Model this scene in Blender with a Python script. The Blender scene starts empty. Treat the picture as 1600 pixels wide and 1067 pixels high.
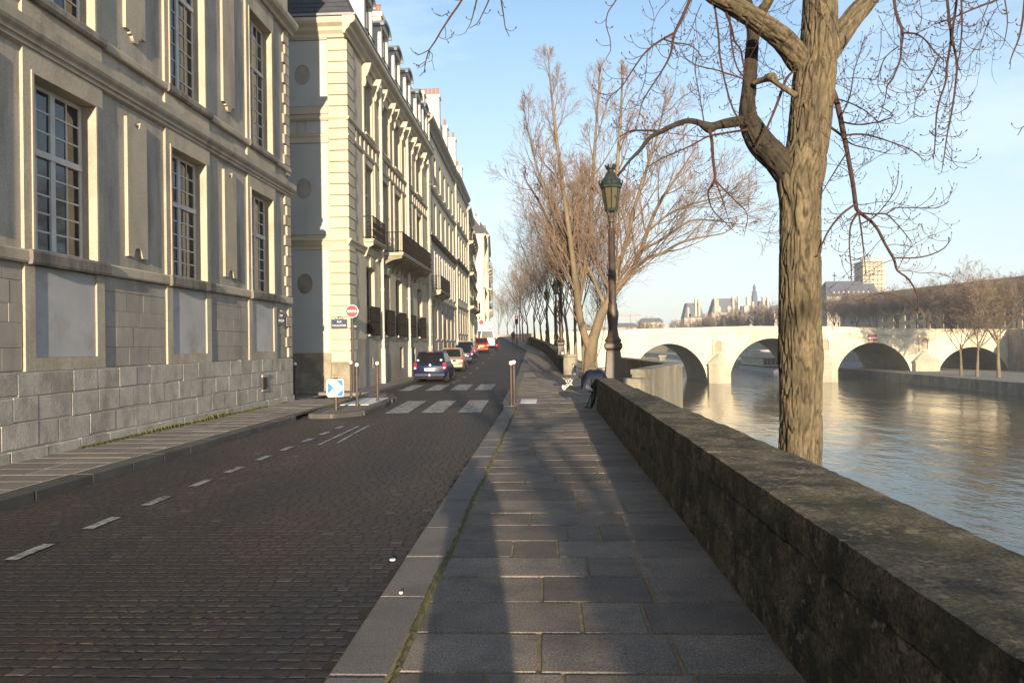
import bpy, bmesh, math, random
from mathutils import Vector, Matrix, noise
random.seed(11)
S = bpy.context.scene
COL = S.collection
rad = math.radians

# ------------------------------------------------------------------ camera
cd = bpy.data.cameras.new('camera')
cam = bpy.data.objects.new('camera', cd); COL.objects.link(cam)
cd.lens = 26.01; cd.sensor_width = 36.0; cd.clip_start = 0.05; cd.clip_end = 6000
_r, _u, _f = Vector((0.998848, 0.045799, -0.014291)), Vector((0.014484, -0.003889, 0.999888)), Vector((-0.045739, 0.998943, 0.004548))
cam.matrix_world = Matrix(((_r.x, _u.x, -_f.x, 0), (_r.y, _u.y, -_f.y, 0), (_r.z, _u.z, -_f.z, 1.7), (0, 0, 0, 1)))
S.camera = cam

# ------------------------------------------------------------------ light
SUN_EL = 8.6; SUN_DX = -0.098                       # light travels along (SUN_DX, 1)
w = bpy.data.worlds.new('World'); S.world = w; w.use_nodes = True
nt = w.node_tree; bg = nt.nodes['Background']
sky = nt.nodes.new('ShaderNodeTexSky'); sky.sky_type = 'NISHITA'; sky.sun_disc = False
sky.sun_elevation = rad(SUN_EL); sky.sun_rotation = math.atan2(-SUN_DX, -1.0)
sky.air_density = 1.0; sky.dust_density = 0.4; sky.ozone_density = 1.6; sky.altitude = 50
tcw = nt.nodes.new('ShaderNodeTexCoord'); mpw = nt.nodes.new('ShaderNodeMapping')
mpw.inputs['Scale'].default_value = (1.0, 1.6, 5.0); mpw.inputs['Rotation'].default_value = (0.25, 0.15, 0.3)
nzw = nt.nodes.new('ShaderNodeTexNoise'); nzw.inputs['Scale'].default_value = 2.2; nzw.inputs['Detail'].default_value = 7
nzw.inputs['Roughness'].default_value = .55
mrw = nt.nodes.new('ShaderNodeMapRange'); mrw.inputs[1].default_value = .44; mrw.inputs[2].default_value = .8
mrw.inputs[3].default_value = 0; mrw.inputs[4].default_value = .5
mxw = nt.nodes.new('ShaderNodeMix'); mxw.data_type = 'RGBA'
L = nt.links.new
L(tcw.outputs['Generated'], mpw.inputs[0]); L(mpw.outputs[0], nzw.inputs[0]); L(nzw.outputs[0], mrw.inputs[0])
L(mrw.outputs[0], mxw.inputs[0]); L(sky.outputs[0], mxw.inputs[6]); mxw.inputs[7].default_value = (5.2, 5.6, 6.2, 1)
# pale haze of the low sky, the same all the way round
sxw = nt.nodes.new('ShaderNodeSeparateXYZ'); L(tcw.outputs['Generated'], sxw.inputs[0])
mhw = nt.nodes.new('ShaderNodeMapRange'); mhw.interpolation_type = 'SMOOTHSTEP'; L(sxw.outputs[2], mhw.inputs[0])
for i_, v_ in enumerate((-.02, .50, .72, 0)): mhw.inputs[i_ + 1].default_value = v_
mx2 = nt.nodes.new('ShaderNodeMix'); mx2.data_type = 'RGBA'; L(mhw.outputs[0], mx2.inputs[0]); L(mxw.outputs[2], mx2.inputs[6]); mx2.inputs[7].default_value = (2.45, 2.68, 3.1, 1)
L(mx2.outputs[2], bg.inputs[0]); bg.inputs[1].default_value = 0.128
sl = bpy.data.lights.new('sun', 'SUN'); sl.energy = 5.0; sl.angle = rad(0.55); sl.color = (1.0, .83, .60)
sun = bpy.data.objects.new('sun', sl); COL.objects.link(sun)
sun.rotation_mode = 'QUATERNION'
sun.rotation_quaternion = Vector((SUN_DX, 1, -math.tan(rad(SUN_EL)))).to_track_quat('-Z', 'Y')
sun.location = (4, -60, 30)
S.view_settings.view_transform = 'Standard'; S.view_settings.look = 'None'
S.view_settings.exposure = 1.2; S.view_settings.gamma = 1
S.view_settings.use_curve_mapping = False
S.cycles.max_bounces = 6; S.cycles.diffuse_bounces = 3; S.cycles.glossy_bounces = 3
S.cycles.transmission_bounces = 4; S.cycles.volume_bounces = 0

# ------------------------------------------------------------------ helpers
ORG = {}
def link(name, me, parent=None, loc=(0, 0, 0), rot=None):
    o = bpy.data.objects.new(name, me); COL.objects.link(o)
    o.location = loc
    if rot: o.rotation_euler = rot
    if parent: o.parent = parent
    return o
def tag(o, label=None, cat=None, group=None, kind=None):
    if label: o['label'] = label
    if cat: o['category'] = cat
    if group: o['group'] = group
    if kind: o['kind'] = kind
    return o
def thing(name, label, cat, loc=(0, 0, 0), group=None):
    o = bpy.data.objects.new(name, None); COL.objects.link(o); o.location = loc
    o.empty_display_size = .3
    ORG[o] = Vector(loc); return tag(o, label, cat, group)
def copy_tree(o, parent=None):
    c = o.copy(); COL.objects.link(c); c.parent = parent
    for ch in o.children: copy_tree(ch, c)
    return c

class MB:
    def __init__(s): s.v = []; s.f = []; s.m = []; s.t = []
    def add(s, vs, fs, mi=0):
        b = len(s.v); s.v += vs; s.f += [tuple(i + b for i in f) for f in fs]; s.m += [mi] * len(fs)
    def quad(s, a, b, c, d, mi=0): s.add([a, b, c, d], [(0, 1, 2, 3)], mi)
    def hexa(s, p, mi=0):        # p: 8 corners, bottom ring then top ring (ccw from above)
        s.add(p, [(3, 2, 1, 0), (4, 5, 6, 7), (0, 1, 5, 4), (1, 2, 6, 5), (2, 3, 7, 6), (3, 0, 4, 7)], mi)
    def box(s, x0, x1, y0, y1, z0, z1, mi=0):
        s.hexa([(x0, y0, z0), (x1, y0, z0), (x1, y1, z0), (x0, y1, z0), (x0, y0, z1), (x1, y0, z1), (x1, y1, z1), (x0, y1, z1)], mi)
    def chbox(s, x0, x1, y0, y1, z0, z1, c=.01, mi=0):
        lo, hi = (x0, y0, z0), (x1, y1, z1); vs = []; idx = {}
        for ix in (0, 1):
            for iy in (0, 1):
                for iz in (0, 1):
                    for ax in range(3):
                        p = []
                        for k, ii in enumerate((ix, iy, iz)):
                            e = (hi if ii else lo)[k]
                            p.append(e if k == ax else e + (-c if ii else c))
                        idx[(ix, iy, iz, ax)] = len(vs); vs.append(tuple(p))
        g = lambda ix, iy, iz, ax: idx[(ix, iy, iz, ax)]
        fs = []
        for ax in range(3):
            o1, o2 = (ax + 1) % 3, (ax + 2) % 3
            for sd in (0, 1):
                q = []
                for a, b in ((0, 0), (1, 0), (1, 1), (0, 1)):
                    k = [0, 0, 0]; k[ax] = sd; k[o1] = a; k[o2] = b; q.append(g(*k, ax))
                fs.append(tuple(q) if sd else tuple(q[::-1]))
            for a in (0, 1):
                for b in (0, 1):       # edges along ax
                    k0 = [0, 0, 0]; k1 = [0, 0, 0]; k0[o1] = k1[o1] = a; k0[o2] = k1[o2] = b; k1[ax] = 1
                    q = (g(*k0, o1), g(*k1, o1), g(*k1, o2), g(*k0, o2))
                    fs.append(q if a == b else q[::-1])
        for ix in (0, 1):
            for iy in (0, 1):
                for iz in (0, 1):
                    q = (g(ix, iy, iz, 0), g(ix, iy, iz, 1), g(ix, iy, iz, 2))
                    fs.append(q if (ix + iy + iz) % 2 else q[::-1])
        s.add(vs, fs, mi)
    def prism(s, pts, z0, z1, mi=0, fn=None):   # pts ccw in 2D; fn maps (a,b,h)->xyz
        fn = fn or (lambda a, b, h: (a, b, h)); n = len(pts)
        s.add([fn(a, b, z0) for a, b in pts] + [fn(a, b, z1) for a, b in pts],
              [tuple(range(n - 1, -1, -1)), tuple(range(n, 2 * n))] + [(i, (i + 1) % n, n + (i + 1) % n, n + i) for i in range(n)], mi)
    def lathe(s, prof, c=(0, 0, 0), n=16, mi=0, rot=0, sq=None):
        vs = []; fs = []
        for r, z in prof:
            for k in range(n):
                a = 2 * math.pi * (k + rot) / n
                vs.append((c[0] + r * math.cos(a), c[1] + r * math.sin(a), c[2] + z))
        for j in range(len(prof) - 1):
            for k in range(n):
                k2 = (k + 1) % n
                fs.append((j * n + k, j * n + k2, (j + 1) * n + k2, (j + 1) * n + k))
        fs.append(tuple(range(n - 1, -1, -1))); fs.append(tuple(range((len(prof) - 1) * n, len(prof) * n)))
        s.add(vs, fs, mi)
    def tube(s, pts, rs, n=4, mi=0, cap=True):
        m = len(pts); vs = []
        if not isinstance(rs, (list, tuple)): rs = [rs] * m
        pts = [Vector(p) for p in pts]
        ref = None
        for i in range(m):
            d = (pts[min(i + 1, m - 1)] - pts[max(i - 1, 0)])
            if d.length < 1e-9: d = Vector((0, 0, 1))
            d.normalize()
            if ref is None: ref = Vector((1, 0, 0)) if abs(d.x) < .8 else Vector((0, 1, 0))
            a = d.cross(ref).normalized(); b = d.cross(a); ref = -b if False else ref
            for k in range(n):
                t = 2 * math.pi * k / n; q = pts[i] + (a * math.cos(t) + b * math.sin(t)) * rs[i]
                vs.append((q.x, q.y, q.z))
        fs = []
        for i in range(m - 1):
            for k in range(n):
                k2 = (k + 1) % n; fs.append((i * n + k, (i + 1) * n + k, (i + 1) * n + k2, i * n + k2))
        if cap: fs.append(tuple(range(n))); fs.append(tuple(range(m * n - 1, (m - 1) * n - 1, -1)))
        s.add(vs, fs, mi)
    def mesh(s, name, mats, org=(0, 0, 0), smooth=None):
        me = bpy.data.meshes.new(name); ox, oy, oz = org
        me.from_pydata([(x - ox, y - oy, z - oz) for x, y, z in s.v], [], s.f)
        if not isinstance(mats, (list, tuple)): mats = [mats]
        for m_ in mats: me.materials.append(m_)
        if len(mats) > 1: me.polygons.foreach_set('material_index', s.m)
        if smooth is not None:
            me.polygons.foreach_set('use_smooth', [True] * len(me.polygons)); me.set_sharp_from_angle(angle=rad(smooth))
        me.update(); return me
    def build(s, name, mats, parent=None, smooth=None, org=None):
        if parent is not None: org = ORG[parent]; loc = (0, 0, 0)
        else: org = Vector(org) if org else Vector((0, 0, 0)); loc = org
        o = link(name, s.mesh(name, mats, org, smooth), parent, loc); ORG[o] = Vector(org); return o

_pc = {}
def piece(name, dims, c, m, parent, rz=0, ch=.008, q=.01, rot=None):
    """small chamfered block, mesh shared between blocks of one size; dims = full sizes, c = centre in world"""
    d = tuple(max(q, round(x / q) * q) if x > 3 * q else x for x in dims)
    k = (name, d, m.name, ch)
    if k not in _pc:
        b = MB(); b.chbox(-d[0] / 2, d[0] / 2, -d[1] / 2, d[1] / 2, -d[2] / 2, d[2] / 2, min(ch, min(d) * .3)); _pc[k] = b.mesh(name, m)
    o = link(name, _pc[k], parent, Vector(c) - ORG[parent], rot or ((0, 0, rz) if rz else None)); return o

# ------------------------------------------------------------------ materials
def mat(name, c1, c2=None, scale=2.0, rough=.85, bump=.25, bscale=40., objvar=0., stretch=(1, 1, 1), stain=None, sscale=.6,
        sstretch=(1, 1, 1), slo=.5, shi=.75, smax=.8, metal=0., spec=.3, fine=.25, fscale=60., tone=False, bdist=.01, lo=.35, hi=.65, furrow=None, stain2=None):
    m = bpy.data.materials.new(name); m.use_nodes = True; t = m.node_tree; n = t.nodes; l = t.links.new
    p = n['Principled BSDF']; p.inputs['Roughness'].default_value = rough; p.inputs['Metallic'].default_value = metal
    p.inputs['Specular IOR Level'].default_value = spec
    c2 = c2 or c1
    geo = n.new('ShaderNodeNewGeometry')
    def noise_(sc, st, det=6, ro=.6):
        mp = n.new('ShaderNodeMapping'); mp.inputs['Scale'].default_value = st; l(geo.outputs['Position'], mp.inputs[0])
        z = n.new('ShaderNodeTexNoise'); z.inputs['Scale'].default_value = sc; z.inputs['Detail'].default_value = det
        z.inputs['Roughness'].default_value = ro; l(mp.outputs[0], z.inputs[0]); return z.outputs[0]
    def rng(x, a, b, c, d):
        r = n.new('ShaderNodeMapRange'); l(x, r.inputs[0])
        for i, v in enumerate((a, b, c, d)): r.inputs[i + 1].default_value = v
        r.clamp = not (abs(c - .80) < 1e-6)
        return r.outputs[0]
    def mix(f, a, b, mode='MIX'):
        x = n.new('ShaderNodeMix'); x.data_type = 'RGBA'; x.blend_type = mode
        for s_, v in ((0, f), (6, a), (7, b)):
            if isinstance(v, (int, float)): x.inputs[s_].default_value = v
            elif isinstance(v, tuple): x.inputs[s_].default_value = (*v, 1)
            else: l(v, x.inputs[s_])
        return x.outputs[2]
    col = mix(rng(noise_(scale, stretch), lo, hi, 0, 1), c1, c2)
    if fine:
        hs = n.new('ShaderNodeHueSaturation'); l(col, hs.inputs['Color']); l(rng(noise_(fscale, stretch, 4), .25, .75, 1 - fine, 1 + fine), hs.inputs['Value']); col = hs.outputs[0]
    if objvar:
        oi = n.new('ShaderNodeObjectInfo'); hs = n.new('ShaderNodeHueSaturation'); l(col, hs.inputs['Color'])
        l(rng(oi.outputs['Random'], 0, 1, 1 - objvar, 1 + objvar), hs.inputs['Value']); col = hs.outputs[0]
    if tone:
        at = n.new('ShaderNodeAttribute'); at.attribute_name = 'tone'; hs = n.new('ShaderNodeHueSaturation'); l(col, hs.inputs['Color'])
        l(rng(at.outputs['Fac'], 0, 1, .80, 1.25), hs.inputs['Value']); col = hs.outputs[0]
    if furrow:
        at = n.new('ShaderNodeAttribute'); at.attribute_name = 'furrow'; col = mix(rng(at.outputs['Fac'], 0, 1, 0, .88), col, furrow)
    if stain2: col = mix(rng(noise_(stain2[1], (1, 1, 1), 5, .6), stain2[2], stain2[3], 0, stain2[4]), col, stain2[0])
    if stain:
        col = mix(rng(noise_(sscale, sstretch, 7, .65), slo, shi, 0, smax), col, stain)
    l(col, p.inputs['Base Color'])
    if bump:
        b = n.new('ShaderNodeBump'); b.inputs['Strength'].default_value = bump; b.inputs['Distance'].default_value = bdist
        l(noise_(bscale, stretch, 8, .65), b.inputs['Height']); l(b.outputs[0], p.inputs['Normal'])
    return m
def flat(name, c, rough=.5, metal=0., spec=.5, coat=0.):
    m = bpy.data.materials.new(name); m.use_nodes = True; p = m.node_tree.nodes['Principled BSDF']
    p.inputs['Base Color'].default_value = (*c, 1); p.inputs['Roughness'].default_value = rough; p.inputs['Metallic'].default_value = metal
    p.inputs['Specular IOR Level'].default_value = spec; p.inputs['Coat Weight'].default_value = coat
    p.inputs['Coat Roughness'].default_value = .05
    return m

M = {}
M['plaster'] = mat('facade_plaster', (.41, .357, .29), (.325, .287, .24), 1.1, .9, .25, 25, stain=(.11, .10, .088), sscale=1.6, sstretch=(1, 1, .18), slo=.46, shi=.70, smax=.75, fine=.22, fscale=26)
M['dress'] = mat('dressed_stone', (.43, .365, .275), (.37, .315, .24), 1.6, .85, .2, 30, objvar=.06, stain=(.16, .14, .115), sscale=1.1, sstretch=(1, 1, .35), slo=.48, shi=.72, smax=.7, fine=.22, fscale=30)
M['cornice'] = mat('cornice_stone', (.40, .345, .265), (.31, .27, .21), 2.2, .9, .3, 30, stain=(.12, .105, .085), sscale=1.8, sstretch=(1, 1, .3), slo=.48, shi=.70, smax=.7, fine=.2)
M['sill'] = mat('weathered_sill_stone', (.30, .26, .21), (.19, .17, .14), 2.2, .9, .3, 30, stain=(.05, .047, .042), sscale=1.8, sstretch=(1, 1, .3), slo=.42, shi=.62, smax=.85, fine=.2)
M['ashlar'] = mat('ashlar_stone', (.35, .31, .26), (.28, .25, .215), 2.0, .9, .35, 30, objvar=.05, stain=(.13, .12, .105), sscale=1.6, sstretch=(1, 1, .3), smax=.5, fine=.15)
M['plinth'] = mat('plinth_stone', (.42, .38, .325), (.33, .30, .255), 2.2, .9, .8, 22, objvar=.07, stain=(.17, .155, .13), sscale=2.4, sstretch=(1, 1, .6), slo=.46, shi=.68, smax=.75, fine=.25)
M['mortar'] = mat('lime_mortar', (.36, .33, .28), (.27, .245, .205), 3, .95, .3, 40)
M['blind'] = mat('grey_infill_plaster', (.43, .415, .395), (.36, .35, .335), 1.2, .9, .15, 30, stain=(.26, .235, .19), sscale=1.3, slo=.5, shi=.68, smax=.7, fine=.06)
M['cream'] = mat('cream_limestone', (.47, .415, .315), (.41, .36, .275), .9, .85, .2, 25, objvar=.05, stain=(.27, .23, .165), sscale=.9, sstretch=(1, 1, .3), slo=.55, shi=.8, smax=.5, fine=.08)
M['cream2'] = mat('pale_plaster', (.50, .45, .35), (.45, .40, .31), .6, .9, .1, 20, stain=(.35, .30, .22), sscale=.5, sstretch=(1, 1, .25), slo=.55, shi=.8, smax=.5, fine=.06)
M['white'] = mat('whitewashed_stone', (.66, .60, .47), (.60, .54, .42), .5, .9, .1, 20, stain=(.45, .4, .31), sscale=.5, sstretch=(1, 1, .25), smax=.4, fine=.05)
M['gplast'] = mat('grey_plaster', (.43, .435, .415), (.38, .385, .37), .7, .95, .15, 25, stain=(.30, .305, .28), sscale=.6, sstretch=(1, 1, .4), smax=.5, fine=.06)
M['base2'] = mat('dark_base_stone', (.30, .26, .20), (.22, .19, .145), 1.6, .9, .5, 18, stain=(.09, .08, .062), sscale=1.5, slo=.45, shi=.7, smax=.7, fine=.2)
M['slate'] = mat('roof_slate', (.055, .056, .066), (.042, .043, .05), 3, .7, .5, 6, stretch=(1, 1, 3), fine=.3, fscale=9)
M['zinc'] = mat('zinc_sheet', (.24, .25, .265), (.19, .20, .215), 2, .55, .1, 20, metal=.3)
M['pot'] = mat('terracotta', (.42, .16, .09), (.33, .12, .07), 3, .85, .1)
M['whitepaint'] = mat('white_window_paint', (.56, .545, .50), (.46, .445, .405), 3, .7, .1, 40, fine=.08)
M['pipe'] = mat('cream_drainpipe', (.60, .55, .43), (.5, .45, .35), 2, .6, .1)
M['iron'] = mat('black_iron', (.018, .016, .015), (.026, .022, .02), 6, .8, .1, 60, spec=.12)
M['rust'] = mat('dark_brown_iron', (.065, .042, .030), (.042, .028, .022), 5, .5, .25, 50, spec=.45)
M['green_iron'] = mat('dark_green_iron', (.022, .029, .024), (.015, .019, .016), 6, .45, .2, 60, spec=.5)
M['asphalt'] = mat('worn_asphalt', (.036, .030, .026), (.026, .0225, .021), .7, .72, .5, 70, stain=(.062, .045, .034), sscale=.8, slo=.48, shi=.7, smax=.8, spec=.3, fine=.3, fscale=110)
M['sett'] = mat('granite_sett', (.042, .031, .025), (.029, .024, .021), .7, .62, .5, 60, stain=(.019, .019, .022), sscale=.5, sstretch=(1.8, .3, 1), slo=.42, shi=.62, smax=.8, tone=True, fine=.5, fscale=60, spec=.35)
M['bed'] = mat('sett_bed', (.038, .029, .024), (.028, .023, .0205), 6, .95, .3)
M['slab'] = mat('granite_slab', (.205, .165, .130), (.145, .122, .102), 2.2, .75, .45, 120, objvar=.27, stain=(.065, .058, .052), sscale=1.8, slo=.50, shi=.72, smax=.75, fine=.75, fscale=85, spec=.25, stain2=((.05, .046, .043), 16, .66, .72, .7))
M['joint'] = mat('sandy_joint', (.27, .195, .105), (.165, .125, .07), 5, .95, .5, 60)
M['kerb'] = mat('granite_kerb', (.165, .142, .123), (.13, .115, .102), 2.4, .7, .3, 120, objvar=.1, stain=(.09, .078, .066), sscale=1.6, fine=.6, fscale=85)
M['kerbdark'] = mat('dark_kerb_stone', (.085, .08, .075), (.06, .057, .054), 2, .8, .4, 60, objvar=.12, fine=.25)
M['lslab'] = mat('brown_paving_slab', (.19, .165, .145), (.15, .132, .118), 2, .8, .3, 80, objvar=.13, fine=.2, fscale=90)
M['ljoint'] = mat('pale_joint', (.42, .38, .30), (.3, .27, .21), 4, .95, .3)
M['moss'] = mat('moss', (.075, .085, .022), (.11, .105, .03), 14, .95, .8, 60, fine=.4)
M['mossdry'] = mat('dry_moss', (.095, .095, .035), (.135, .115, .05), 12, .95, .8, 60, fine=.4)
M['parapet'] = mat('parapet_stone', (.150, .118, .076), (.045, .039, .029), 4.0, .92, 1.0, 40, objvar=.06, stain=(.060, .060, .024), sscale=1.5, slo=.47, shi=.64, smax=.6, fine=.8, fscale=45, bdist=.03, lo=.40, hi=.60, stain2=((.30, .255, .16), 13, .58, .66, .75))
M['quay'] = mat('quay_wall_stone', (.30, .27, .21), (.225, .2, .155), .8, .9, .4, 14, stain=(.085, .08, .05), sscale=.9, sstretch=(1, 1, .2), slo=.45, shi=.7, smax=.75)
M['bank'] = mat('quay_paving', (.26, .24, .205), (.2, .185, .16), .5, .9, .3, 8)
M['bridge'] = mat('bridge_limestone', (.58, .52, .40), (.50, .445, .335), .25, .9, .35, 4, stain=(.27, .215, .145), sscale=.3, sstretch=(1, 1, .45), slo=.5, shi=.74, smax=.75, fine=.16, fscale=3, bdist=.06)
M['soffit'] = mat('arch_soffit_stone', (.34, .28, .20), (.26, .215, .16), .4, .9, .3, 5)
M['paint'] = mat('worn_road_paint', (.34, .33, .31), (.24, .232, .22), 3, .8, .3, 60, stain=(.075, .07, .066), sscale=7, slo=.47, shi=.60, smax=.9, fine=.2)
M['pad'] = mat('white_tactile_pad', (.62, .62, .62), (.55, .55, .55), 4, .7, .2)
M['tar'] = mat('river_mud', (.1, .09, .06), (.08, .075, .05), 1, .9, .3)
M['roof'] = mat('brown_roof', (.17, .115, .08), (.14, .095, .065), .5, .9, .2, 5)
M['glass'] = flat('window_glass', (.012, .015, .02), .04, 0, .75)
M['darkglass'] = flat('dark_glass', (.01, .01, .011), .12, 0, .6)
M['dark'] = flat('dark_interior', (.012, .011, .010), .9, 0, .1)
M['rubber'] = flat('rubber', (.018, .018, .018), .8, 0, .2)
M['chrome'] = flat('chrome', (.6, .6, .6), .2, 1)
M['alloy'] = flat('alloy_rim', (.35, .35, .36), .35, .8)
M['lampred'] = flat('red_lens', (.55, .02, .02), .2, 0, .6, .5)
M['signred'] = flat('sign_red', (.62, .012, .02), .4)
M['signwhite'] = flat('sign_white', (.78, .78, .76), .4)
M['signblue'] = mat('sign_blue', (.02, .17, .50), (.025, .15, .44), 20, .45, 0, fine=.1, stain=(.35, .42, .5), sscale=9, slo=.6, shi=.7, smax=.5)
M['plaqueblue'] = flat('enamel_blue', (.02, .028, .10), .3)
M['plaquegreen'] = flat('enamel_green', (.02, .07, .04), .35)
M['ball'] = flat('white_enamel', (.8, .79, .75), .35)
M['lantern'] = mat('frosted_lantern_glass', (.085, .07, .034), (.065, .054, .026), 3, .35, .05, 10, spec=.5, fine=.05)
M['tarp'] = mat('navy_tarpaulin', (.005, .008, .026), (.004, .006, .018), 5, .6, .5, 14, spec=.2)
M['benchwhite'] = mat('white_cast_iron', (.62, .60, .55), (.5, .48, .44), 8, .5, .1)
M['wood'] = mat('grey_wood_slat', (.19, .165, .14), (.14, .12, .10), 4, .8, .2, 40)
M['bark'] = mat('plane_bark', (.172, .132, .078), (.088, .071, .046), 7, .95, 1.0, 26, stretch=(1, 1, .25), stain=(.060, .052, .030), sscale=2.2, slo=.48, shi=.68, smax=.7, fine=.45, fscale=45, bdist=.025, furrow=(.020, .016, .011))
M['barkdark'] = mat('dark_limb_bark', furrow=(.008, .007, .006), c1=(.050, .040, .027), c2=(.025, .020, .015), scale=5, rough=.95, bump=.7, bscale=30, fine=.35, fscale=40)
M['twig'] = mat('red_brown_twig', (.062, .032, .026), (.042, .024, .021), 6, .8, 0, fine=.2)
M['bark2'] = mat('tan_bark', (.20, .148, .092), (.11, .085, .056), 1.8, .9, .5, 14, stretch=(1, 1, .3), stain=(.10, .085, .045), sscale=.9, smax=.55, fine=.25, fscale=20)
M['twig2'] = mat('tan_twig', (.185, .128, .086), (.135, .092, .066), .8, .85, 0, fine=.2, fscale=6)
M['twigfar'] = mat('brown_far_twig', (.155, .112, .075), (.115, .084, .058), .3, .9, 0, fine=.25, fscale=1)
M['scaff'] = flat('scaffold_pale', (.45, .39, .30), .8)
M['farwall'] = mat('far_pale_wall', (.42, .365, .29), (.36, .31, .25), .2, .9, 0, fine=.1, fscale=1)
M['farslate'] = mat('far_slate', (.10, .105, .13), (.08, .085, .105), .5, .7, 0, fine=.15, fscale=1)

# ------------------------------------------------------------------ ground profile of the quay
def lin(tab, y):
    if y <= tab[0][0]: return tab[0][1]
    for (a, va), (b, vb) in zip(tab, tab[1:]):
        if y <= b: return va + (vb - va) * (y - a) / (b - a)
    return tab[-1][1]
def hY(y):
    if y < 38: return 0.0
    if y < 50: return .00142 * (y - 38) ** 2
    return min(.2045 + .0345 * (y - 50), 3.25)
KR = [(-60, -1.16), (20.4, -1.16), (21, -1.30), (48, -1.72), (75, -1.95), (84, -2.85), (112, -5.75), (160, -11)]
KL = [(-60, -6.28), (18, -6.28), (18.01, -6.28), (36, -6.46), (50, -6.75), (75, -7.35), (110, -9.2), (160, -13.8)]
WR = [(40, .98), (66, .2), (75, -.5), (95, -2.2), (160, -8)]
FL = [(-60, -8.25), (24, -8.25), (28, -7.7), (48.5, -7.75), (79, -8.3), (105, -9.8), (160, -14.5)]
def strip(mb, lf, rf, ys, dz, mi=0):
    for a, b in zip(ys, ys[1:]):
        mb.quad((lf(a), a, hY(a) + dz), (rf(a), a, hY(a) + dz), (rf(b), b, hY(b) + dz), (lf(b), b, hY(b) + dz), mi)
frange = lambda a, b, s: [a + (b - a) * i / max(1, round((b - a) / s)) for i in range(max(1, round((b - a) / s)) + 1)]

mb = MB()
strip(mb, lambda y: -6.5, lambda y: -1.0, [-60, 22], -.1285, 1)
strip(mb, lambda y: lin(KL, y) - .15 if y > 27 else -8.3, lambda y: lin(KR, y) + .1, frange(22, 160, 2), -.12, 0)
road = mb.build('road', [M['asphalt'], M['bed']]); tag(road, kind='structure')
mb = MB()
for xs in ([-90, -8.2], ):
    mb.quad((xs[0], 23.0, -.1), (xs[1], 23.0, -.1), (xs[1], 28.9, -.1), (xs[0], 28.9, -.1))
tag(mb.build('side_street', M['asphalt']), kind='structure')
mb = MB()
ys = [-140] + frange(20, 170, 5)
strip(mb, lambda y: -120, lambda y: 1.5 if y < 40 else lin(WR, y) + .3, ys, -.45)
tag(mb.build('ground', M['tar']), kind='structure')

# ---- quay pavement on the right: granite slabs laid in rows, one by one
pav = MB()
strip(pav, lambda y: lin(KR, y) + .3, lambda y: 1.40 if y < 19.6 else 1.75, [-60, 0, 10, 19.6], -.009)
strip(pav, lambda y: lin(KR, y) + .3, lambda y: 1.75 if y < 41 else lin(WR, y) + .1, frange(19.6, 160, 2), -.012)
pav.prism([(1.7, 19.4), (2.5, 20.9), (4.9, 27.6), (4.15, 41.2), (1.7, 41.2)], -.4, -.013)
pavement = pav.build('pavement', M['joint']); tag(pavement, kind='structure')
rr = random.Random(5)
y = -1.0; row = 0; rest = MB()
while y < 44:
    d = rr.choice((.50, .53, .55, .60)) if y < 30 else .56
    x0 = lin(KR, y) + .355; x1 = 1.27 if y < 19.3 else (1.75 if y < 41 else lin(WR, y) - .02)
    W = x1 - x0; r = rr.random()
    if row % 2: cuts = [0, .30 + .1 * r, .72 + .06 * rr.random(), 1]
    else: cuts = [0, .46 + .1 * r, .60 + .2 * rr.random(), 1]
    if rr.random() < .25: cuts = [0, .52 + .2 * (r - .5), 1]
    if rr.random() < .18: cuts = [0, .22 + .06 * r, .42, .74, 1]
    jit = rr.uniform(-.004, .004)
    for a, b in zip(cuts, cuts[1:]):
        xa, xb = x0 + a * W + rr.uniform(.006, .014), x0 + b * W - rr.uniform(.006, .012); t = .05
        zc = hY(y + d / 2) + rr.uniform(-.004, .003) - t / 2
        if 1.8 < y < 26:
            piece('paving_slab', (xb - xa, d - .020 - rr.random() * .012, t), ((xa + xb) / 2, y + d / 2, zc), M['slab'], pavement, rz=rr.uniform(-.004, .004), ch=.007, q=.005)
        elif y >= 26: rest.chbox(xa, xb, y + .006, y + d - .006, zc - t / 2, zc + t / 2, .006)
    y += d; row += 1
tag(rest.build('paving_slabs', M['slab'], pavement), kind='stuff')
far = MB(); strip(far, lambda y: lin(KR, y) + .32, lambda y: lin(WR, y) - .02, frange(44, 160, 2), -.006)
tag(far.build('far_paving', M['slab'], pavement), kind='stuff')
land = MB(); land.prism([(1.77, 19.9), (2.4, 21.1), (4.7, 27.6), (4.0, 41.1), (1.77, 41.1)], -.012, -.004)
land.build('landing', M['slab'], pavement)
# kerb stones
y = 1.4
while y < 20.4:
    d = rr.choice((1.0, 1.1, 1.2, .95)); d = min(d, 20.45 - y)
    piece('kerb_stone', (.315, d - .012, .26), (-1.16 + .1575, y + d / 2, -.13 + rr.uniform(-.003, .003)), M['kerb'], pavement, ch=.014, q=.02)
    y += d
kb = MB()
for a, b in zip(frange(20.6, 160, 1.2), frange(20.6, 160, 1.2)[1:]):
    xa, xb = lin(KR, a), lin(KR, b); za, zb = hY(a), hY(b)
    kb.hexa([(xa, a + .008, za - .2), (xa + .31, a + .008, za - .2), (xb + .31, b, zb - .2), (xb, b, zb - .2), (xa, a + .008, za), (xa + .31, a + .008, za), (xb + .31, b, zb), (xb, b, zb)])
kb.build('kerb', M['kerb'], pavement)
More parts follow.
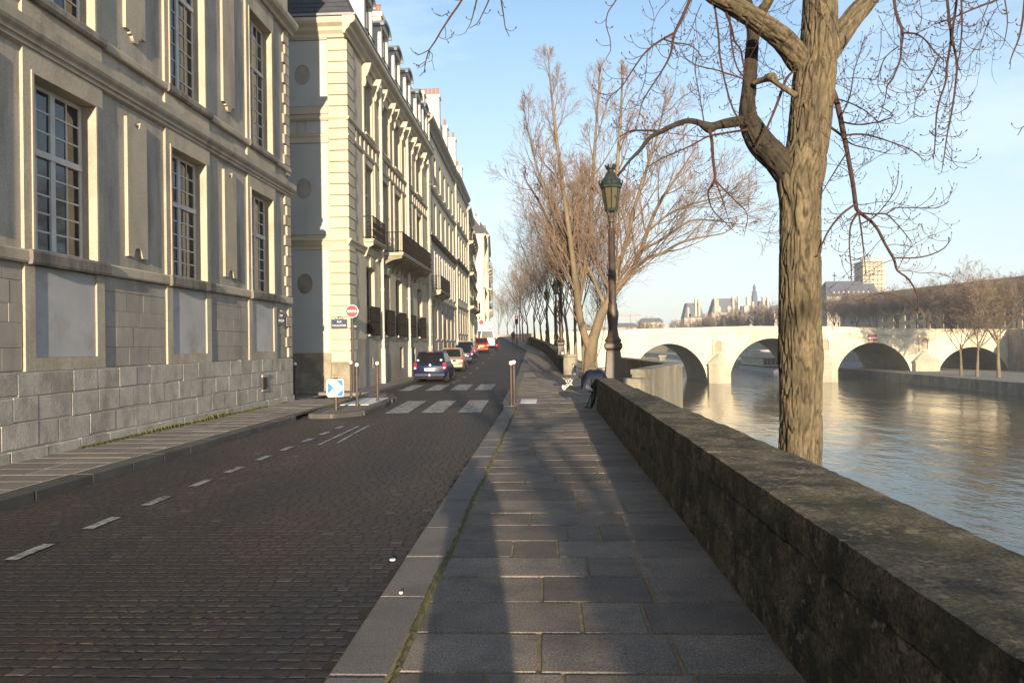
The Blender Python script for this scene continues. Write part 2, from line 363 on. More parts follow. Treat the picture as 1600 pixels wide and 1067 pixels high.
# mossy seam between kerb and slabs
ms = MB(); yy = 1.6
pr = None
seam = []
while yy < 20.3:
    seam.append((yy, -.823 + .015 * math.sin(yy * 2.1) + rr.uniform(-.012, .012), .022 + rr.uniform(-.01, .014))); yy += .07
for (a, xa, wa), (b, xb, wb) in zip(seam, seam[1:]):
    za, zb = .003 + rr.uniform(0, .006), .003 + rr.uniform(0, .006)
    ms.quad((xa - wa, a, -.012), (xa, a, za), (xb, b, zb), (xb - wb, b, -.012)); ms.quad((xa, a, za), (xa + wa, a, -.012), (xb + wb, b, -.012), (xb, b, zb))
tag(ms.build('moss', M['mossdry'], smooth=60), 'strip of yellow green moss in the seam behind the right kerb', 'moss', kind='stuff')

# ---- setts of the near carriageway
tone_me = []
def sett_mesh(dx, dy, t, name='sett'):
    b = MB(); x, y_ = dx / 2, dy / 2; c = .010
    pts = [(-x, -y_), (x, -y_), (x, y_), (-x, y_)]
    b.add([(px, py, -.008) for px, py in pts] + [(px * (1 - c / x), py * (1 - c / y_), rr.uniform(-.003, .002)) for px, py in pts] + [(0, 0, .004)],
          [(0, 1, 5, 4), (1, 2, 6, 5), (2, 3, 7, 6), (3, 0, 4, 7), (4, 5, 8), (5, 6, 8), (6, 7, 8), (7, 4, 8)])
    me = b.mesh(name, M['sett']); at = me.attributes.new('tone', 'FLOAT', 'FACE'); at.data.foreach_set('value', [t] * 8); return me
variants = [[sett_mesh(w_, .105, t) for t in (.25, .35, .45, .5, .55, .65, .8)] for w_ in (.10, .125, .15)]
cand = []; rest = MB(); tones = []
yy = 2.55
while yy < 22:
    x = -6.27 + rr.uniform(0, .08)
    while x < -1.19:
        wi = rr.choice((0, 1, 1, 2)); w_ = (.10, .125, .15)[wi]
        if x + w_ > -1.165: break
        xc = x + w_ / 2; t = rr.random() ** 1.0
        ang = (xc + .0458 * yy) / yy
        if abs(ang) < 1.15 and yy < 22: cand.append((yy, xc, wi, w_, t))
        x += w_ + .007
    yy += .111
near = sorted(cand, key=lambda c: c[0] + (0 if abs(c[1] + .0 * c[0]) / c[0] < .69 else 50))[:300]; ns = set(id(c) for c in near)
for c in cand:
    yv, xc, wi, w_, t = c; z = -.1245 + .002 * noise.noise((xc * 1.3, yv * 1.3, 0)) + rr.uniform(-.001, .001)
    if id(c) in ns:
        link('sett', variants[wi][int(t * 6.99)], road, (xc, yv, z), (rr.uniform(-.006, .006), rr.uniform(-.006, .006), rr.uniform(-.04, .04)))
    else:
        a = rr.uniform(-.04, .04); hx, hy = w_ / 2, .0525; ca, sa = math.cos(a), math.sin(a)
        P = lambda u, v, h: (xc + u * ca - v * sa, yv + u * sa + v * ca, z + h)
        q = .012
        rest.add([P(-hx, -hy, -.008), P(hx, -hy, -.008), P(hx, hy, -.008), P(-hx, hy, -.008), P(-hx + q, -hy + q, rr.uniform(-.001, .001)), P(hx - q, -hy + q, rr.uniform(-.001, .001)), P(hx - q, hy - q, rr.uniform(-.001, .001)), P(-hx + q, hy - q, 0)],
                 [(0, 1, 5, 4), (1, 2, 6, 5), (2, 3, 7, 6), (3, 0, 4, 7), (4, 5, 6, 7)])
        tones += [.2 + .6 * t if rr.random() > .018 else rr.uniform(1.8, 3.4)] * 5
o = rest.build('setts', M['sett'], road); tag(o, kind='stuff')
at = o.data.attributes.new('tone', 'FLOAT', 'FACE'); at.data.foreach_set('value', tones)

# ---- paint on the carriageway
def marking(pts, z=-.1135, m='paint', lab=None):
    b = MB(); n = 6
    a0, a1, a2, a3 = [Vector((p[0], p[1], 0)) for p in pts]     # a0-a1 near edge, a3-a2 far edge
    for i in range(n):
        t0, t1 = i / n, (i + 1) / n; j = lambda: rr.uniform(-.008, .008)
        l0, l1 = a0.lerp(a3, t0), a0.lerp(a3, t1); r0, r1 = a1.lerp(a2, t0), a1.lerp(a2, t1)
        b.quad(*[(p.x, p.y, hY(p.y) + z) for p in (l0, r0, r1, l1)])
    o = b.build('road_marking', M[m], road)
    if lab: o['label'] = lab
    return o
for yc in (6.53, 7.62, 8.73, 9.86, 10.94, 12.1, 13.2, 14.35, 15.5, 16.6):
    marking([(-4.77, yc - .26), (-4.65, yc - .26), (-4.65, yc + .26), (-4.77, yc + .26)])
for a, b in (((-4.30, 13.6), (-4.36, 16.8)), ((-4.02, 13.9), (-4.08, 15.2)), ((-4.1, 15.4), (-4.14, 16.9))):
    marking([a, (a[0] + .07, a[1]), (b[0] + .07, b[1]), b])
for xl, xr, xl2, xr2 in ((-4.42, -3.78, -4.60, -3.98), (-3.43, -2.84, -3.58, -2.98), (-2.42, -1.80, -2.55, -1.90)):
    marking([(xl, 20.0), (xr, 20.0), (xr2, 24.4), (xl2, 24.4)])
for xl, xr, xl2, xr2 in ((-6.1, -5.55, -6.25, -5.7), (-4.98, -4.35, -5.1, -4.5), (-3.95, -3.25, -4.1, -3.4), (-2.95, -2.25, -3.05, -2.35)):
    marking([(xl, 30.0), (xr, 30.0), (xr2, 34.4), (xl2, 34.4)])
for yc in (36.5, 38.6, 42, 46, 51, 57, 64, 70):
    xx = -4.65 - .013 * (yc - 36); marking([(xx, yc - .5), (xx + .14, yc - .5), (xx + .13, yc + .5), (xx - .01, yc + .5)])

# ---- left pavement
lp = MB(); lp.quad((-8.3, -30, -.006), (-6.6, -30, -.006), (-6.6, 23.9, -.006), (-8.3, 23.9, -.006))
lpav = lp.build('footway', M['ljoint']); tag(lpav, kind='structure')
y = 6.5
while y < 23.6:
    d = rr.choice((.5, .56, .62)); c = rr.uniform(.3, .7)
    for a, b in ((0, c), (c, 1)):
        xa, xb = -8.22 + a * 1.6 + .018, -8.22 + b * 1.6 - .018
        piece('paving_slab', (xb - xa, d - .045, .05), ((xa + xb) / 2, y + d / 2, -.026 + rr.uniform(-.003, .003)), M['lslab'], lpav, rz=rr.uniform(-.012, .012), ch=.006, q=.02)
    y += d
y = 6.0
while y < 18.2:
    d = rr.choice((.9, 1.0, 1.15)); d = min(d, 18.3 - y)
    piece('kerb_stone', (.30, d - .01, .24), (-6.28 - .15, y + d / 2, -.12 + rr.uniform(-.004, .004)), M['kerbdark'], lpav, ch=.014, q=.02); y += d
# build-out with its own kerb beside the side street, gutter plate between
isl = [(-6.05, 18.75), (-5.55, 18.75), (-4.95, 19.4), (-4.9, 22.0), (-5.1, 24.6), (-5.7, 26.6), (-6.3, 27.4), (-6.6, 27.0), (-6.4, 23.0)]
ib = MB(); ib.prism([(x_, y_) for x_, y_ in isl], -.3, -.012)
island = ib.build('pavement_island', M['lslab']); tag(island, kind='structure')
cx_, cy_ = sum(p[0] for p in isl) / len(isl), sum(p[1] for p in isl) / len(isl)
for p, q in zip(isl, isl[1:] + isl[:1]):
    a = Vector((*p, 0)); b = Vector((*q, 0)); n_ = max(1, round((b - a).length / .9))
    for i in range(n_):
        u0, u1 = a.lerp(b, i / n_), a.lerp(b, (i + 1) / n_); c_ = (u0 + u1) / 2; inward = Vector((cx_ - c_.x, cy_ - c_.y, 0)).normalized() * .1
        piece('kerb_stone', ((u1 - u0).length - .012, .24, .24), (c_.x + inward.x, c_.y + inward.y, -.115), M['kerbdark' if c_.y > 20 else 'mossdry' if False else 'kerbdark'], island, rz=math.atan2(b.y - a.y, b.x - a.x), ch=.02, q=.04)
gp_ = MB(); gp_.chbox(-6.62, -6.40, 18.4, 24.5, -.05, -.008, .008); gp_.build('gutter_plate', M['rust'], island)
tp = MB(); tp.box(-6.1, -5.25, 21.6, 24.4, -.011, .004); tp.build('tactile_pad', M['pad'], island)
# footway corner past the first house and along the second row of houses
cw = MB()
cw.box(-8.3, -6.62, 23.9, 24.6, -.3, -.02)
for a, b in zip(frange(27.2, 160, 2), frange(27.2, 160, 2)[1:]):
    cw.hexa([(lin(FL, a) - .1, a, hY(a) - .3), (lin(KL, a) - .25, a, hY(a) - .3), (lin(KL, b) - .25, b, hY(b) - .3), (lin(FL, b) - .1, b, hY(b) - .3), (lin(FL, a) - .1, a, hY(a)), (lin(KL, a) - .25, a, hY(a)), (lin(KL, b) - .25, b, hY(b)), (lin(FL, b) - .1, b, hY(b))])
cw.box(-60, -7.8, 27.6, 28.75, -.3, .0)
fw = cw.build('far_footway', M['lslab']); tag(fw, kind='structure')
kb = MB()
for a, b in zip(frange(27.2, 160, 1.0), frange(27.2, 160, 1.0)[1:]):
    xa, xb = lin(KL, a), lin(KL, b); za, zb = hY(a), hY(b)
    kb.hexa([(xa - .28, a + .01, za - .3), (xa, a + .01, za - .3), (xb, b, zb - .3), (xb - .28, b, zb - .3), (xa - .28, a + .01, za + .004), (xa, a + .01, za + .004), (xb, b, zb + .004), (xb - .28, b, zb + .004)])
kb.build('kerb', M['kerbdark'], fw)
for k in range(3):
    st = MB(); st.box(-16, -8.4, 24.9 + k * .9, 25.35 + k * .9, -.096, -.092); st.build('road_marking', M['paint'], road)
# small litter
for (x_, y_, z_, r_, lab) in ((-1.33, 6.25, -.118, .026, 'small round white lid lying in the gutter beside the right kerb'),
                              (-1.02, 5.05, .003, .014, 'scrap of white paper lying on the right kerb stones')):
    b = MB(); b.lathe([(r_ * .8, 0), (r_, .004), (r_, .012), (r_ * .8, .015)], (x_, y_, z_), 10); tag(b.build('litter', M['pad'], org=(x_, y_, z_)), lab, 'litter')

# ------------------------------------------------------------------ parapet of the quay
def rough_block(mb, x0, x1, y0, y1, z0, z1, res=.09, amp=.012, rnd=.03, seed=0, open_bottom=True):
    nx, ny, nz = [max(2, round((b - a) / res)) for a, b in ((x0, x1), (y0, y1), (z0, z1))]
    vid = {}; vs = []
    def V(i, j, k):
        if (i, j, k) in vid: return vid[(i, j, k)]
        p = Vector((x0 + (x1 - x0) * i / nx, y0 + (y1 - y0) * j / ny, z0 + (z1 - z0) * k / nz))
        q = Vector((min(max(p.x, x0 + rnd), x1 - rnd), min(max(p.y, y0 + rnd), y1 - rnd), min(max(p.z, z0 + rnd), z1 - rnd)))
        d = p - q
        if d.length > rnd: p = q + d.normalized() * rnd
        n = noise.noise_vector(p * 2.7 + Vector((seed, 0, 0))) * amp + noise.noise_vector(p * 17) * amp * .8
        p = p + n; vid[(i, j, k)] = len(vs); vs.append(tuple(p)); return vid[(i, j, k)]
    fs = []
    for i in range(nx):
        for j in range(ny):
            fs.append((V(i, j, nz), V(i + 1, j, nz), V(i + 1, j + 1, nz), V(i, j + 1, nz)))
    for k in range(nz):
        for j in range(ny):
            fs.append((V(nx, j, k), V(nx, j + 1, k), V(nx, j + 1, k + 1), V(nx, j, k + 1)))
            fs.append((V(0, j + 1, k), V(0, j, k), V(0, j, k + 1), V(0, j + 1, k + 1)))
        for i in range(nx):
            fs.append((V(i, 0, k), V(i + 1, 0, k), V(i + 1, 0, k + 1), V(i, 0, k + 1)))
            fs.append((V(i + 1, ny, k), V(i, ny, k), V(i, ny, k + 1), V(i + 1, ny, k + 1)))
    mb.add(vs, fs)
PW = thing('quay_parapet', 'long low mossy stone parapet running beside the right pavement from the foreground', 'wall', (1.6, 8, 0))
PX1 = lambda y: 1.93 if y < 6 else 1.93 - (y - 6) * .0185
for course, (z0, z1, proud, nm) in enumerate(((-.05, .272, .016, 'wall_stone'), (.274, .602, 0, 'wall_stone'), (.604, .815, .006, 'cap_stone'))):
    y = -4.0 + course * .7; y_end = 19.15
    while y < y_end - .05:
        d = rr.uniform(1.9, 2.5) if nm == 'cap_stone' else rr.uniform(1.1, 1.7)
        if y_end - y - d < .8: d = y_end - y
        b = MB(); rough_block(b, 1.295 - proud, PX1(y + d / 2) + proud * .6, y + .0005, y + d - .0005, z0, z1, res=.05 if y < 8 else .1, amp=.007 if nm == 'cap_stone' else .009, rnd=.016 if nm == 'cap_stone' else .008, seed=y)
        b.build(nm, M['parapet'], PW, smooth=50); y += d
b = MB(); b.box(1.33, 1.90, -60, 19.1, -5.3, -.06); qw = b.build('quay_wall', M['quay']); tag(qw, 'tall stone retaining wall below the near parapet on the river side', 'wall')
# bastion wall round the landing, with its own parapet
BW = thing('bastion_wall', 'pale stone bastion wall standing out over the river behind the lamp post', 'wall', (4, 28, 0))
def wallseg(mb, a, b, th, z0, z1):
    a = Vector((*a, 0)); b = Vector((*b, 0)); d = (b - a).normalized(); n = Vector((-d.y, d.x, 0)) * th
    mb.hexa([(a.x, a.y, z0), (b.x, b.y, z0), (b.x + n.x, b.y + n.y, z0), (a.x + n.x, a.y + n.y, z0), (a.x, a.y, z1), (b.x, b.y, z1), (b.x + n.x, b.y + n.y, z1), (a.x + n.x, a.y + n.y, z1)])
b = MB(); wallseg(b, (2.95, 21.4), (5.0, 27.5), .5, -5.3, .80); wallseg(b, (5.0, 27.55), (4.25, 42), .5, -5.3, .80); wallseg(b, (1.95, 19.15), (2.93, 21.3), .5, -5.3, -.1)
wallseg(b, (2.62, 20.75), (2.93, 21.35), .62, -.1, .70)
b.build('wall', M['quay'], BW)
for a, c in (((2.95, 21.4), (3.97, 24.45)), ((3.98, 24.47), (5.02, 27.5))):
    b = MB(); wallseg(b, (a[0] + .02, a[1]), (c[0] + .02, c[1]), .56, .803, .94); b.build('cap_stone', M['quay'], BW)
for k in range(4):
    p = Vector((5.02, 27.55)).lerp(Vector((4.27, 42)), k / 4 + .002); q = Vector((5.02, 27.55)).lerp(Vector((4.27, 42)), (k + 1) / 4 - .002)
    b = MB(); wallseg(b, tuple(p), tuple(q), .56, .803, .94); b.build('cap_stone', M['quay'], BW)
# parapet farther on, after the opening
PW2 = thing('quay_parapet', 'farther stone parapet starting with a square end pier and bending left along the quay', 'wall', (1.2, 41.5, 0))
b = MB()
def seg2(mb, ya, yb, xoff, th, z0, z1):
    xa, xb = lin(WR, ya) + xoff, lin(WR, yb) + xoff
    mb.hexa([(xa, ya, hY(ya) + z0), (xa + th, ya, hY(ya) + z0), (xb + th, yb, hY(yb) + z0), (xb, yb, hY(yb) + z0), (xa, ya, hY(ya) + z1), (xa + th, ya, hY(ya) + z1), (xb + th, yb, hY(yb) + z1), (xb, yb, hY(yb) + z1)])
for ya, yb in ((41.6, 46.9), (49.1, 52), (52, 56), (56, 60), (60, 64), (64, 66), (66, 70.5), (70.5, 75), (75, 80), (80, 85), (85, 90), (90, 95)):
    b = MB(); seg2(b, ya + .004, yb, 0, .5, -.2, .72); b.build('wall_stone', M['parapet'], PW2)
    b = MB(); seg2(b, ya + .004, yb, -.02, .54, .724, .92); b.build('cap_stone', M['parapet'], PW2)
b = MB(); b.chbox(.95, 1.62, 40.9, 41.55, -.1, .98, .02); b.build('end_pier', M['quay'], PW2)
b = MB(); b.chbox(.90, 1.67, 40.85, 41.6, .983, 1.13, .03); b.build('pier_cap', M['quay'], PW2)
b = MB(); b.box(-2.75, -1.9, 95.1, 96.2, 1.4, 3.1); b.build('end_pier', M['quay'], PW2)
b = MB(); seg2(b, 42, 160, .55, 3.0, -6, -.3); tag(b.build('quay_embankment', M['quay']), kind='structure')

# ------------------------------------------------------------------ facade kit
class Fac:
    """a wall plane: a runs along it, b stands out from it, z up"""
    def __init__(s, o, u, n, zf=None):
        s.o = Vector((*o, 0)); s.u = Vector((*u, 0)).normalized(); s.n = Vector((*n, 0)).normalized(); s.rz = math.atan2(s.u.y, s.u.x)
    def p(s, a, b, z): q = s.o + s.u * a + s.n * b; return (q.x, q.y, z)
    def box(s, mb, a0, a1, b0, b1, z0, z1, mi=0):
        r = [s.p(a0, b0, z0), s.p(a1, b0, z0), s.p(a1, b1, z0), s.p(a0, b1, z0), s.p(a0, b0, z1), s.p(a1, b0, z1), s.p(a1, b1, z1), s.p(a0, b1, z1)]
        if s.u.x * s.n.y - s.u.y * s.n.x < 0: r = [r[1], r[0], r[3], r[2], r[5], r[4], r[7], r[6]]
        mb.hexa(r, mi)
    def prism(s, mb, pts, b0, b1, mi=0):     # pts (a,z)
        if s.u.x * s.n.y - s.u.y * s.n.x > 0: pts = pts[::-1]
        mb.prism(pts, b0, b1, mi, lambda a, z, b: s.p(a, b, z))
    def prof(s, mb, a0, a1, pts, mi=0):      # moulding: profile (b,z) run along a
        if s.u.x * s.n.y - s.u.y * s.n.x < 0: pts = pts[::-1]
        n = len(pts)
        mb.add([s.p(a0, b, z) for b, z in pts] + [s.p(a1, b, z) for b, z in pts],
               [tuple(range(n)), tuple(range(2 * n - 1, n - 1, -1))] + [((i + 1) % n, i, n + i, n + (i + 1) % n) for i in range(n)], mi)
    def wall(s, mb, A0, A1, Z0, Z1, ops, depth, mi=0, mr=0, mback=None, b=0.):
        As = sorted({A0, A1} | {v for o in ops for v in o[:2] if A0 < v < A1}); Zs = sorted({Z0, Z1} | {v for o in ops for v in o[2:4] if Z0 < v < Z1})
        fl = s.u.x * s.n.y - s.u.y * s.n.x < 0
        def Q(*q, m=0): mb.quad(*(q if fl else q[::-1]), m)
        for a, a2 in zip(As, As[1:]):
            for z, z2 in zip(Zs, Zs[1:]):
                ca, cz = (a + a2) / 2, (z + z2) / 2
                if any(o[0] < ca < o[1] and o[2] < cz < o[3] for o in ops): continue
                Q(s.p(a, b, z), s.p(a, b, z2), s.p(a2, b, z2), s.p(a2, b, z), m=mi)
        for o in ops:
            a, a2, z, z2 = o[:4]; d = b - depth
            Q(s.p(a, d, z), s.p(a, d, z2), s.p(a, b, z2), s.p(a, b, z), m=mr)
            Q(s.p(a2, b, z), s.p(a2, b, z2), s.p(a2, d, z2), s.p(a2, d, z), m=mr)
            Q(s.p(a, b, z2), s.p(a, d, z2), s.p(a2, d, z2), s.p(a2, b, z2), m=mr)
            Q(s.p(a, d, z), s.p(a, b, z), s.p(a2, b, z), s.p(a2, d, z), m=mr)
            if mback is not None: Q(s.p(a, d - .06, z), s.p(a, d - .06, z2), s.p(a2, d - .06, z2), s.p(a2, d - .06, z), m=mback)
    def window(s, parent, a0, a1, z0, z1, b, cols=2, rows=((1, 1),), fr=.06, mun=.026, m='whitepaint', mull=True, pane_obj=True, name='window', rnd=None, glass='glass'):
        """rows = ((fraction of height, number of rows), ...) from the bottom; a transom stands between groups"""
        f = MB(); t = .05; B = lambda *q: s.box(f, *q)
        B(a0, a0 + fr, b - t, b, z0, z1); B(a1 - fr, a1, b - t, b, z0, z1); B(a0 + fr, a1 - fr, b - t, b - .002, z1 - fr, z1); B(a0 + fr, a1 - fr, b - t, b - .002, z0, z0 + fr)
        ac = (a0 + a1) / 2; halves = [(a0 + fr, a1 - fr)]
        if mull: B(ac - fr * .8, ac + fr * .8, b - t, b + .012, z0 + fr, z1 - fr); halves = [(a0 + fr, ac - fr * .8), (ac + fr * .8, a1 - fr)]
        zc = z0 + fr; H = z1 - z0 - 2 * fr; panes = []
        for gi, (fq, nr) in enumerate(rows):
            zt = zc + H * fq
            lo = zc + (fr * .7 if gi else 0); hi = zt - (fr * .7 if gi < len(rows) - 1 else 0)
            if gi: B(a0 + fr * .5, a1 - fr * .5, b - t, b + .03, zc - fr * .7, zc + fr * .7)
            nc = cols // len(halves)
            for (ha, hb) in halves:
                for c in range(1, nc): x = ha + (hb - ha) * c / nc; B(x - mun / 2, x + mun / 2, b - t * .8, b - .008, lo, hi)
                for r in range(1, nr): z = lo + (hi - lo) * r / nr; B(ha, hb, b - t * .8, b - .010, z - mun / 2, z + mun / 2)
                for c in range(nc):
                    for r in range(nr):
                        pa, pb = ha + (hb - ha) * c / nc, ha + (hb - ha) * (c + 1) / nc; pz, pw = lo + (hi - lo) * r / nr, lo + (hi - lo) * (r + 1) / nr
                        panes.append((pa, pb, pz, pw))
            zc = zt
        fo = f.build(name, M[m], parent)
        r = rnd or random
        for pa, pb, pz, pw in panes:
            if pane_obj:
                piece('pane', (pb - pa, .008, pw - pz), s.p((pa + pb) / 2, b - .03, (pz + pw) / 2), M[glass], fo, ch=.001, q=.02, rot=(r.uniform(-.012, .012), 0, s.rz + r.uniform(-.012, .012)))
        if not pane_obj:
            g = MB(); s.box(g, a0 + fr * .6, a1 - fr * .6, b - .04, b - .03, z0 + fr * .6, z1 - fr * .6); g.build('pane', M[glass], fo)
        return fo

def text_mesh(body, size, m, name, parent, mw, ext=.003):
    c = bpy.data.curves.new('text', 'FONT'); c.body = body; c.size = size; c.align_x = 'CENTER'; c.align_y = 'CENTER'; c.extrude = ext; c.resolution_u = 2
    o = bpy.data.objects.new('text', c); COL.objects.link(o); me = bpy.data.meshes.new_from_object(o); bpy.data.objects.remove(o); bpy.data.curves.remove(c)
    me.materials.clear(); me.materials.append(m); q = link(name, me, parent); q.matrix_local = mw; return q

# ------------------------------------------------------------------ the corner house in the foreground, left
r1 = random.Random(3)
H1 = thing('corner_house', 'large old stone house with tall windows and a blocky plinth filling the left foreground', 'house', (-8.25, 10, 0))
F1 = Fac((-8.25, 0), (0, 1), (1, 0))
bays = [(2.70, 4.35), (7.15, 8.80), (11.62, 13.27), (16.05, 17.70), (20.52, 22.17)]
ZT = 15.9
ops = [(a, b, 3.34, 6.20) for a, b in bays] + [(a, b, 7.56, 11.32) for a, b in bays]
mb = MB()
F1.wall(mb, -6, 23.68, -.3, ZT, [(a - .24, b + .24, 1.40, 6.6) for a, b in bays] + [(a - .24, b + .24, 7.0, 11.9) for a, b in bays], .3, 0, 0, None, -.055)
# side and back of the block, roof slab
mb.quad((-8.305, 23.68, -.3), (-22, 23.68, -.3), (-22, 23.68, ZT), (-8.305, 23.68, ZT)); mb.quad((-22, -6, -.3), (-8.305, -6, -.3), (-8.305, -6, ZT), (-22, -6, ZT))
mb.quad((-22, -6, ZT), (-8.305, -6, ZT), (-8.305, 23.68, ZT), (-22, 23.68, ZT))
mb.build('wall', M['plaster'], H1)
# window surrounds standing proud
for i, (a, b) in enumerate(bays):
    s_ = MB()
    F1.wall(s_, a - .24, b + .24, 1.385, 6.60, [(a, b, 3.34, 6.2), (a - .0, b + .0, 1.60, 3.10)], .32, 0, 0, None, 0.0)
    F1.wall(s_, a - .24, b + .24, 7.06, 11.96, [(a, b, 7.56, 11.32)], .32, 0, 0, None, 0.0)
    for z0, z1 in ((1.385, 6.6), (7.06, 11.96)):
        for aa, sg in ((a - .24, -1), (b + .24, 1)):
            q = [F1.p(aa, -.06, z0), F1.p(aa, 0, z0), F1.p(aa, 0, z1), F1.p(aa, -.06, z1)]; s_.quad(*(q if sg < 0 else q[::-1]))
    # inner moulding down both edges of the opening
    for z0, z1 in ((3.34, 6.2), (7.56, 11.32)):
        F1.box(s_, b + .003, b + .055, .0, .022, z0, z1 + .0); F1.box(s_, a - .055, a - .003, .0, .022, z0, z1)
        F1.box(s_, a - .055, b + .055, .0, .022, z1 + .003, z1 + .055)
    s_.build('window_surround', M['dress'], H1)
    p_ = MB(); F1.box(p_, a + .004, b - .004, -.13, -.035, 1.604, 3.096); p_.build('blind_panel', M['blind'], H1)
    k = MB(); F1.prof(k, a - .20, b + .28, [(-.3, 3.335), (-.3, 3.10), (.10, 3.10), (.115, 3.14), (.115, 3.29), (.09, 3.335)]); k.build('sill', M['sill'], H1)
    k = MB(); F1.prof(k, a - .20, b + .26, [(-.3, 7.55), (-.3, 7.37), (.07, 7.37), (.10, 7.42), (.10, 7.52), (.08, 7.55)]); k.build('sill', M['sill'], H1)
    F1.window(H1, a + .005, b - .005, 3.345, 6.195, -.255, 4, ((.60, 5), (.40, 3)), fr=.075, mun=.03, rnd=r1)
    F1.window(H1, a + .005, b - .005, 7.565, 11.315, -.255, 4, ((.64, 6), (.36, 3)), fr=.075, mun=.03, rnd=r1)
# panels with notched ends between the windows
def tablet(ac, z0, z1, low):
    hw = .36; pts = []
    arc = lambda cx_, cz_, r_, a0, a1, n=7: [(cx_ + r_ * math.cos(rad(a0 + (a1 - a0) * i / n)), cz_ + r_ * math.sin(rad(a0 + (a1 - a0) * i / n))) for i in range(n + 1)]
    if low: pts = [(ac - hw, z0)] + [(ac - .17, z0)] + arc(ac, z0 + .06, .14, 180, 0) + [(ac + .17, z0), (ac + hw, z0)]
    else: pts = [(ac - hw, z0 + .16), (ac - .20, z0 + .16), (ac - .20, z0 + .10)] + arc(ac, z0 + .10, .12, 180, 360) + [(ac + .20, z0 + .10), (ac + .20, z0 + .16), (ac + hw, z0 + .16)]
    pts += [(ac + hw, z1), (ac + .15, z1)] + arc(ac, z1 - .04, .12, 0, -180) + [(ac - .15, z1), (ac - hw, z1)]
    t = MB(); F1.prism(t, pts, -.055, .012); t.build('wall_tablet', M['dress'], H1)
for (a, b), (c, d) in zip(bays, bays[1:]):
    ac = (b + c) / 2; tablet(ac, 3.57, 6.35, True); tablet(ac, 7.95, 11.4, False)
# string courses and cornices
k = MB(); F1.prof(k, -6, 23.72, [(-.05, 3.33), (-.05, 3.12), (.035, 3.12), (.05, 3.15), (.05, 3.30), (.03, 3.33)]); k.build('string_course', M['dress'], H1)
k = MB(); F1.prof(k, -6, 23.9, [(-.05, 7.08), (-.05, 6.56), (.03, 6.60), (.035, 6.66), (.07, 6.68), (.08, 6.74), (.13, 6.79), (.155, 6.84), (.155, 7.0), (.03, 7.08)]); k.build('cornice', M['cornice'], H1)
k = MB(); F1.prof(k, -6, 23.72, [(-.05, 7.54), (-.05, 7.38), (.035, 7.38), (.05, 7.41), (.05, 7.51), (.03, 7.54)]); k.build('string_course', M['dress'], H1)
k = MB(); F1.prof(k, -6, 23.95, [(-.3, 12.3), (-.05, 11.93), (.07, 11.93), (.10, 12.03), (.22, 12.10), (.27, 12.2), (.27, 12.3)]); k.build('cornice', M['dress'], H1)
k = MB(); F1.box(k, -6, 23.7, -.05, .0, 12.3, ZT); k.build('attic_band', M['dress'], H1)
k = MB(); k.hexa([(-20, -6.2, ZT), (-8.0, -6.2, ZT), (-8.0, 23.9, ZT), (-20, 23.9, ZT), (-18, -6.2, 19.0), (-10.2, -6.2, 19.0), (-10.2, 23.0, 19.0), (-18, 23.0, 19.0)]); k.build('roof', M['slate'], H1)
# plinth: three courses of big worn blocks
for z0, z1 in ((-.12, .17), (.18, .575), (.585, .985), (.995, 1.375)):
    a = 6.2 + r1.uniform(0, .3)
    while a < 23.70:
        d = r1.uniform(.48, .86) * (1.3 if z0 < 0 else 1); d = min(d, 23.70 - a)
        if 23.70 - a - d < .25: d = 23.70 - a
        if 20.9 < a + d / 2 < 21.5 and .4 < z1 < 1.1: pass
        pr = .02 + r1.uniform(-.002, .004) + (.05 if z0 < 0 else 0)
        piece('stone_block', (.2, d - r1.uniform(.006, .02), z1 - z0 - r1.uniform(.0, .03)), F1.p(a + d / 2, pr - .1, (z0 + z1) / 2 + r1.uniform(-.012, .012)), M['plinth'], H1, ch=r1.choice((.006, .009, .013)), q=.03, rot=(r1.uniform(-.012, .012), r1.uniform(-.003, .003), r1.uniform(-.002, .002))); a += d
k = MB(); F1.box(k, -6, 23.66, -.1, .0145, -.3, 1.38); k.build('mortar', M['mortar'], H1)
k = MB(); F1.box(k, -6, 6.2, -.1, .03, -.3, 1.37); k.build('plinth', M['plinth'], H1)
# coursed stone between the blind panels
for (a0, a1) in ((9.05, 11.37), (13.52, 15.80), (17.95, 20.27), (22.42, 23.22)):
    z = 1.40
    hs = [.36, .40, .30, .36, .29]
    for h in hs:
        a = a0; first = r1.uniform(.35, .9)
        while a < a1 - .02:
            d = first if a == a0 else r1.uniform(.55, 1.05); d = min(d, a1 - a)
            if a1 - a - d < .2: d = a1 - a
            piece('ashlar_block', (.08, d - .006, h - .006), F1.p(a + d / 2, -.08 + r1.uniform(-.003, .003), z + h / 2), M['ashlar'], H1, ch=.006, q=.03); a += d
        z += h
# quoins, long and short
z = 1.40; i = 0
while z < 12.0:
    h = .325
    if not (3.02 < z < 3.2 or 6.45 < z < 6.95):
        ln = .50 if i % 2 else .34
        piece('quoin', (.14, ln, h - .016), F1.p(23.735 - ln / 2, -.062, z + h / 2), M['dress'], H1, ch=.011, q=.01)
    z += h; i += 1
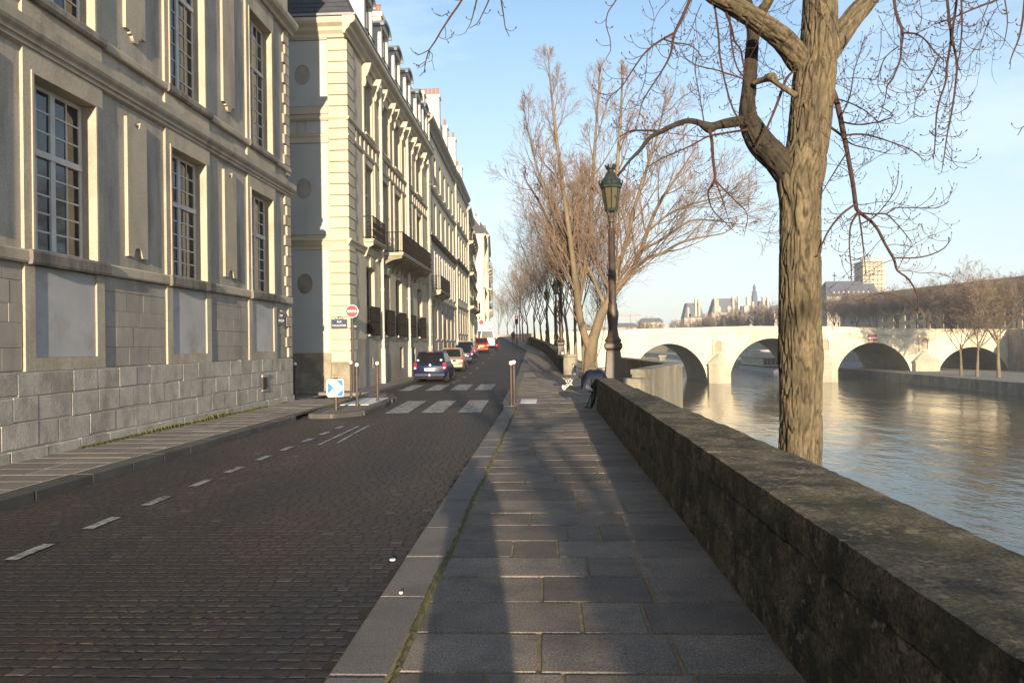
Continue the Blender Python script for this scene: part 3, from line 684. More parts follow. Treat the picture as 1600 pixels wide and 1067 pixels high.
# cellar vent and moss at the foot of the wall
v = MB(); F1.box(v, 21.02, 21.46, .03, .075, .86, .94); F1.box(v, 21.02, 21.46, .03, .07, .46, .50)
v.build('vent_frame', M['ashlar'], H1)
v = MB()
F1.box(v, 21.08, 21.40, .03, .045, .51, .86, 0)
for q in range(7): F1.box(v, 21.08, 21.40, .045, .06, .53 + q * .048, .55 + q * .048, 0)
v.build('vent_grille', M['rust'], H1)
ms = MB(); a = 12.6
while a < 22.8:
    hgt = .03 + .08 * max(0, noise.noise((a * .7, 2.2, 0)) + .35) * (1 - abs(a - 17.5) / 6.5)
    if hgt > .03:
        for q in range(3):
            aa = a + r1.uniform(-.05, .05); h = hgt * r1.uniform(.5, 1.1); wd = r1.uniform(.03, .08); out = .09 + r1.uniform(-.01, .05)
            ms.add([F1.p(aa - wd, .06, -.01), F1.p(aa + wd, .06, -.01), F1.p(aa + wd * .6, out + .03, -.005), F1.p(aa - wd * .6, out + .03, -.005), F1.p(aa, out, h), F1.p(aa + .02, .06, h * 1.1)], [(0, 3, 4, 5), (3, 2, 4), (2, 1, 5, 4)])
    a += .035
tag(ms.build('moss', M['moss'], smooth=70), 'green moss growing along the foot of the house wall by the footway', 'moss', kind='stuff')

def plaque(fac, a, z, wdt, hgt, lines, label, b=.03, arch=True):
    t = thing('street_plaque', label, 'street sign', fac.p(a, b, z)); m_ = MB()
    fac.box(m_, a - wdt / 2, a + wdt / 2, b, b + .008, z - hgt / 2, z + hgt / 2); m_.build('border', M['plaquegreen'], t)
    m_ = MB(); fac.box(m_, a - wdt / 2 + .035, a + wdt / 2 - .035, b + .008, b + .012, z - hgt / 2 + .03, z + hgt / 2 - .03); m_.build('plate', M['plaqueblue'], t)
    rw = wdt * .26
    pts = [(a + rw * math.cos(rad(q)), z + hgt / 2 + rw * .72 * math.sin(rad(q))) for q in range(0, 181, 18)]
    m_ = MB(); fac.prism(m_, pts, b, b + .008); m_.build('arched_top', M['plaquegreen'], t)
    def put(txt, size, dz, db, nm='lettering'):
        # text faces along n, reads left to right for a viewer in front
        n = fac.n; right = Vector((0, 0, 1)).cross(n)
        q = Vector(fac.p(a, db, z + dz)) - ORG[t]
        mw = Matrix(((right.x, 0, n.x, q.x), (right.y, 0, n.y, q.y), (0, 1, 0, q.z), (0, 0, 0, 1)))
        text_mesh(txt, size, M['ball'], nm, t, mw)
    put('4e Arrt', rw * .52, hgt / 2 + rw * .26, b + .009)
    for txt, size, dz in lines: put(txt, size, dz, b + .0135)
    return t
plaque(F1, 22.68, 2.62, .52, .40, [("QUAI", .10, .09), ("D'ANJOU", .105, -.07)], 'blue enamel street plaque on the near corner of the left foreground house', b=.02)

# ------------------------------------------------------------------ second house: quoins, blind ovals, balconies, mansard roof
r2 = random.Random(8)
Y2, X2, E2 = 28.75, -7.70, 48.6
H2 = thing('mansion', 'cream stone mansion on the far corner with blind ovals and a slate mansard roof', 'house', (X2, Y2, 0))
F2 = Fac((X2, 0), (0, 1), (1, 0)); G2 = Fac((0, Y2), (1, 0), (0, -1))
wb = [(31.62, 33.12), (34.97, 36.42), (37.87, 39.50), (41.05, 42.52), (44.35, 46.02)]
opsg = [(a, b, 2.26, 5.17) for a, b in wb]; opsf = [(a, b, 6.25, 9.66) for a, b in wb]; opst = [(a, b, 10.95, 13.4) for a, b in wb]
cel = [(38.5, 39.5, .55, 1.66), (42.2, 43.2, .8, 1.62), (32.2, 32.5, .75, 1.25)]
mb = MB()
F2.wall(mb, Y2, E2, 2.0, 14.2, opsg + opsf + opst, .34, 0, 0, 1)
mb.quad((X2, E2, -.2), (-19, E2, -.2), (-19, E2, 14.2), (X2, E2, 14.2))
mb.build('wall', [M['cream'], M['dark']], H2)
mb = MB(); F2.wall(mb, Y2 + .1, E2, -.2, 2.0, cel, .2, 0, 0, 1, .035); F2.box(mb, Y2 + .1, E2, -.05, .035, 2.0, 2.05); mb.build('base_wall', [M['base2'] if False else M['ashlar'], M['rust']], H2)
# side wall towards the side street
mb = MB(); G2.wall(mb, -24, X2, -.2, 14.2, [], .1); mb.build('side_wall', M['cream'], H2)
def oval_panel(z0, z1, zc):
    a0, a1, ac = -12.4, -8.47, -9.45; n = 24; b = .035; rx, rz_ = .31, .40
    ring = [(ac + rx * math.cos(2 * math.pi * i / n), zc + rz_ * math.sin(2 * math.pi * i / n)) for i in range(n)]
    def edge(i):
        c_, s_ = math.cos(2 * math.pi * i / n), math.sin(2 * math.pi * i / n)
        cands = []
        if c_ > 1e-6: cands.append((a1 - ac) / c_)
        if c_ < -1e-6: cands.append((a0 - ac) / c_)
        if s_ > 1e-6: cands.append((z1 - zc) / s_)
        if s_ < -1e-6: cands.append((z0 - zc) / s_)
        t = min(cands); return (ac + c_ * t, zc + s_ * t)
    out = [edge(i) for i in range(n)]; m_ = MB()
    for i in range(n):
        j = (i + 1) % n; q = [ring[i], out[i]]
        # keep rectangle corners
        cor = [c for c in ((a0, z0), (a1, z0), (a1, z1), (a0, z1)) if min(math.atan2(out[i][1] - zc, out[i][0] - ac) % (2 * math.pi), 99) < (math.atan2(c[1] - zc, c[0] - ac) % (2 * math.pi)) < ((math.atan2(out[j][1] - zc, out[j][0] - ac) % (2 * math.pi)) or 2 * math.pi)]
        poly = [ring[i], out[i]] + cor + [out[j], ring[j]]
        m_.add([G2.p(x, b, z) for x, z in poly], [tuple(range(len(poly)))])
        m_.quad(G2.p(*(ring[i][0], b, ring[i][1])), G2.p(ring[j][0], b, ring[j][1]), G2.p(ring[j][0], -.06 + b, ring[j][1]), G2.p(ring[i][0], b - .06, ring[i][1]))
    G2.box(m_, a1, a1 + .004, 0, b, z0, z1)
    m_.build('plaster_panel', M['gplast'], H2)
    m_ = MB(); G2.prism(m_, [(ac + (rx - .002) * math.cos(2 * math.pi * i / n), zc + (rz_ - .002) * math.sin(2 * math.pi * i / n)) for i in range(n)], .002, .006); m_.build('blind_oval', M['base2'] if zc < 5 else M['ashlar'], H2)
oval_panel(11.2, 13.78, 12.44); oval_panel(6.15, 9.72, 7.95); oval_panel(1.5, 5.52, 4.21)
for z0, z1, bb in ((13.80, 14.0, .07), (10.9, 11.18, .05), (9.75, 10.02, .05), (5.55, 5.72, .03)):
    m_ = MB(); G2.box(m_, -24, -8.44, 0, bb, z0, z1); m_.build('string_course', M['cream'], H2)
for x0, x1 in ((-12.3, -9.75), (-9.62, -9.42), (-9.3, -8.5)):
    m_ = MB(); G2.box(m_, x0, x1, 0, .03, 10.12, 10.8); m_.build('frieze_panel', M['gplast'], H2)
m_ = MB(); G2.box(m_, -24, -8.44, 0, .06, -.2, 1.16); G2.box(m_, -24, -8.44, 0, .05, 1.165, 1.48); m_.build('base_wall', M['base2'], H2)
# quoins wrap the corner: a block per course, joints between
z = 1.12; qh = .437; i = 0
zz = -.15
for (za, zb) in [(-.15, .55), (.56, 1.12)] + [(1.12 + k * qh, 1.12 + (k + 1) * qh) for k in range(29)]:
    if zb > 13.85: break
    if 5.50 < za < 5.75: continue
    low = zb < 1.2
    m_ = MB(); m_.chbox(-8.42, X2 + .055, Y2 - .075, Y2 + (1.05 if i % 2 else .85), za + .012, zb - .012, .02); m_.build('quoin', M['base2'] if low else M['cream'], H2); i += 1
# mouldings of both sides
def both(pts, nm, m_='cream', e=0.):
    k = MB(); F2.prof(k, Y2 - max(p[0] for p in pts), E2, pts); G2.prof(k, -8.45 if e else -24, X2 + max(p[0] for p in pts) * 0 + .0, pts); k.build(nm, M[m_], H2)
both([(0, 5.97), (0, 5.70), (.06, 5.70), (.09, 5.78), (.13, 5.86), (.17, 5.90), (.17, 5.95), (.1, 5.97)], 'string_course')
both([(0, 10.78), (0, 10.62), (.07, 10.62), (.13, 10.70), (.13, 10.76), (.05, 10.78)], 'string_course')
both([(0, 10.08), (0, 9.96), (.05, 9.96), (.09, 10.04), (.09, 10.08)], 'string_course')
both([(0, 14.55), (0, 13.86), (.10, 13.86), (.14, 13.98), (.26, 14.08), (.30, 14.2), (.46, 14.3), (.50, 14.38), (.50, 14.5), (.42, 14.55)], 'cornice')
k = MB(); F2.box(k, Y2 - .5, E2, .36, .52, 14.553, 14.64); G2.box(k, -24, X2 + .36, .36, .52, 14.553, 14.64); k.build('gutter', M['zinc'], H2)
for i in range(26):         # little blocks of the frieze
    a = 30.0 + i * .72
    k = MB(); F2.box(k, a, a + .2, 0, .045, 10.1, 10.6); k.build('frieze_block', M['cream'], H2)
for (a, b) in wb:           # pilaster strips, brackets, sills, lintels of each bay
    for aa in (a - .36, b + .14):
        k = MB(); F2.box(k, aa, aa + .22, 0, .06, 10.8, 13.1); F2.box(k, aa, aa + .22, 0, .055, 6.0, 9.94); k.build('pilaster_strip', M['cream'], H2)
        k = MB(); F2.prism(k, [(aa + .02, 13.1), (aa + .2, 13.1), (aa + .2, 13.84), (aa + .02, 13.84)], .002, .16)
        F2.prof(k, aa + .03, aa + .19, [(.16, 13.84), (.16, 13.25), (.22, 13.3), (.34, 13.6), (.40, 13.84)]); F2.prof(k, aa + .03, aa + .19, [(.06, 13.2), (.06, 12.85), (.12, 12.85), (.17, 13.0), (.16, 13.2)]); k.build('scroll_bracket', M['cream'], H2)
    for z in (2.16, 6.16, 10.86):
        k = MB(); F2.box(k, a - .12, b + .12, -.3, .12 if z > 3 else .16, z, z + .10); k.build('sill', M['cream'], H2)
    F2.window(H2, a + .01, b - .01, 6.3, 9.62, -.26, 2, ((.66, 4), (.34, 2)), fr=.07, m='whitepaint', pane_obj=False)
    F2.window(H2, a + .01, b - .01, 11.0, 13.36, -.26, 2, ((1, 5),), fr=.07, pane_obj=False)
    F2.window(H2, a + .01, b - .01, 2.3, 5.13, -.26, 2, ((1, 6),), fr=.07, m='rust', pane_obj=False)
    k = MB()                # cage grille in front of the lower half of the ground-floor window
    for q in range(15):
        aa = a - .08 + (b - a + .16) * q / 14; F2.box(k, aa - .012, aa + .012, .20, .225, 2.2, 3.45)
    for q in range(3):
        for aa in (a - .08, b + .08): F2.box(k, aa - .012, aa + .012, .03 + q * .08, .055 + q * .08, 2.2, 3.45)
    for z in (2.22, 2.8, 3.42): F2.box(k, a - .1, b + .1, .195, .23, z, z + .035); F2.box(k, a - .1, a - .065, 0, .23, z, z + .035); F2.box(k, b + .065, b + .1, 0, .23, z, z + .035)
    F2.box(k, a - .02, b + .02, .10, .11, 2.25, 3.4)
    k.build('window_grille', M['iron'], H2)
    k = MB(); F2.prism(k, [((a + b) / 2 - .2, 5.2), ((a + b) / 2 + .2, 5.2), ((a + b) / 2 + .3, 5.66), ((a + b) / 2 - .3, 5.66)], 0, .07); k.build('keystone', M['cream'], H2)
for a0, a1, z0, z1 in cel[:2]:
    k = MB(); F2.prism(k, [(a0, z0), (a1, z0), (a1, z1 - .3)] + [((a0 + a1) / 2 + (a1 - a0) / 2 * math.cos(rad(t)), z1 - .3 + .3 * math.sin(rad(t))) for t in range(15, 180, 15)] + [(a0, z1 - .3)], -.12, -.08); k.build('cellar_door', M['rust'], H2)
def balcony(fac, H, a0, a1, z, out, hgt=.95, brackets=2, floor=.12):
    k = MB(); fac.box(k, a0, a1, 0, out, z - floor, z); fac.box(k, a0 - .04, a1 + .04, 0, out + .05, z - .04, z - .002); o = k.build('balcony', M['cream'], H)
    k = MB(); R = lambda a, b, a2, b2, z0, z1: fac.box(k, a, a2, b, b2, z0, z1)
    for z0 in (z + .06, z + hgt): R(a0, out - .03, a1, out, z0, z0 + .035); R(a0, 0, a0 + .03, out, z0, z0 + .035); R(a1 - .03, 0, a1, out, z0, z0 + .035)
    n = round((a1 - a0) / .13)
    for i in range(n + 1):
        a = a0 + .012 + (a1 - a0 - .024) * i / n; R(a - .011, out - .026, a + .011, out - .004, z, z + hgt)
        if i % 2 == 0 and i < n:      # scrolls
            cx_ = a + (a1 - a0) / n; 
            for zc in (.30, .62):
                for t in range(6):
                    u = rad(60 * t); v = rad(60 * t + 60); rr_ = .085
                    p, q = (cx_ + rr_ * math.cos(u), z + zc + rr_ * 1.3 * math.sin(u)), (cx_ + rr_ * math.cos(v), z + zc + rr_ * 1.3 * math.sin(v))
                    k.tube([fac.p(p[0], out - .015, p[1]), fac.p(q[0], out - .015, q[1])], .014, 3)
    for side in (a0, a1):
        for i in range(1, max(2, round(out / .13))):
            b = out * i / max(2, round(out / .13)); R(side - .0 if side == a0 else side - .025, b - .011, side + .025 if side == a0 else side, b + .011, z, z + hgt)
        for zc in (.3, .62):
            for t in range(6):
                u = rad(60 * t); v = rad(60 * t + 60); k.tube([fac.p(side, out / 2 + .09 * math.cos(u), z + zc + .12 * math.sin(u)), fac.p(side, out / 2 + .09 * math.cos(v), z + zc + .12 * math.sin(v))], .014, 3)
    k.build('railing', M['iron'], o)
    for i in range(brackets):
        a = a0 + .15 + (a1 - a0 - .3) * i / max(1, brackets - 1)
        k = MB(); fac.prof(k, a - .07, a + .07, [(0, z - floor), (0, z - .75), (.08, z - .72), (.16, z - .5), (out * .5, z - .34), (out * .92, z - .26), (out * .95, z - floor)]); k.build('bracket', M['cream'] if brackets < 4 else M['base2'], o)
    return o
balcony(F2, H2, 31.2, 33.6, 6.30, .42); balcony(F2, H2, 34.75, 43.4, 6.15, 1.0, brackets=9); balcony(F2, H2, 44.1, 46.4, 6.25, .42)
def drainpipe(fac, H, a, z0, z1, m_='pipe', r=.075):
    k = MB(); k.tube([fac.p(a, .13, z0), fac.p(a, .13, z1)], r, 8)
    z = z0 + .3
    while z < z1: k.tube([fac.p(a, .13, z), fac.p(a, .13, z + .09)], r + .018, 8); z += 2.0
    k.tube([fac.p(a, .13, z0), fac.p(a, .13, z0 + 1.6)], r + .03, 8)
    k.build('drainpipe', M[m_], H, smooth=40)
drainpipe(F2, H2, 34.15, 0, 13.9); drainpipe(F2, H2, 40.85, 0, 13.9); drainpipe(F2, H2, 48.1, .1, 14.2)
# mansard roof
RB, RT, ROUT = 14.6, 18.0, 1.15
k = MB(); k.hexa([(-19, Y2 - .36, RB), (X2 + .36, Y2 - .36, RB), (X2 + .36, E2, RB), (-19, E2, RB), (-19, Y2 + ROUT, RT), (X2 - ROUT, Y2 + ROUT, RT), (X2 - ROUT, E2, RT), (-19, E2, RT)])
k.hexa([(-19, Y2 + ROUT, RT), (X2 - ROUT, Y2 + ROUT, RT), (X2 - ROUT, E2, RT), (-19, E2, RT), (-15, Y2 + 4, RT + 1.2), (-13, Y2 + 4, RT + 1.2), (-13, E2, RT + 1.2), (-15, E2, RT + 1.2)])
roof2 = k.build('roof', M['slate'], H2)
def courses(H, x0, x1, n=16):     # slate courses of the side slope as thin lapped strips
    k = MB()
    for i in range(n):
        t0, t1 = i / n, (i + 1) / n; ins = lambda t: ROUT * t * 1.51 / 1.51
        y0, y1 = Y2 - .36 + (ROUT + .36) * t0, Y2 - .36 + (ROUT + .36) * t1; z0, z1 = RB + (RT - RB) * t0, RB + (RT - RB) * t1
        xa = X2 + .36 - (ROUT + .36) * t0
        k.quad((x0, y0 - .025, z0), (xa, y0 - .025, z0), (xa - (ROUT + .36) / n, y1, z1 + .01), (x0, y1, z1 + .01)); k.quad((x0, y0, z0 - .004), (xa, y0, z0 - .004), (xa, y0 - .025, z0), (x0, y0 - .025, z0))
    tag(k.build('slate_courses', M['slate'], H), kind='stuff')
courses(H2, -19, 0)
def dormer(fac, H, ac, zb, wd=1.5, hg=1.55, b0=-.35, m_='whitepaint', curved=True):
    k = MB(); h = wd / 2
    arch = [(ac + h * math.cos(rad(t)), zb + hg + .35 * math.sin(rad(t))) for t in range(0, 181, 15)]
    fac.prism(k, [(ac - h, zb), (ac - h + .22, zb), (ac - h + .22, zb + hg), (ac - h, zb + hg)], b0 - 1.6, b0); fac.prism(k, [(ac + h - .22, zb), (ac + h, zb), (ac + h, zb + hg), (ac + h - .22, zb + hg)], b0 - 1.6, b0)
    fac.prism(k, arch, b0 - 1.6, b0 + .03)
    o = k.build('dormer', M[m_], H)
    k = MB(); ring = [(ac + (h + .12) * math.cos(rad(t)), zb + hg + .02 + .48 * math.sin(rad(t))) for t in range(0, 181, 15)]
    fac.prism(k, ring + arch[::-1], b0 - 1.7, b0 + .16); k.build('dormer_roof', M['zinc'], o)
    k = MB(); fac.box(k, ac - h + .22, ac + h - .22, b0 - .2, b0 - .14, zb, zb + hg); k.build('pane', M['glass'], o)
    k = MB()
    for x in (ac - .03, ac - h + .22, ac + h - .28): fac.box(k, x, x + .06, b0 - .14, b0 - .1, zb, zb + hg)
    fac.box(k, ac - h + .22, ac + h - .22, b0 - .14, b0 - .11, zb + .75, zb + .8); k.build('window_frame', M['whitepaint'], o)
    k = MB(); fac.box(k, ac - h, ac + h, b0 + .05, b0 + .08, zb + .75, zb + .79)
    for q in range(9): x = ac - h + wd * q / 8; fac.box(k, x - .01, x + .01, b0 + .055, b0 + .075, zb, zb + .76)
    k.build('railing', M['iron'], o)
for a, b in wb + [(47.1, 48.3)]: dormer(F2, H2, (a + b) / 2 - .25, 14.6, wd=1.6, hg=2.25, b0=.12)
def chimney(H, x0, x1, y0, y1, z0, z1, pots, m_='white'):
    k = MB(); k.box(x0, x1, y0, y1, z0, z1); k.box(x0 - .08, x1 + .08, y0 - .08, y1 + .08, z1 - .25, z1 - .002)
    o = k.build('chimney', M[m_], H)
    for i in range(pots):
        x = x0 + (x1 - x0) * (i + .5) / pots; q = MB(); q.lathe([(.13, 0), (.15, .06), (.12, .1), (.10, .55), (.13, .58), (.13, .64)], (x, (y0 + y1) / 2, z1), 10); q.build('chimney_pot', M['pot'], o, smooth=40)
chimney(H2, -10.5, -9.1, 41.6, 42.5, 15.5, 20.7, 3); chimney(H2, -11.9, -10.52, 41.65, 42.4, 15.5, 21.0, 3)
plaque(G2, -8.08, 2.62, .64, .36, [('RUE', .10, .075), ('POULLETIER', .098, -.07)], 'blue enamel street plaque on the sunlit quoins of the far corner behind the round sign', b=.085)
plaque(F2, 29.3, 2.6, .5, .36, [('QUAI', .10, .075), ("D'ANJOU", .095, -.07)], 'small street plaque on the street front of the mansion seen at a glancing angle', b=.07)

# ------------------------------------------------------------------ the houses beyond
def row_house(name, label, p0, p1, zb, z_top, floors, bays_n, win_w, mwall, roof_h=2.4, strings=(), chim=(), pipes=True, side=8.0, shut=False, cornice=.45, seedv=1, ground_m='ashlar', gtop=None, dorm=0, depth=11):
    p0 = Vector((*p0, 0)); p1 = Vector((*p1, 0)); Ln = (p1 - p0).length; u = (p1 - p0) / Ln; n = Vector((u.y, -u.x, 0))
    F = Fac((p0.x, p0.y), (u.x, u.y), (n.x, n.y)); H = thing(name, label, 'house', (p0.x, p0.y, zb)); r_ = random.Random(seedv)
    pitch = Ln / bays_n; cols = [(pitch * (i + .5) - win_w / 2, pitch * (i + .5) + win_w / 2) for i in range(bays_n)]
    ops = [(a, b, z0, z1) for z0, z1 in floors for a, b in cols]
    k = MB(); F.wall(k, 0, Ln, zb - .5, z_top, ops, .25, 0, 0, 1)
    bk = [F.p(0, 0, 0), F.p(0, -depth, 0), F.p(Ln, -depth, 0), F.p(Ln, 0, 0)]
    for i, j in ((0, 1), (2, 3)):
        k.quad((bk[j][0], bk[j][1], zb - .5), (bk[i][0], bk[i][1], zb - .5), (bk[i][0], bk[i][1], z_top), (bk[j][0], bk[j][1], z_top), 0)
    k.build('wall', [M[mwall], M['dark']], H)
    if gtop:
        k = MB()
        ed = [0] + [v for c in cols for v in c] + [Ln]
        for a, b in zip(ed[::2], ed[1::2]): F.box(k, a, b, 0, .04, zb - .5, gtop)
        k.build('ground_floor_facing', M[ground_m], H)
    for fi, (z0, z1) in enumerate(floors):
        for a, b in cols:
            F.window(H, a, b, z0, z1, -.17, 2, ((1, 4),), fr=.07, pane_obj=False)
            k = MB(); F.box(k, a - .08, b + .08, -.1, .08, z0 - .1, z0); k.build('sill', M[mwall], H)
            if shut and fi in shut:
                for aa in (a - win_w * .46, b + .02):
                    k = MB(); F.box(k, aa, aa + win_w * .42, .02, .06, z0 + .03, z1 - .03); k.build('shutter', M['whitepaint'], H)
    for z, out in strings:
        k = MB(); F.prof(k, 0, Ln, [(0, z + .1), (0, z - .16), (out * .5, z - .16), (out, z - .02), (out, z + .06), (out * .8, z + .1)]); k.build('string_course', M['sill'] if out > .2 else M[mwall], H)
    k = MB(); F.prof(k, -.0, Ln, [(0, z_top + .05), (0, z_top - .7), (.1, z_top - .7), (.2, z_top - .45), (cornice, z_top - .2), (cornice + .06, z_top), (cornice, z_top + .05)]); k.build('cornice', M['ashlar'], H)
    k = MB(); o0, o1 = cornice - .05, -1.3
    k.hexa([F.p(0, -depth, z_top + .05), F.p(Ln, -depth, z_top + .05), F.p(Ln, o0, z_top + .05), F.p(0, o0, z_top + .05), F.p(0, -depth + 2, z_top + roof_h), F.p(Ln, -depth + 2, z_top + roof_h), F.p(Ln, o1, z_top + roof_h), F.p(0, o1, z_top + roof_h)]); k.build('roof', M['slate'], H)
    for i in range(dorm): dormer(F, H, Ln * (i + .5) / dorm, z_top + .1, wd=1.3, hg=1.2, b0=-.3)
    for a, b0, b1, zt, pots in chim:
        k = MB(); F.box(k, a, a + .9, b0, b1, z_top - .5, zt); F.box(k, a - .06, a + .96, b0 - .06, b1 + .06, zt - .22, zt - .002); o = k.build('chimney', M['white'], H)
        for i in range(pots):
            x, y, _ = F.p(a + .45, b0 + (b1 - b0) * (i + .5) / pots, 0); q = MB(); q.lathe([(.14, 0), (.12, .1), (.10, .55), (.13, .6)], (x, y, zt), 8); q.build('chimney_pot', M['pot'], o)
    if pipes: drainpipe(F, H, .3, zb, z_top - .5)
    return F, H, Ln
F3, H3, _ = row_house('town_house', 'long pale town house with plain rows of windows next beyond the cream mansion', (-7.75, 48.65), (-8.06, 66), .1, 17.0, ((2.2, 4.3), (5.6, 8.4), (9.6, 11.9), (13.1, 15.2)), 6, 1.15, 'cream2',
    strings=((5.05, .14), (9.15, .34), (12.6, .2)), chim=((.05, -7, -.1, 18.6, 0), (8.7, -1.7, -.15, 21.3, 5), (13.5, -1.0, -.1, 20.3, 2)), shut=(1,), seedv=3, gtop=4.9)
balcony(F3, H3, .6, 6.2, 5.45, .8, brackets=3)
k = MB(); F3.prism(k, [(7.6, .1), (9.0, .1), (9.0, 3.2), (8.3, 3.9), (7.6, 3.2)], .045, .09); k.build('street_door', M['wood'], H3)
F4, H4, _ = row_house('town_house', 'second long pale town house sharing its cornice line with the one before', (-8.07, 66.05), (-8.33, 79), .7, 17.3, ((2.9, 4.8), (6.2, 8.9), (10.0, 12.2), (13.4, 15.4)), 5, 1.1, 'cream2',
    strings=((5.4, .14), (9.5, .3), (12.9, .2)), chim=((3.0, -1.6, -.1, 21.2, 3), (11.5, -4.2, -.3, 20.6, 4)), seedv=4, gtop=5.3)
F5, H5, _ = row_house('apartment_house', 'narrow apartment house with stacked curved balconies farther down the street', (-8.33, 79.05), (-8.95, 90), 1.0, 16.6, ((2.6, 4.8), (6.2, 8.8), (9.8, 12.2), (13.2, 15.2)), 4, 1.2, 'cream',
    strings=((5.3, .2), (9.2, .3), (12.7, .2)), dorm=4, seedv=5)
for z in (6.0, 9.6, 13.0):
    for a in (.4, 3.1, 5.9, 8.5): balcony(F5, H5, a, a + 2.0, z, .7, brackets=2)
F6, H6, _ = row_house('apartment_house', 'apartment house with grey dormers in front of the tall white gable', (-8.95, 90.05), (-9.85, 105), 1.4, 15.6, ((3, 5.0), (6.4, 8.7), (9.8, 12), (12.8, 14.4)), 5, 1.2, 'cream2', strings=((5.6, .2), (9.3, .3)), dorm=5, seedv=6)
balcony(F6, H6, 1, 8, 6.2, .8, brackets=4)
F7, H7, _ = row_house('apartment_house', 'tall house whose blank sunlit white gable juts out over the street', (-8.8, 105.1), (-9.55, 118), 1.9, 17.6, ((3.5, 5.6), (7, 9.3), (10.4, 12.4), (13.6, 15.6)), 4, 1.2, 'white', strings=((6.2, .2), (9.9, .3)), seedv=7, chim=((.1, -3.5, -.4, 20, 3),))
F8, H8, _ = row_house('apartment_house', 'far apartment house with many small balconies where the street bends left', (-9.2, 118.1), (-11.1, 146), 2.4, 19.4, ((4, 6.4), (7.6, 10), (11, 13.2), (14.2, 16.2), (16.8, 18.4)), 9, 1.2, 'white', strings=((7.0, .2), (10.5, .3), (13.8, .2)), seedv=8, dorm=6)
for z in (7.5, 10.9, 14.1):
    for a in (1, 7, 13, 19, 25): balcony(F8, H8, a, a + 2.2, z, .8, brackets=2)
F9, H9, _ = row_house('apartment_house', 'last house in view at the end of the bending street', (-11.2, 146.1), (-19, 190), 3, 18.5, ((5, 7), (8.4, 10.6), (11.8, 14), (15, 17)), 10, 1.3, 'cream2', strings=((7.6, .2), (11.2, .3)), seedv=9)

# ------------------------------------------------------------------ river, banks, bridge
def water_mat():
    m = bpy.data.materials.new('river_water'); m.use_nodes = True; t = m.node_tree; n = t.nodes; l = t.links.new; p = n['Principled BSDF']
    p.inputs['Base Color'].default_value = (.060, .056, .030, 1); p.inputs['Roughness'].default_value = .10; p.inputs['IOR'].default_value = 1.33; p.inputs['Specular IOR Level'].default_value = .5
    g = n.new('ShaderNodeNewGeometry'); hs = []
    for sc, st, det in ((.55, (1, .55, 1), 5), (.09, (1.3, .5, 1), 3), (2.6, (1, .7, 1), 3)):
        mp = n.new('ShaderNodeMapping'); mp.inputs['Scale'].default_value = st; mp.inputs['Rotation'].default_value = (0, 0, .5); l(g.outputs['Position'], mp.inputs[0])
        z = n.new('ShaderNodeTexNoise'); z.inputs['Scale'].default_value = sc; z.inputs['Detail'].default_value = det; l(mp.outputs[0], z.inputs[0]); hs.append(z.outputs[0])
    # patches of smoother and rougher water
    mr = n.new('ShaderNodeMapRange'); l(hs[1], mr.inputs[0]); mr.inputs[1].default_value = .35; mr.inputs[2].default_value = .65; mr.inputs[3].default_value = .12; mr.inputs[4].default_value = .5
    a = n.new('ShaderNodeMath'); a.operation = 'MULTIPLY'; l(hs[2], a.inputs[0]); a.inputs[1].default_value = .16
    b = n.new('ShaderNodeMath'); b.operation = 'ADD'; l(hs[0], b.inputs[0]); l(a.outputs[0], b.inputs[1])
    bp = n.new('ShaderNodeBump'); bp.inputs['Distance'].default_value = .30; l(mr.outputs[0], bp.inputs['Strength']); l(b.outputs[0], bp.inputs['Height']); l(bp.outputs[0], p.inputs['Normal'])
    return m
mb = MB(); mb.quad((1.5, -200, -6.2), (160, -200, -6.2), (160, 900, -6.2), (1.5, 900, -6.2)); tag(mb.build('river', water_mat()), kind='structure')
mb = MB(); mb.box(1.9, 12.5, -140, 470, -8, -5.0); tag(mb.build('lower_quay', M['bank']), kind='structure')
mb = MB(); mb.box(64, 88.6, 20, 480, -8, -4.45); mb.box(63.8, 64.6, 20, 480, -8, -4.40); fb = mb.build('far_quay', M['quay']); tag(fb, kind='structure')
mb = MB(); mb.quad((64.7, 20, -4.39), (88, 20, -4.39), (88, 480, -4.39), (64.7, 480, -4.39)); mb.build('quay_surface', M['bank'], fb)
mb = MB(); mb.box(88.2, 400, 20, 900, -8, 2.1); tag(mb.build('far_ground', M['tar']), kind='structure')
mb = MB(); mb.box(-200, 400, 480, 900, -8, 1.5); tag(mb.build('distant_ground', M['tar']), kind='structure')
EM = thing('embankment_wall', 'long pale embankment wall on the far bank to the right of the bridge', 'wall', (88.4, 100, -4.4))
mb = MB(); mb.box(87.7, 88.6, 20, 144.6, -4.5, 2.2); mb.build('wall', M['quay'], EM)
mb = MB(); mb.box(87.75, 88.3, 20, 144.6, 2.25, 3.3); mb.box(87.6, 88.65, 20, 144.6, 2.05, 2.245); mb.build('parapet', M['quay'], EM)
for y in range(30, 145, 6):
    mb = MB(); mb.box(87.65, 88.35, y, y + .8, 3.3, 3.42); mb.build('merlon', M['quay'], EM)
mb = MB(); mb.box(87.7, 88.6, 165.2, 480, -4.5, 3.0); tag(mb.build('embankment_wall', M['quay']), 'embankment wall of the far bank seen through the bridge arches', 'wall')

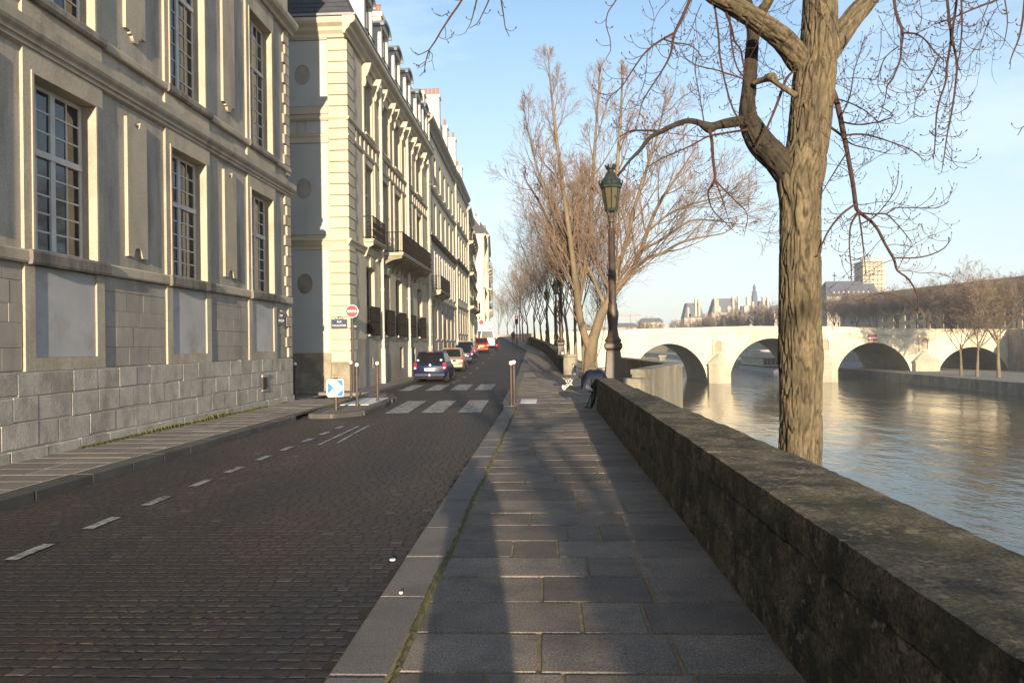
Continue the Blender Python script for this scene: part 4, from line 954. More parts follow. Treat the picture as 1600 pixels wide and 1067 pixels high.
BR = thing('stone_bridge', 'pale sunlit stone bridge with round arches crossing the river', 'bridge', (40, 145, -6))
YB, DB = 145.0, 21.0
arches = [(23.85, 7.3, 1.5), (43.55, 8.15, 2.25), (62.75, 7.2, 1.15), (81.35, 6.8, .05)]
TOP = [(-12, 3.6), (0, 4.0), (14.3, 4.37), (38.5, 4.68), (53.6, 4.4), (69.1, 3.7), (88.2, 3.35), (120, 3.3)]
def za(x, a):
    c, h, cr = a; t = max(0, 1 - ((x - c) / h) ** 2); s0 = -6.5; return s0 + (cr - s0) * math.sqrt(t)
fb_ = MB(); bb_ = MB(); so = MB()
xs = [-12.]
for a in arches:
    for i in range(25): xs.append(a[0] - a[1] * math.cos(math.pi * i / 24))
xs.append(88.2)
for x, x2 in zip(xs, xs[1:]):
    m_ = (x + x2) / 2; ar = next((a for a in arches if abs(m_ - a[0]) < a[1]), None)
    zl, zr = (za(x, ar), za(x2, ar)) if ar else (-7.5, -7.5); tl, tr = lin(TOP, x) - 1.1, lin(TOP, x2) - 1.1
    if ar and x == ar[0] - ar[1]: zl = -6.5
    fb_.quad((x, YB, zl), (x2, YB, zr), (x2, YB, tr), (x, YB, tl)); bb_.quad((x2, YB + DB, zr), (x, YB + DB, zl), (x, YB + DB, tl), (x2, YB + DB, tr))
    if ar: so.quad((x2, YB, zr), (x, YB, zl), (x, YB + DB, zl), (x2, YB + DB, zr))
for a in arches:
    for sg in (-1, 1): x = a[0] + sg * a[1]; so.quad((x, YB, -7.5), (x, YB + DB, -7.5), (x, YB + DB, -6.5), (x, YB, -6.5))
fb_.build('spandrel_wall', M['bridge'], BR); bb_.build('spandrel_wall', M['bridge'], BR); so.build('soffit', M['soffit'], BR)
for a in arches:
    for i in range(26):       # ring of voussoirs
        t0, t1 = math.pi * i / 26 + .004, math.pi * (i + 1) / 26 - .004; c, h, cr = a; q = []
        for off in (.0, .75):
            for t in (t0, t1): q.append((c - (h + off) * math.cos(t), -6.5 + (cr + 6.5 + off) * math.sin(t)))
        poly = [q[0], q[2], q[3], q[1]]; k = MB(); k.prism(poly, YB - .05, YB + .02, 0, lambda x, z, y: (x, y, z)); k.build('voussoir', M['bridge'], BR)
pa = MB(); pb = MB(); pc_ = MB(); stc = MB(); dk = MB()
pts = frange(-12, 119, 3)
for x, x2 in zip(pts, pts[1:]):
    t, t2 = lin(TOP, x), lin(TOP, x2)
    for mbb, y0, y1, za_, zb_ in ((pa, YB + .02, YB + .45, -.95, -.16), (pc_, YB - .06, YB + .52, -.155, 0), (stc, YB - .22, YB + .5, -1.28, -.955), (pb, YB + DB - .5, YB + DB, -1.1, 0), (dk, YB + .4, YB + DB - .4, -1.6, -1.05)):
        mbb.hexa([(x, y0, t + za_), (x2, y0, t2 + za_), (x2, y1, t2 + za_), (x, y1, t + za_), (x, y0, t + zb_), (x2, y0, t2 + zb_), (x2, y1, t2 + zb_), (x, y1, t + zb_)])
pa.build('parapet', M['bridge'], BR); pb.build('parapet', M['bridge'], BR); pc_.build('coping', M['bridge'], BR); stc.build('string_course', M['bridge'], BR); dk.build('deck', M['asphalt'], BR)
for a, b in zip(arches, arches[1:]):      # piers, cutwaters and niches
    x0, x1 = a[0] + a[1], b[0] - b[1]; xc = (x0 + x1) / 2; last = b is arches[-1]
    k = MB(); z1 = -2.7; base = [(x0 + .05, YB), (x0 + .05, YB - 1.3), (xc, YB - 3.4), (x1 - .05, YB - 1.3), (x1 - .05, YB)]
    n = len(base); zb_ = -8
    k.add([(x, y, zb_) for x, y in base] + [(x, y, z1) for x, y in base], [(i, (i + 1) % n, n + (i + 1) % n, n + i) for i in range(n)]); k.build('cutwater', M['bridge'], BR)
    k = MB(); grow = [(xc + (x - xc) * 1.06, YB if y == YB else YB + (y - YB) * 1.05) for x, y in base]
    k.add([(x, y, z1) for x, y in grow] + [(x, y, z1 + .18) for x, y in grow] + [(xc, YB - .1, -.35)], [tuple(range(n - 1, -1, -1))] + [(i, (i + 1) % n, n + (i + 1) % n, n + i) for i in range(n)] + [(n + i, n + (i + 1) % n, 2 * n) for i in range(n)]); k.build('cutwater_cap', M['bridge'], BR)
    k = MB()
    for xx, sg in ((xc - 1.0, 1), (xc + .62, 1)): k.box(xx, xx + .38, YB - .28, YB + .01, -.3, 2.0)
    k.box(xc - 1.15, xc + 1.15, YB - .4, YB + .01, 2.0, 2.4); k.box(xc - 1.1, xc + 1.1, YB - .35, YB + .01, -.55, -.3)
    k.prism([(xc - .62, 1.5), (xc - .62, 2.0), (xc + .62, 2.0), (xc + .62, 1.5), (xc + .45, 1.8), (xc, 1.95), (xc - .45, 1.8)], YB - .28, YB, 0, lambda x, z, y: (x, y, z)); k.build('niche', M['bridge'], BR)
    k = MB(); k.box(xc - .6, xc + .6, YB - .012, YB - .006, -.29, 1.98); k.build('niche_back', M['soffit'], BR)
k = MB(); k.box(20.2, 21.2, YB - 12, YB - 11.2, -6, -.9); k.box(20.0, 21.4, YB - 12.2, YB - 11, -.9, -.5); tag(k.build('mooring_pillar', M['quay'], org=(20.7, YB - 11.6, -6)), 'small square stone pillar standing below the left arch of the bridge', 'pillar')
# navigation sign on the third arch
sg = thing('river_sign', 'red and white striped navigation sign over the third bridge arch', 'sign', (62.65, YB - .1, 2.0))
for z0, z1, m_ in ((1.55, 1.85, 'signred'), (1.85, 2.2, 'signwhite'), (2.2, 2.52, 'signred')):
    k = MB(); k.box(61.85, 63.45, YB - .14, YB - .08, z0, z1); k.build('stripe', M[m_], sg)
# lamps of the bridge
def bridge_lamp(x, y, zb, lab):
    t = thing('bridge_lamp', lab, 'lamp', (x, y, zb), 'lamps on the bridge')
    k = MB(); k.lathe([(.22, 0), (.22, .5), (.1, .7), (.06, 1), (.05, 3.0), (.09, 3.05)], (x, y, zb), 8); k.build('post', M['rust'], t)
    k = MB(); k.lathe([(.12, 3.05), (.22, 3.5), (.24, 3.55)], (x, y, zb), 6); k.build('lantern', M['lantern'], t)
    k = MB(); k.lathe([(.28, 3.55), (.14, 3.75), (.05, 3.9)], (x, y, zb), 6); k.build('cap', M['green_iron'], t)
for i, (x, lab) in enumerate(((28.2, 'old lamp on the bridge farthest left over the left arch'), (37.8, 'old lamp on the bridge parapet above the first niche'), (42.3, 'old lamp on the bridge just left of the near tree trunk'), (73.5, 'old lamp on the bridge behind the branches right of the striped sign'))):
    bridge_lamp(x, YB + .9, lin(TOP, x) - 1.1, lab)

# ------------------------------------------------------------------ things far off
BT = thing('river_boat', 'pale two deck river boat moored beyond the second arch of the bridge', 'boat', (58.5, 203, -6.2))
k = MB(); hull = [(56.2, 186), (58.5, 183.5), (60.8, 186), (61, 218), (59.8, 222), (57.2, 222), (56, 218)]
k.prism(hull, -6.6, -5.0, 0); k.build('hull', M['zinc'], BT)
k = MB(); k.box(55.9, 61.1, 186, 219, -5.0, -4.8); k.build('deck', M['dark'], BT)
k = MB(); k.box(56.4, 60.6, 196, 217, -4.78, -2.6); k.build('cabin', M['farwall'], BT)
for i in range(11):
    k = MB(); k.box(56.36, 56.4, 197 + i * 1.75, 198 + i * 1.75, -4.4, -3.0); k.build('window', M['darkglass'], BT)
    if i < 4: k = MB(); k.box(56.8 + i, 57.5 + i, 195.94, 196, -4.4, -3.0); k.build('window', M['darkglass'], BT)
k = MB(); k.box(56.1, 60.9, 194, 218, -2.58, -2.4); k.box(57, 60, 200, 212, -2.4, -.6); k.build('upper_deck', M['farwall'], BT)
k = MB()
for y in frange(194, 218, 2): k.box(56.15, 56.2, y, y + .05, -2.4, -1.4)
k.box(56.15, 56.2, 194, 218, -1.4, -1.34); k.build('railing', M['zinc'], BT)
CH = thing('church', 'far church with a grey roof and a tall tower wrapped in scaffolding', 'church', (120, 300, 2))
k = MB(); k.box(110.5, 131, 296, 312, 2, 18.9); k.build('wall', M['farwall'], CH)
k = MB(); k.hexa([(110, 295.6, 18.9), (131, 295.6, 18.9), (131, 312, 18.9), (110, 312, 18.9), (113, 303.5, 25.4), (131, 303.5, 25.4), (131, 304, 25.4), (113, 304, 25.4)]); k.build('roof', M['farslate'], CH)
for i in range(8):
    k = MB(); k.box(113.5 + i * 1.9, 114.1 + i * 1.9, 297.3, 298.5, 20.2, 20.9); k.build('skylight', M['farwall'], CH)
k = MB(); k.box(116.4, 116.6, 303.6, 303.8, 25.4, 29); k.box(115.7, 117.3, 303.6, 303.8, 27.6, 27.9); k.build('cross', M['dark'], CH)
k = MB(); k.box(127.8, 135.8, 303, 312, 2, 33.4); k.build('tower', M['farwall'], CH)
k = MB()
for z in frange(19, 34.6, 1.8):
    k.box(127.0, 136.6, 301.8, 302.1, z, z + .28); k.box(127.0, 127.3, 301.8, 312, z, z + .22)
for x in frange(127.0, 136.4, 1.6): k.box(x, x + .16, 301.7, 301.9, 12, 35.2)
k.build('scaffolding', M['scaff'], CH)
k = MB(); k.box(139, 160, 300, 315, 2, 18.5); k.hexa([(139, 300, 18.5), (160, 300, 18.5), (160, 315, 18.5), (139, 315, 18.5), (140, 307, 21), (160, 307, 21), (160, 308, 21), (140, 308, 21)]); k.build('apse', M['farwall'], CH)
TH = thing('city_hall', 'distant grand town hall with steep slate pavilion roofs, chimneys and a thin belfry', 'town hall', (110, 480, 2))
def pavilion(x0, x1, ze, zt, ins=2.0):
    k = MB(); k.box(x0, x1, 480, 492, 2, ze); k.build('wall', M['farwall'], TH)
    k = MB(); k.hexa([(x0, 479.6, ze), (x1, 479.6, ze), (x1, 492, ze), (x0, 492, ze), (x0 + ins, 481.6, zt), (x1 - ins, 481.6, zt), (x1 - ins, 490, zt), (x0 + ins, 490, zt)]); k.build('roof', M['farslate'], TH)
pavilion(89, 101.5, 17.5, 27.0, 2.2); pavilion(101.5, 107, 14, 17, .5); pavilion(106.5, 124.5, 20.5, 29.5, 2.6); pavilion(124.5, 150, 19, 24.5, 1.5); pavilion(135, 146, 19, 27.5, 2.5)
for x, z0, z1 in ((95.8, 18, 29.5), (98.0, 18, 29), (91, 17, 24), (108.2, 20, 30), (109.6, 20, 29), (119.6, 21, 30.5), (123, 21, 30.5), (128.7, 20, 30.3), (132, 20, 27), (138.6, 20, 30.0), (141.5, 20, 29.5)):
    k = MB(); k.box(x, x + 1.3, 479.2, 481.5, z0, z1); k.build('chimney', M['farwall'], TH)
for x in (111, 117.5, 128, 140):
    k = MB(); k.box(x - 1.2, x + 1.2, 478.9, 480, 20, 23.2); k.prism([(x - 1.5, 23.2), (x + 1.5, 23.2), (x, 25)], 478.8, 480, 0, lambda a, z, y: (a, y, z)); k.build('gable', M['farwall'], TH)
k = MB(); k.box(133.2, 136.2, 482, 485, 22, 31); k.lathe([(1.6, 31), (1.5, 33), (1.7, 33.2), (1.0, 34), (.9, 36.5), (1.1, 36.7), (.5, 37.5), (.1, 39)], (134.7, 483.5, 0), 8); k.build('belfry', M['farslate'], TH)
LB = []
F10, H10, _ = row_house('long_block', 'long pale block with a brown roof among the bare trees on the far bank', (90.5, 232), (112, 120), 2.1, 12.6, ((3.6, 5.6), (6.6, 8.4), (9.4, 11.2)), 24, 2.2, 'farwall', strings=((6.1, .12),), roof_h=2.6, seedv=21, pipes=False, depth=14)
for o in list(H10.children):
    if o.name.startswith('roof'): o.data.materials[0] = M['roof']
for i, (x0, x1, y, z0, z1, nm) in enumerate(((48, 62, 505, 1.5, 12.5, 'pale low distant building left of the far trees beyond the bridge'), (66, 82, 520, 1.5, 16, 'pale distant building peeping over the far trees left of the town hall'), (140, 178, 420, 2, 15, 'pale distant building behind the trees near the trunk'))):
    t = thing('distant_building', nm, 'building', (x0, y, z0)); k = MB(); k.box(x0, x1, y, y + 12, z0, z1); k.build('wall', M['farwall'], t)
    k = MB(); k.hexa([(x0 - .4, y - .4, z1), (x1 + .4, y - .4, z1), (x1 + .4, y + 12, z1), (x0 - .4, y + 12, z1), (x0 + 2, y + 3, z1 + 3), (x1 - 2, y + 3, z1 + 3), (x1 - 2, y + 9, z1 + 3), (x0 + 2, y + 9, z1 + 3)]); k.build('roof', M['farslate'], t)
    n = int((x1 - x0) / 3)
    for q in range(n):
        for z in frange(z0 + 3, z1 - 3, 3.4): k = MB(); k.box(x0 + 1 + q * 3, x0 + 2.2 + q * 3, y - .03, y, z, z + 1.9); k.build('window', M['darkglass'], t)
CR = thing('tower_crane', 'far pale red tower crane above the rooftops beyond the bridge', 'crane', (80, 700, 0))
k = MB(); k.box(79.4, 80.2, 700, 700.8, 0, 29); k.build('mast', M['pot'], CR); k = MB(); k.box(64, 90, 700.2, 700.6, 27.4, 28.0); k.tube([(80, 700.4, 31), (66, 700.4, 28)], .12, 3); k.tube([(80, 700.4, 31), (89, 700.4, 28)], .12, 3); k.build('jib', M['pot'], CR)

NEAR_TRUNK = [(3.057,9.3,-3.413,0.2816),(3.08,9.3,-1.994,0.2655),(3.097,9.3,-0.89,0.2574),(3.115,9.3,0.216,0.2494),(3.13,9.3,0.69,0.2454),(3.138,9.3,1.165,0.2454),(3.143,9.3,1.481,0.2615),(3.139,9.3,1.718,0.2494),(3.15,9.3,2.431,0.2413),(3.169,9.3,3.143,0.2413),(3.174,9.3,3.46,0.2454),(3.169,9.3,3.658,0.2655),(3.211,9.3,3.84,0.2574),(3.27,9.3,4.131,0.2413),(3.324,9.3,4.566,0.2454),(3.369,9.3,4.961,0.2494),(3.403,9.3,5.158,0.2253),(3.432,9.3,5.514,0.2092),(3.454,9.3,5.91,0.1971),(3.487,9.3,6.544,0.177),(3.526,9.3,7.495,0.1448),(3.575,9.3,8.605,0.1046)]
NEAR_LIMBS = [[(3.208,9.3,5.125,0.1529),(2.937,9.1,5.337,0.1338),(2.614,8.9,5.472,0.1155),(2.265,8.7,5.583,0.1054),(1.964,8.5,5.649,0.0956),(1.534,8.3,5.813,0.079),(0.951,8.1,6.21,0.0631),(0.256,7.9,6.673,0.0478)],[(3.465,9.3,5.156,0.1448),(3.716,9.433,5.481,0.1306),(3.973,9.567,5.812,0.1241),(4.25,9.7,6.134,0.1175),(4.627,9.833,6.701,0.1021),(5.114,9.967,7.514,0.0776),(5.613,10.1,8.429,0.0524)],[(3.115,9.3,3.683,0.2011),(2.925,9.33,3.934,0.1695),(2.734,9.36,4.154,0.1619),(2.619,9.39,4.374,0.1381),(2.575,9.42,4.561,0.1059),(2.604,9.45,4.877,0.0858),(2.65,9.48,5.292,0.0779),(2.68,9.51,5.628,0.0699),(2.629,9.54,5.97,0.0619),(2.579,9.57,6.395,0.0538),(2.516,9.6,7.071,0.0415)],[(2.568,9.4,4.475,0.0691),(2.325,9.318,4.425,0.0645),(2.132,9.236,4.366,0.0519),(2.035,9.155,4.321,0.0673),(1.918,9.073,4.355,0.0392),(1.749,8.991,4.366,0.0327),(1.581,8.909,4.3,0.0308),(1.415,8.827,4.205,0.0305),(1.251,8.745,4.103,0.0242),(1.127,8.664,3.942,0.021),(1.004,8.582,3.813,0.0163),(0.847,8.5,3.613,0.0118)],[(2.626,9.3,4.904,0.0322),(2.73,9.2,4.913,0.0398),(2.785,9.1,4.899,0.059),(2.806,9.0,4.793,0.0311),(2.864,8.9,4.695,0.0308),(2.978,8.8,4.567,0.0343)],[(2.701,9.3,5.714,0.0644),(2.728,9.2,5.779,0.0637),(2.769,9.1,5.841,0.0551),(2.842,9.0,6.1,0.0389)],[(3.607,9.5,4.961,0.0493),(3.679,9.45,4.724,0.0425),(3.711,9.4,4.467,0.0407),(3.727,9.35,4.252,0.0404),(3.756,9.3,3.96,0.0338),(3.792,9.25,3.593,0.032),(3.799,9.2,3.348,0.0334),(3.807,9.15,3.26,0.0285),(3.928,9.1,3.133,0.0236),(3.995,9.05,3.008,0.0219),(4.066,9.0,2.808,0.0202),(4.13,8.95,2.648,0.0201),(4.142,8.9,2.507,0.0169),(4.213,8.85,2.433,0.0145),(4.274,8.8,2.316,0.0122),(4.305,8.75,2.141,0.0098),(4.241,8.7,1.955,0.0068)]]
NEAR_TWIGS = [[(1.411,8.8,4.197,0.0228),(1.181,8.767,4.201,0.019),(1.027,8.733,4.188,0.0151),(0.896,8.7,4.115,0.0105)],[(2.012,9.05,4.268,0.0329),(2.033,9.019,4.127,0.0312),(2.038,8.988,3.887,0.028),(2.05,8.956,3.633,0.0248),(1.965,8.925,3.514,0.017),(1.964,8.894,3.37,0.0154),(2.008,8.863,3.249,0.0115),(2.111,8.831,3.128,0.0092),(2.213,8.8,3.007,0.0069)],[(2.014,8.8,3.6,0.0152),(2.069,8.7,3.367,0.0113),(2.1,8.6,3.163,0.0074)],[(2.014,8.8,3.6,0.0152),(2.268,8.85,3.355,0.0115),(2.392,8.9,3.247,0.0077),(2.426,8.95,3.141,0.0062),(2.391,9.0,2.957,0.0047)],[(2.554,9.3,4.326,0.0201),(2.279,9.14,4.255,0.019),(1.995,8.98,4.171,0.0155),(1.711,8.82,4.005,0.0137),(1.42,8.66,3.859,0.0112),(1.175,8.5,3.7,0.0081)],[(3.046,9.1,4.961,0.0205),(2.94,9.06,4.849,0.0251),(2.824,9.02,4.568,0.025),(2.733,8.98,4.366,0.0218),(2.62,8.94,4.143,0.017),(2.516,8.9,3.99,0.0123)],[(1.619,7.7,5.495,0.03),(1.543,7.667,5.25,0.0265),(1.436,7.633,5.008,0.0264),(1.349,7.6,4.833,0.023),(1.322,7.567,4.69,0.0196),(1.283,7.533,4.568,0.0163),(1.179,7.5,4.39,0.013),(1.056,7.467,4.208,0.0116),(0.986,7.433,4.071,0.009),(0.955,7.4,3.934,0.0058)],[(1.35,7.6,4.853,0.0184),(1.225,7.557,4.774,0.0163),(1.121,7.514,4.695,0.015),(1.018,7.471,4.591,0.0129),(0.882,7.429,4.393,0.0116),(0.793,7.386,4.252,0.0102),(0.68,7.343,4.146,0.0083),(0.612,7.3,4.039,0.0057)],[(1.239,7.6,4.798,0.0131),(1.351,7.65,4.775,0.0119),(1.51,7.7,4.77,0.01),(1.617,7.75,4.721,0.008),(1.679,7.8,4.638,0.0061)],[(0.818,7.3,5.261,0.0126),(0.739,7.283,5.067,0.0101),(0.654,7.267,4.937,0.0082),(0.632,7.25,4.805,0.0075),(0.666,7.233,4.672,0.0069),(0.669,7.217,4.54,0.0062),(0.623,7.2,4.46,0.005)],[(1.943,8.5,5.737,0.0221),(1.978,8.567,5.621,0.0193),(2.039,8.633,5.279,0.0187),(2.072,8.7,5.008,0.0173),(2.143,8.767,4.731,0.0159),(2.244,8.833,4.448,0.016),(2.371,8.9,4.276,0.0154)],[(2.094,8.6,5.559,0.0223),(2.209,8.725,5.387,0.0189),(2.283,8.85,5.249,0.0168),(2.389,8.975,5.181,0.0148),(2.464,9.1,4.917,0.0118)],[(2.191,8.7,5.526,0.0151),(2.213,8.75,5.248,0.0151),(2.266,8.8,5.003,0.0137),(2.33,8.85,4.891,0.0122),(2.417,8.9,4.83,0.0108)],[(2.389,8.8,4.773,0.0129),(2.045,8.75,4.878,0.0114),(1.813,8.7,4.919,0.0098),(1.657,8.65,5.002,0.0075),(1.591,8.6,5.095,0.006)],[(1.898,8.8,4.297,0.0122),(1.844,8.767,4.589,0.0106),(1.796,8.733,4.842,0.0083),(1.8,8.7,5.054,0.0068)],[(3.745,9.0,3.235,0.0156),(3.761,8.975,3.039,0.0155),(3.77,8.95,2.845,0.0139),(3.772,8.925,2.69,0.0093),(3.78,8.9,2.461,0.0069)],[(3.744,9.0,3.212,0.0202),(3.629,8.925,3.072,0.017),(3.573,8.85,2.836,0.0122),(3.56,8.775,2.528,0.0106),(3.527,8.7,2.373,0.0068)],[(3.701,9.0,3.312,0.0202),(3.559,9.025,3.205,0.0195),(3.415,9.05,3.02,0.0172),(3.331,9.075,2.833,0.0141),(3.301,9.1,2.759,0.011)],[(4.061,8.8,2.647,0.0137),(4.252,8.7,2.632,0.012),(4.381,8.6,2.654,0.0112),(4.472,8.5,2.712,0.0088),(4.49,8.4,2.791,0.0058)],[(3.744,9.0,3.219,0.0156),(3.88,8.9,3.176,0.0139),(3.982,8.8,3.156,0.0122),(4.114,8.7,2.951,0.009),(4.171,8.6,2.789,0.006)],[(3.982,8.8,3.156,0.0114),(4.058,8.725,3.215,0.0098),(4.237,8.65,3.197,0.0082),(4.448,8.575,3.179,0.0074),(4.536,8.5,3.235,0.0051)],[(3.772,9.0,3.081,0.014),(3.912,8.975,3.15,0.0116),(4.052,8.95,3.31,0.0093),(4.154,8.925,3.477,0.0077),(4.175,8.9,3.659,0.0054)],[(3.667,9.2,4.195,0.0191),(3.857,9.16,4.195,0.0166),(4.029,9.12,4.14,0.0142),(4.235,9.08,4.046,0.0118),(4.402,9.04,3.954,0.0094),(4.529,9.0,3.811,0.0054)],[(3.639,9.2,4.368,0.0159),(3.785,9.075,4.288,0.0141),(3.994,8.95,4.283,0.0116),(4.085,8.825,4.318,0.0092),(3.863,8.7,4.396,0.0068)],[(3.671,9.3,4.437,0.0161),(3.812,9.35,4.727,0.0129),(3.892,9.4,5.061,0.0106),(3.996,9.45,5.317,0.0082),(4.075,9.5,5.537,0.0058)],[(3.636,9.3,4.676,0.0161),(3.798,9.375,4.656,0.013),(4.023,9.45,4.577,0.0114),(4.211,9.525,4.45,0.0082),(4.29,9.6,4.348,0.0058)],[(3.528,9.5,4.462,0.0247),(3.704,9.45,4.297,0.0213),(3.839,9.4,4.143,0.013),(4.012,9.35,4.07,0.0097),(4.221,9.3,3.988,0.0064)],[(3.654,9.1,3.951,0.0142),(3.482,9.1,3.684,0.0118),(3.365,9.1,3.494,0.0094)],[(3.845,8.3,5.606,0.0244),(3.86,8.278,5.454,0.0229),(3.874,8.256,5.268,0.0229),(3.928,8.233,5.047,0.0214),(3.901,8.211,4.864,0.0178),(3.875,8.189,4.717,0.0156),(3.787,8.167,4.524,0.0127),(3.715,8.144,4.428,0.0106),(3.682,8.122,4.284,0.0084),(3.615,8.1,4.107,0.0063)],[(3.912,8.2,5.019,0.0156),(3.998,8.1,4.967,0.014),(4.047,8.0,4.863,0.0125),(4.08,7.9,4.713,0.0109),(4.135,7.8,4.56,0.0094)],[(3.876,8.2,4.881,0.0113),(3.75,8.225,4.784,0.0092),(3.69,8.25,4.641,0.0079),(3.678,8.275,4.475,0.0064),(3.756,8.3,4.376,0.005)],[(4.168,7.8,5.384,0.0229),(4.172,7.789,5.18,0.0216),(4.187,7.778,4.911,0.0202),(4.192,7.767,4.775,0.0188),(4.143,7.756,4.509,0.0168),(4.115,7.744,4.31,0.0147),(4.062,7.733,4.176,0.0134),(4.015,7.722,4.011,0.0134),(3.994,7.711,3.845,0.0107),(3.972,7.7,3.582,0.0073)],[(4.296,7.8,5.379,0.0202),(4.262,7.778,5.172,0.0195),(4.214,7.756,4.934,0.0181),(4.186,7.733,4.761,0.0167),(4.214,7.711,4.49,0.016),(4.179,7.689,4.223,0.0146),(4.125,7.667,3.958,0.0133),(4.072,7.644,3.758,0.0106),(4.025,7.622,3.528,0.0086),(3.992,7.6,3.395,0.0053)],[(4.266,7.7,5.266,0.016),(4.25,7.675,5.124,0.0146),(4.238,7.65,4.854,0.0126),(4.201,7.625,4.587,0.0099),(4.16,7.6,4.45,0.0066)],[(4.13,7.9,4.631,0.0123),(4.043,7.875,4.458,0.0109),(3.93,7.85,4.286,0.0088),(3.851,7.825,4.147,0.0068),(3.823,7.8,3.975,0.0054)],[(4.82,7.7,5.194,0.0173),(4.722,7.8,5.179,0.0148),(4.489,7.9,5.121,0.0137),(4.314,8.0,5.07,0.0125),(4.201,8.1,5.063,0.0077)],[(4.64,7.3,4.997,0.0164),(4.597,7.275,4.742,0.0151),(4.542,7.25,4.549,0.0125),(4.465,7.225,4.389,0.01),(4.419,7.2,4.29,0.0056)],[(4.318,7.3,5.009,0.0095),(4.299,7.3,4.917,0.0082),(4.237,7.3,4.765,0.0069),(4.216,7.3,4.63,0.0051)],[(4.327,7.1,4.854,0.0086),(4.347,7.1,4.644,0.0074),(4.308,7.1,4.435,0.0055),(4.273,7.1,4.389,0.0037)],[(4.539,7.1,3.711,0.008),(4.463,7.1,3.653,0.0061),(4.421,7.1,3.582,0.0043)],[(-0.623,7.2,5.359,0.0187),(-0.771,7.2,5.082,0.0162),(-0.88,7.2,4.929,0.0143),(-0.977,7.2,4.788,0.0131),(-1.041,7.2,4.683,0.0118),(-1.099,7.2,4.603,0.0106),(-1.139,7.2,4.479,0.0087),(-1.153,7.2,4.391,0.0062),(-1.204,7.2,4.342,0.0044)],[(-0.579,7.2,5.295,0.0149),(-0.629,7.225,5.089,0.0125),(-0.664,7.25,4.975,0.0094),(-0.7,7.275,4.874,0.0063),(-0.755,7.3,4.797,0.0044)],[(-0.46,7.3,5.34,0.0126),(-0.509,7.325,5.15,0.0114),(-0.577,7.35,5.017,0.0089),(-0.645,7.375,4.915,0.0064),(-0.725,7.4,4.884,0.0038)],[(-0.404,7.2,5.257,0.0137),(-0.388,7.2,5.069,0.0118),(-0.366,7.2,4.911,0.0093),(-0.349,7.2,4.785,0.0069),(-0.312,7.2,4.703,0.005)],[(-1.084,7.1,4.563,0.0074),(-1.184,7.1,4.517,0.0061),(-1.24,7.1,4.543,0.0049),(-1.271,7.1,4.588,0.0037)],[(-1.09,7.1,4.557,0.0068),(-1.054,7.1,4.512,0.0055),(-1.061,7.1,4.457,0.0049),(-1.104,7.1,4.44,0.0037)],[(-1.161,7.3,4.524,0.0063),(-1.219,7.3,4.488,0.0057),(-1.283,7.3,4.515,0.0044)],[(-0.886,7.1,4.916,0.0061),(-0.961,7.1,4.881,0.0055),(-1.023,7.1,4.914,0.0043)]]
SECOND_LIMBS = [[(2.264,42.0,-4.194,0.436),(2.368,42.0,-2.025,0.4178),(2.426,42.0,-0.579,0.3997),(2.443,42.0,0.579,0.3815),(2.566,42.0,1.591,0.3633),(2.793,42.0,2.311,0.3088),(3.094,42.0,3.212,0.2907),(3.391,42.0,3.822,0.2725),(3.614,42.0,4.288,0.1998),(3.746,42.0,5.914,0.1817),(3.886,42.0,8.082,0.1635),(4.062,42.0,10.25,0.1381),(4.238,42.0,12.419,0.109),(4.415,42.0,14.587,0.0799),(4.513,42.0,16.395,0.0509)],[(2.455,42.0,1.411,0.2725),(2.136,41.85,2.319,0.2534),(1.893,41.7,3.399,0.2525),(1.794,41.55,4.399,0.2336),(1.662,41.4,5.535,0.2149),(1.499,41.25,6.949,0.1784),(1.272,41.1,8.71,0.1529),(1.016,40.95,10.815,0.1275),(0.761,40.8,12.906,0.1059),(0.544,40.65,14.983,0.0774),(0.392,40.5,16.693,0.0455)],[(1.917,42.0,4.136,0.1635),(2.204,42.25,5.604,0.1535),(2.463,42.5,7.456,0.1471),(2.694,42.75,9.699,0.1331),(2.933,43.0,12.339,0.1116),(3.131,43.25,14.637,0.0823),(3.332,43.5,16.961,0.0489)],[(3.391,42.0,3.822,0.1998),(4.213,42.143,4.904,0.1896),(4.854,42.286,5.704,0.1829),(5.43,42.429,6.801,0.1542),(5.904,42.571,8.127,0.1326),(6.602,42.714,9.676,0.1109),(7.557,42.857,11.08,0.089),(8.329,43.0,12.2,0.0595)],[(4.854,42.3,5.632,0.1317),(5.72,41.94,6.411,0.1161),(6.562,41.58,6.675,0.1079),(7.46,41.22,7.178,0.0856),(8.37,40.86,7.391,0.0707),(9.499,40.5,7.524,0.0455)],[(3.539,42.0,4.109,0.1744),(3.985,41.917,5.54,0.1595),(4.576,41.833,7.322,0.1448),(5.022,41.75,9.098,0.1228),(5.572,41.667,10.863,0.1009),(6.191,41.583,12.618,0.0791),(6.665,41.5,14.368,0.0503)],[(1.68,42.0,5.228,0.1235),(1.063,42.5,6.75,0.1103),(0.43,43.0,8.31,0.0967),(-0.182,43.5,9.907,0.0828),(-0.891,44.0,11.161,0.0571)],[(1.524,42.0,6.863,0.1163),(0.778,41.5,8.431,0.1005),(0.087,41.0,10.139,0.0851),(-0.449,40.5,11.803,0.0701),(-0.898,40.0,13.772,0.045)],[(5.823,42.0,7.969,0.0945),(6.963,41.667,8.86,0.0793),(8.321,41.333,9.374,0.0644),(9.473,41.0,9.565,0.0426)],[(5.485,42.0,6.892,0.0945),(6.78,41.75,7.623,0.0795),(8.163,41.5,8.448,0.0646),(9.337,41.25,8.38,0.0464),(10.49,41.0,8.138,0.0319)],[(3.391,42.0,3.822,0.1453),(3.022,42.2,4.675,0.1387),(2.686,42.4,5.609,0.1284),(2.236,42.6,6.555,0.1106),(1.824,42.8,7.88,0.0889),(1.675,43.0,9.77,0.0595)]]

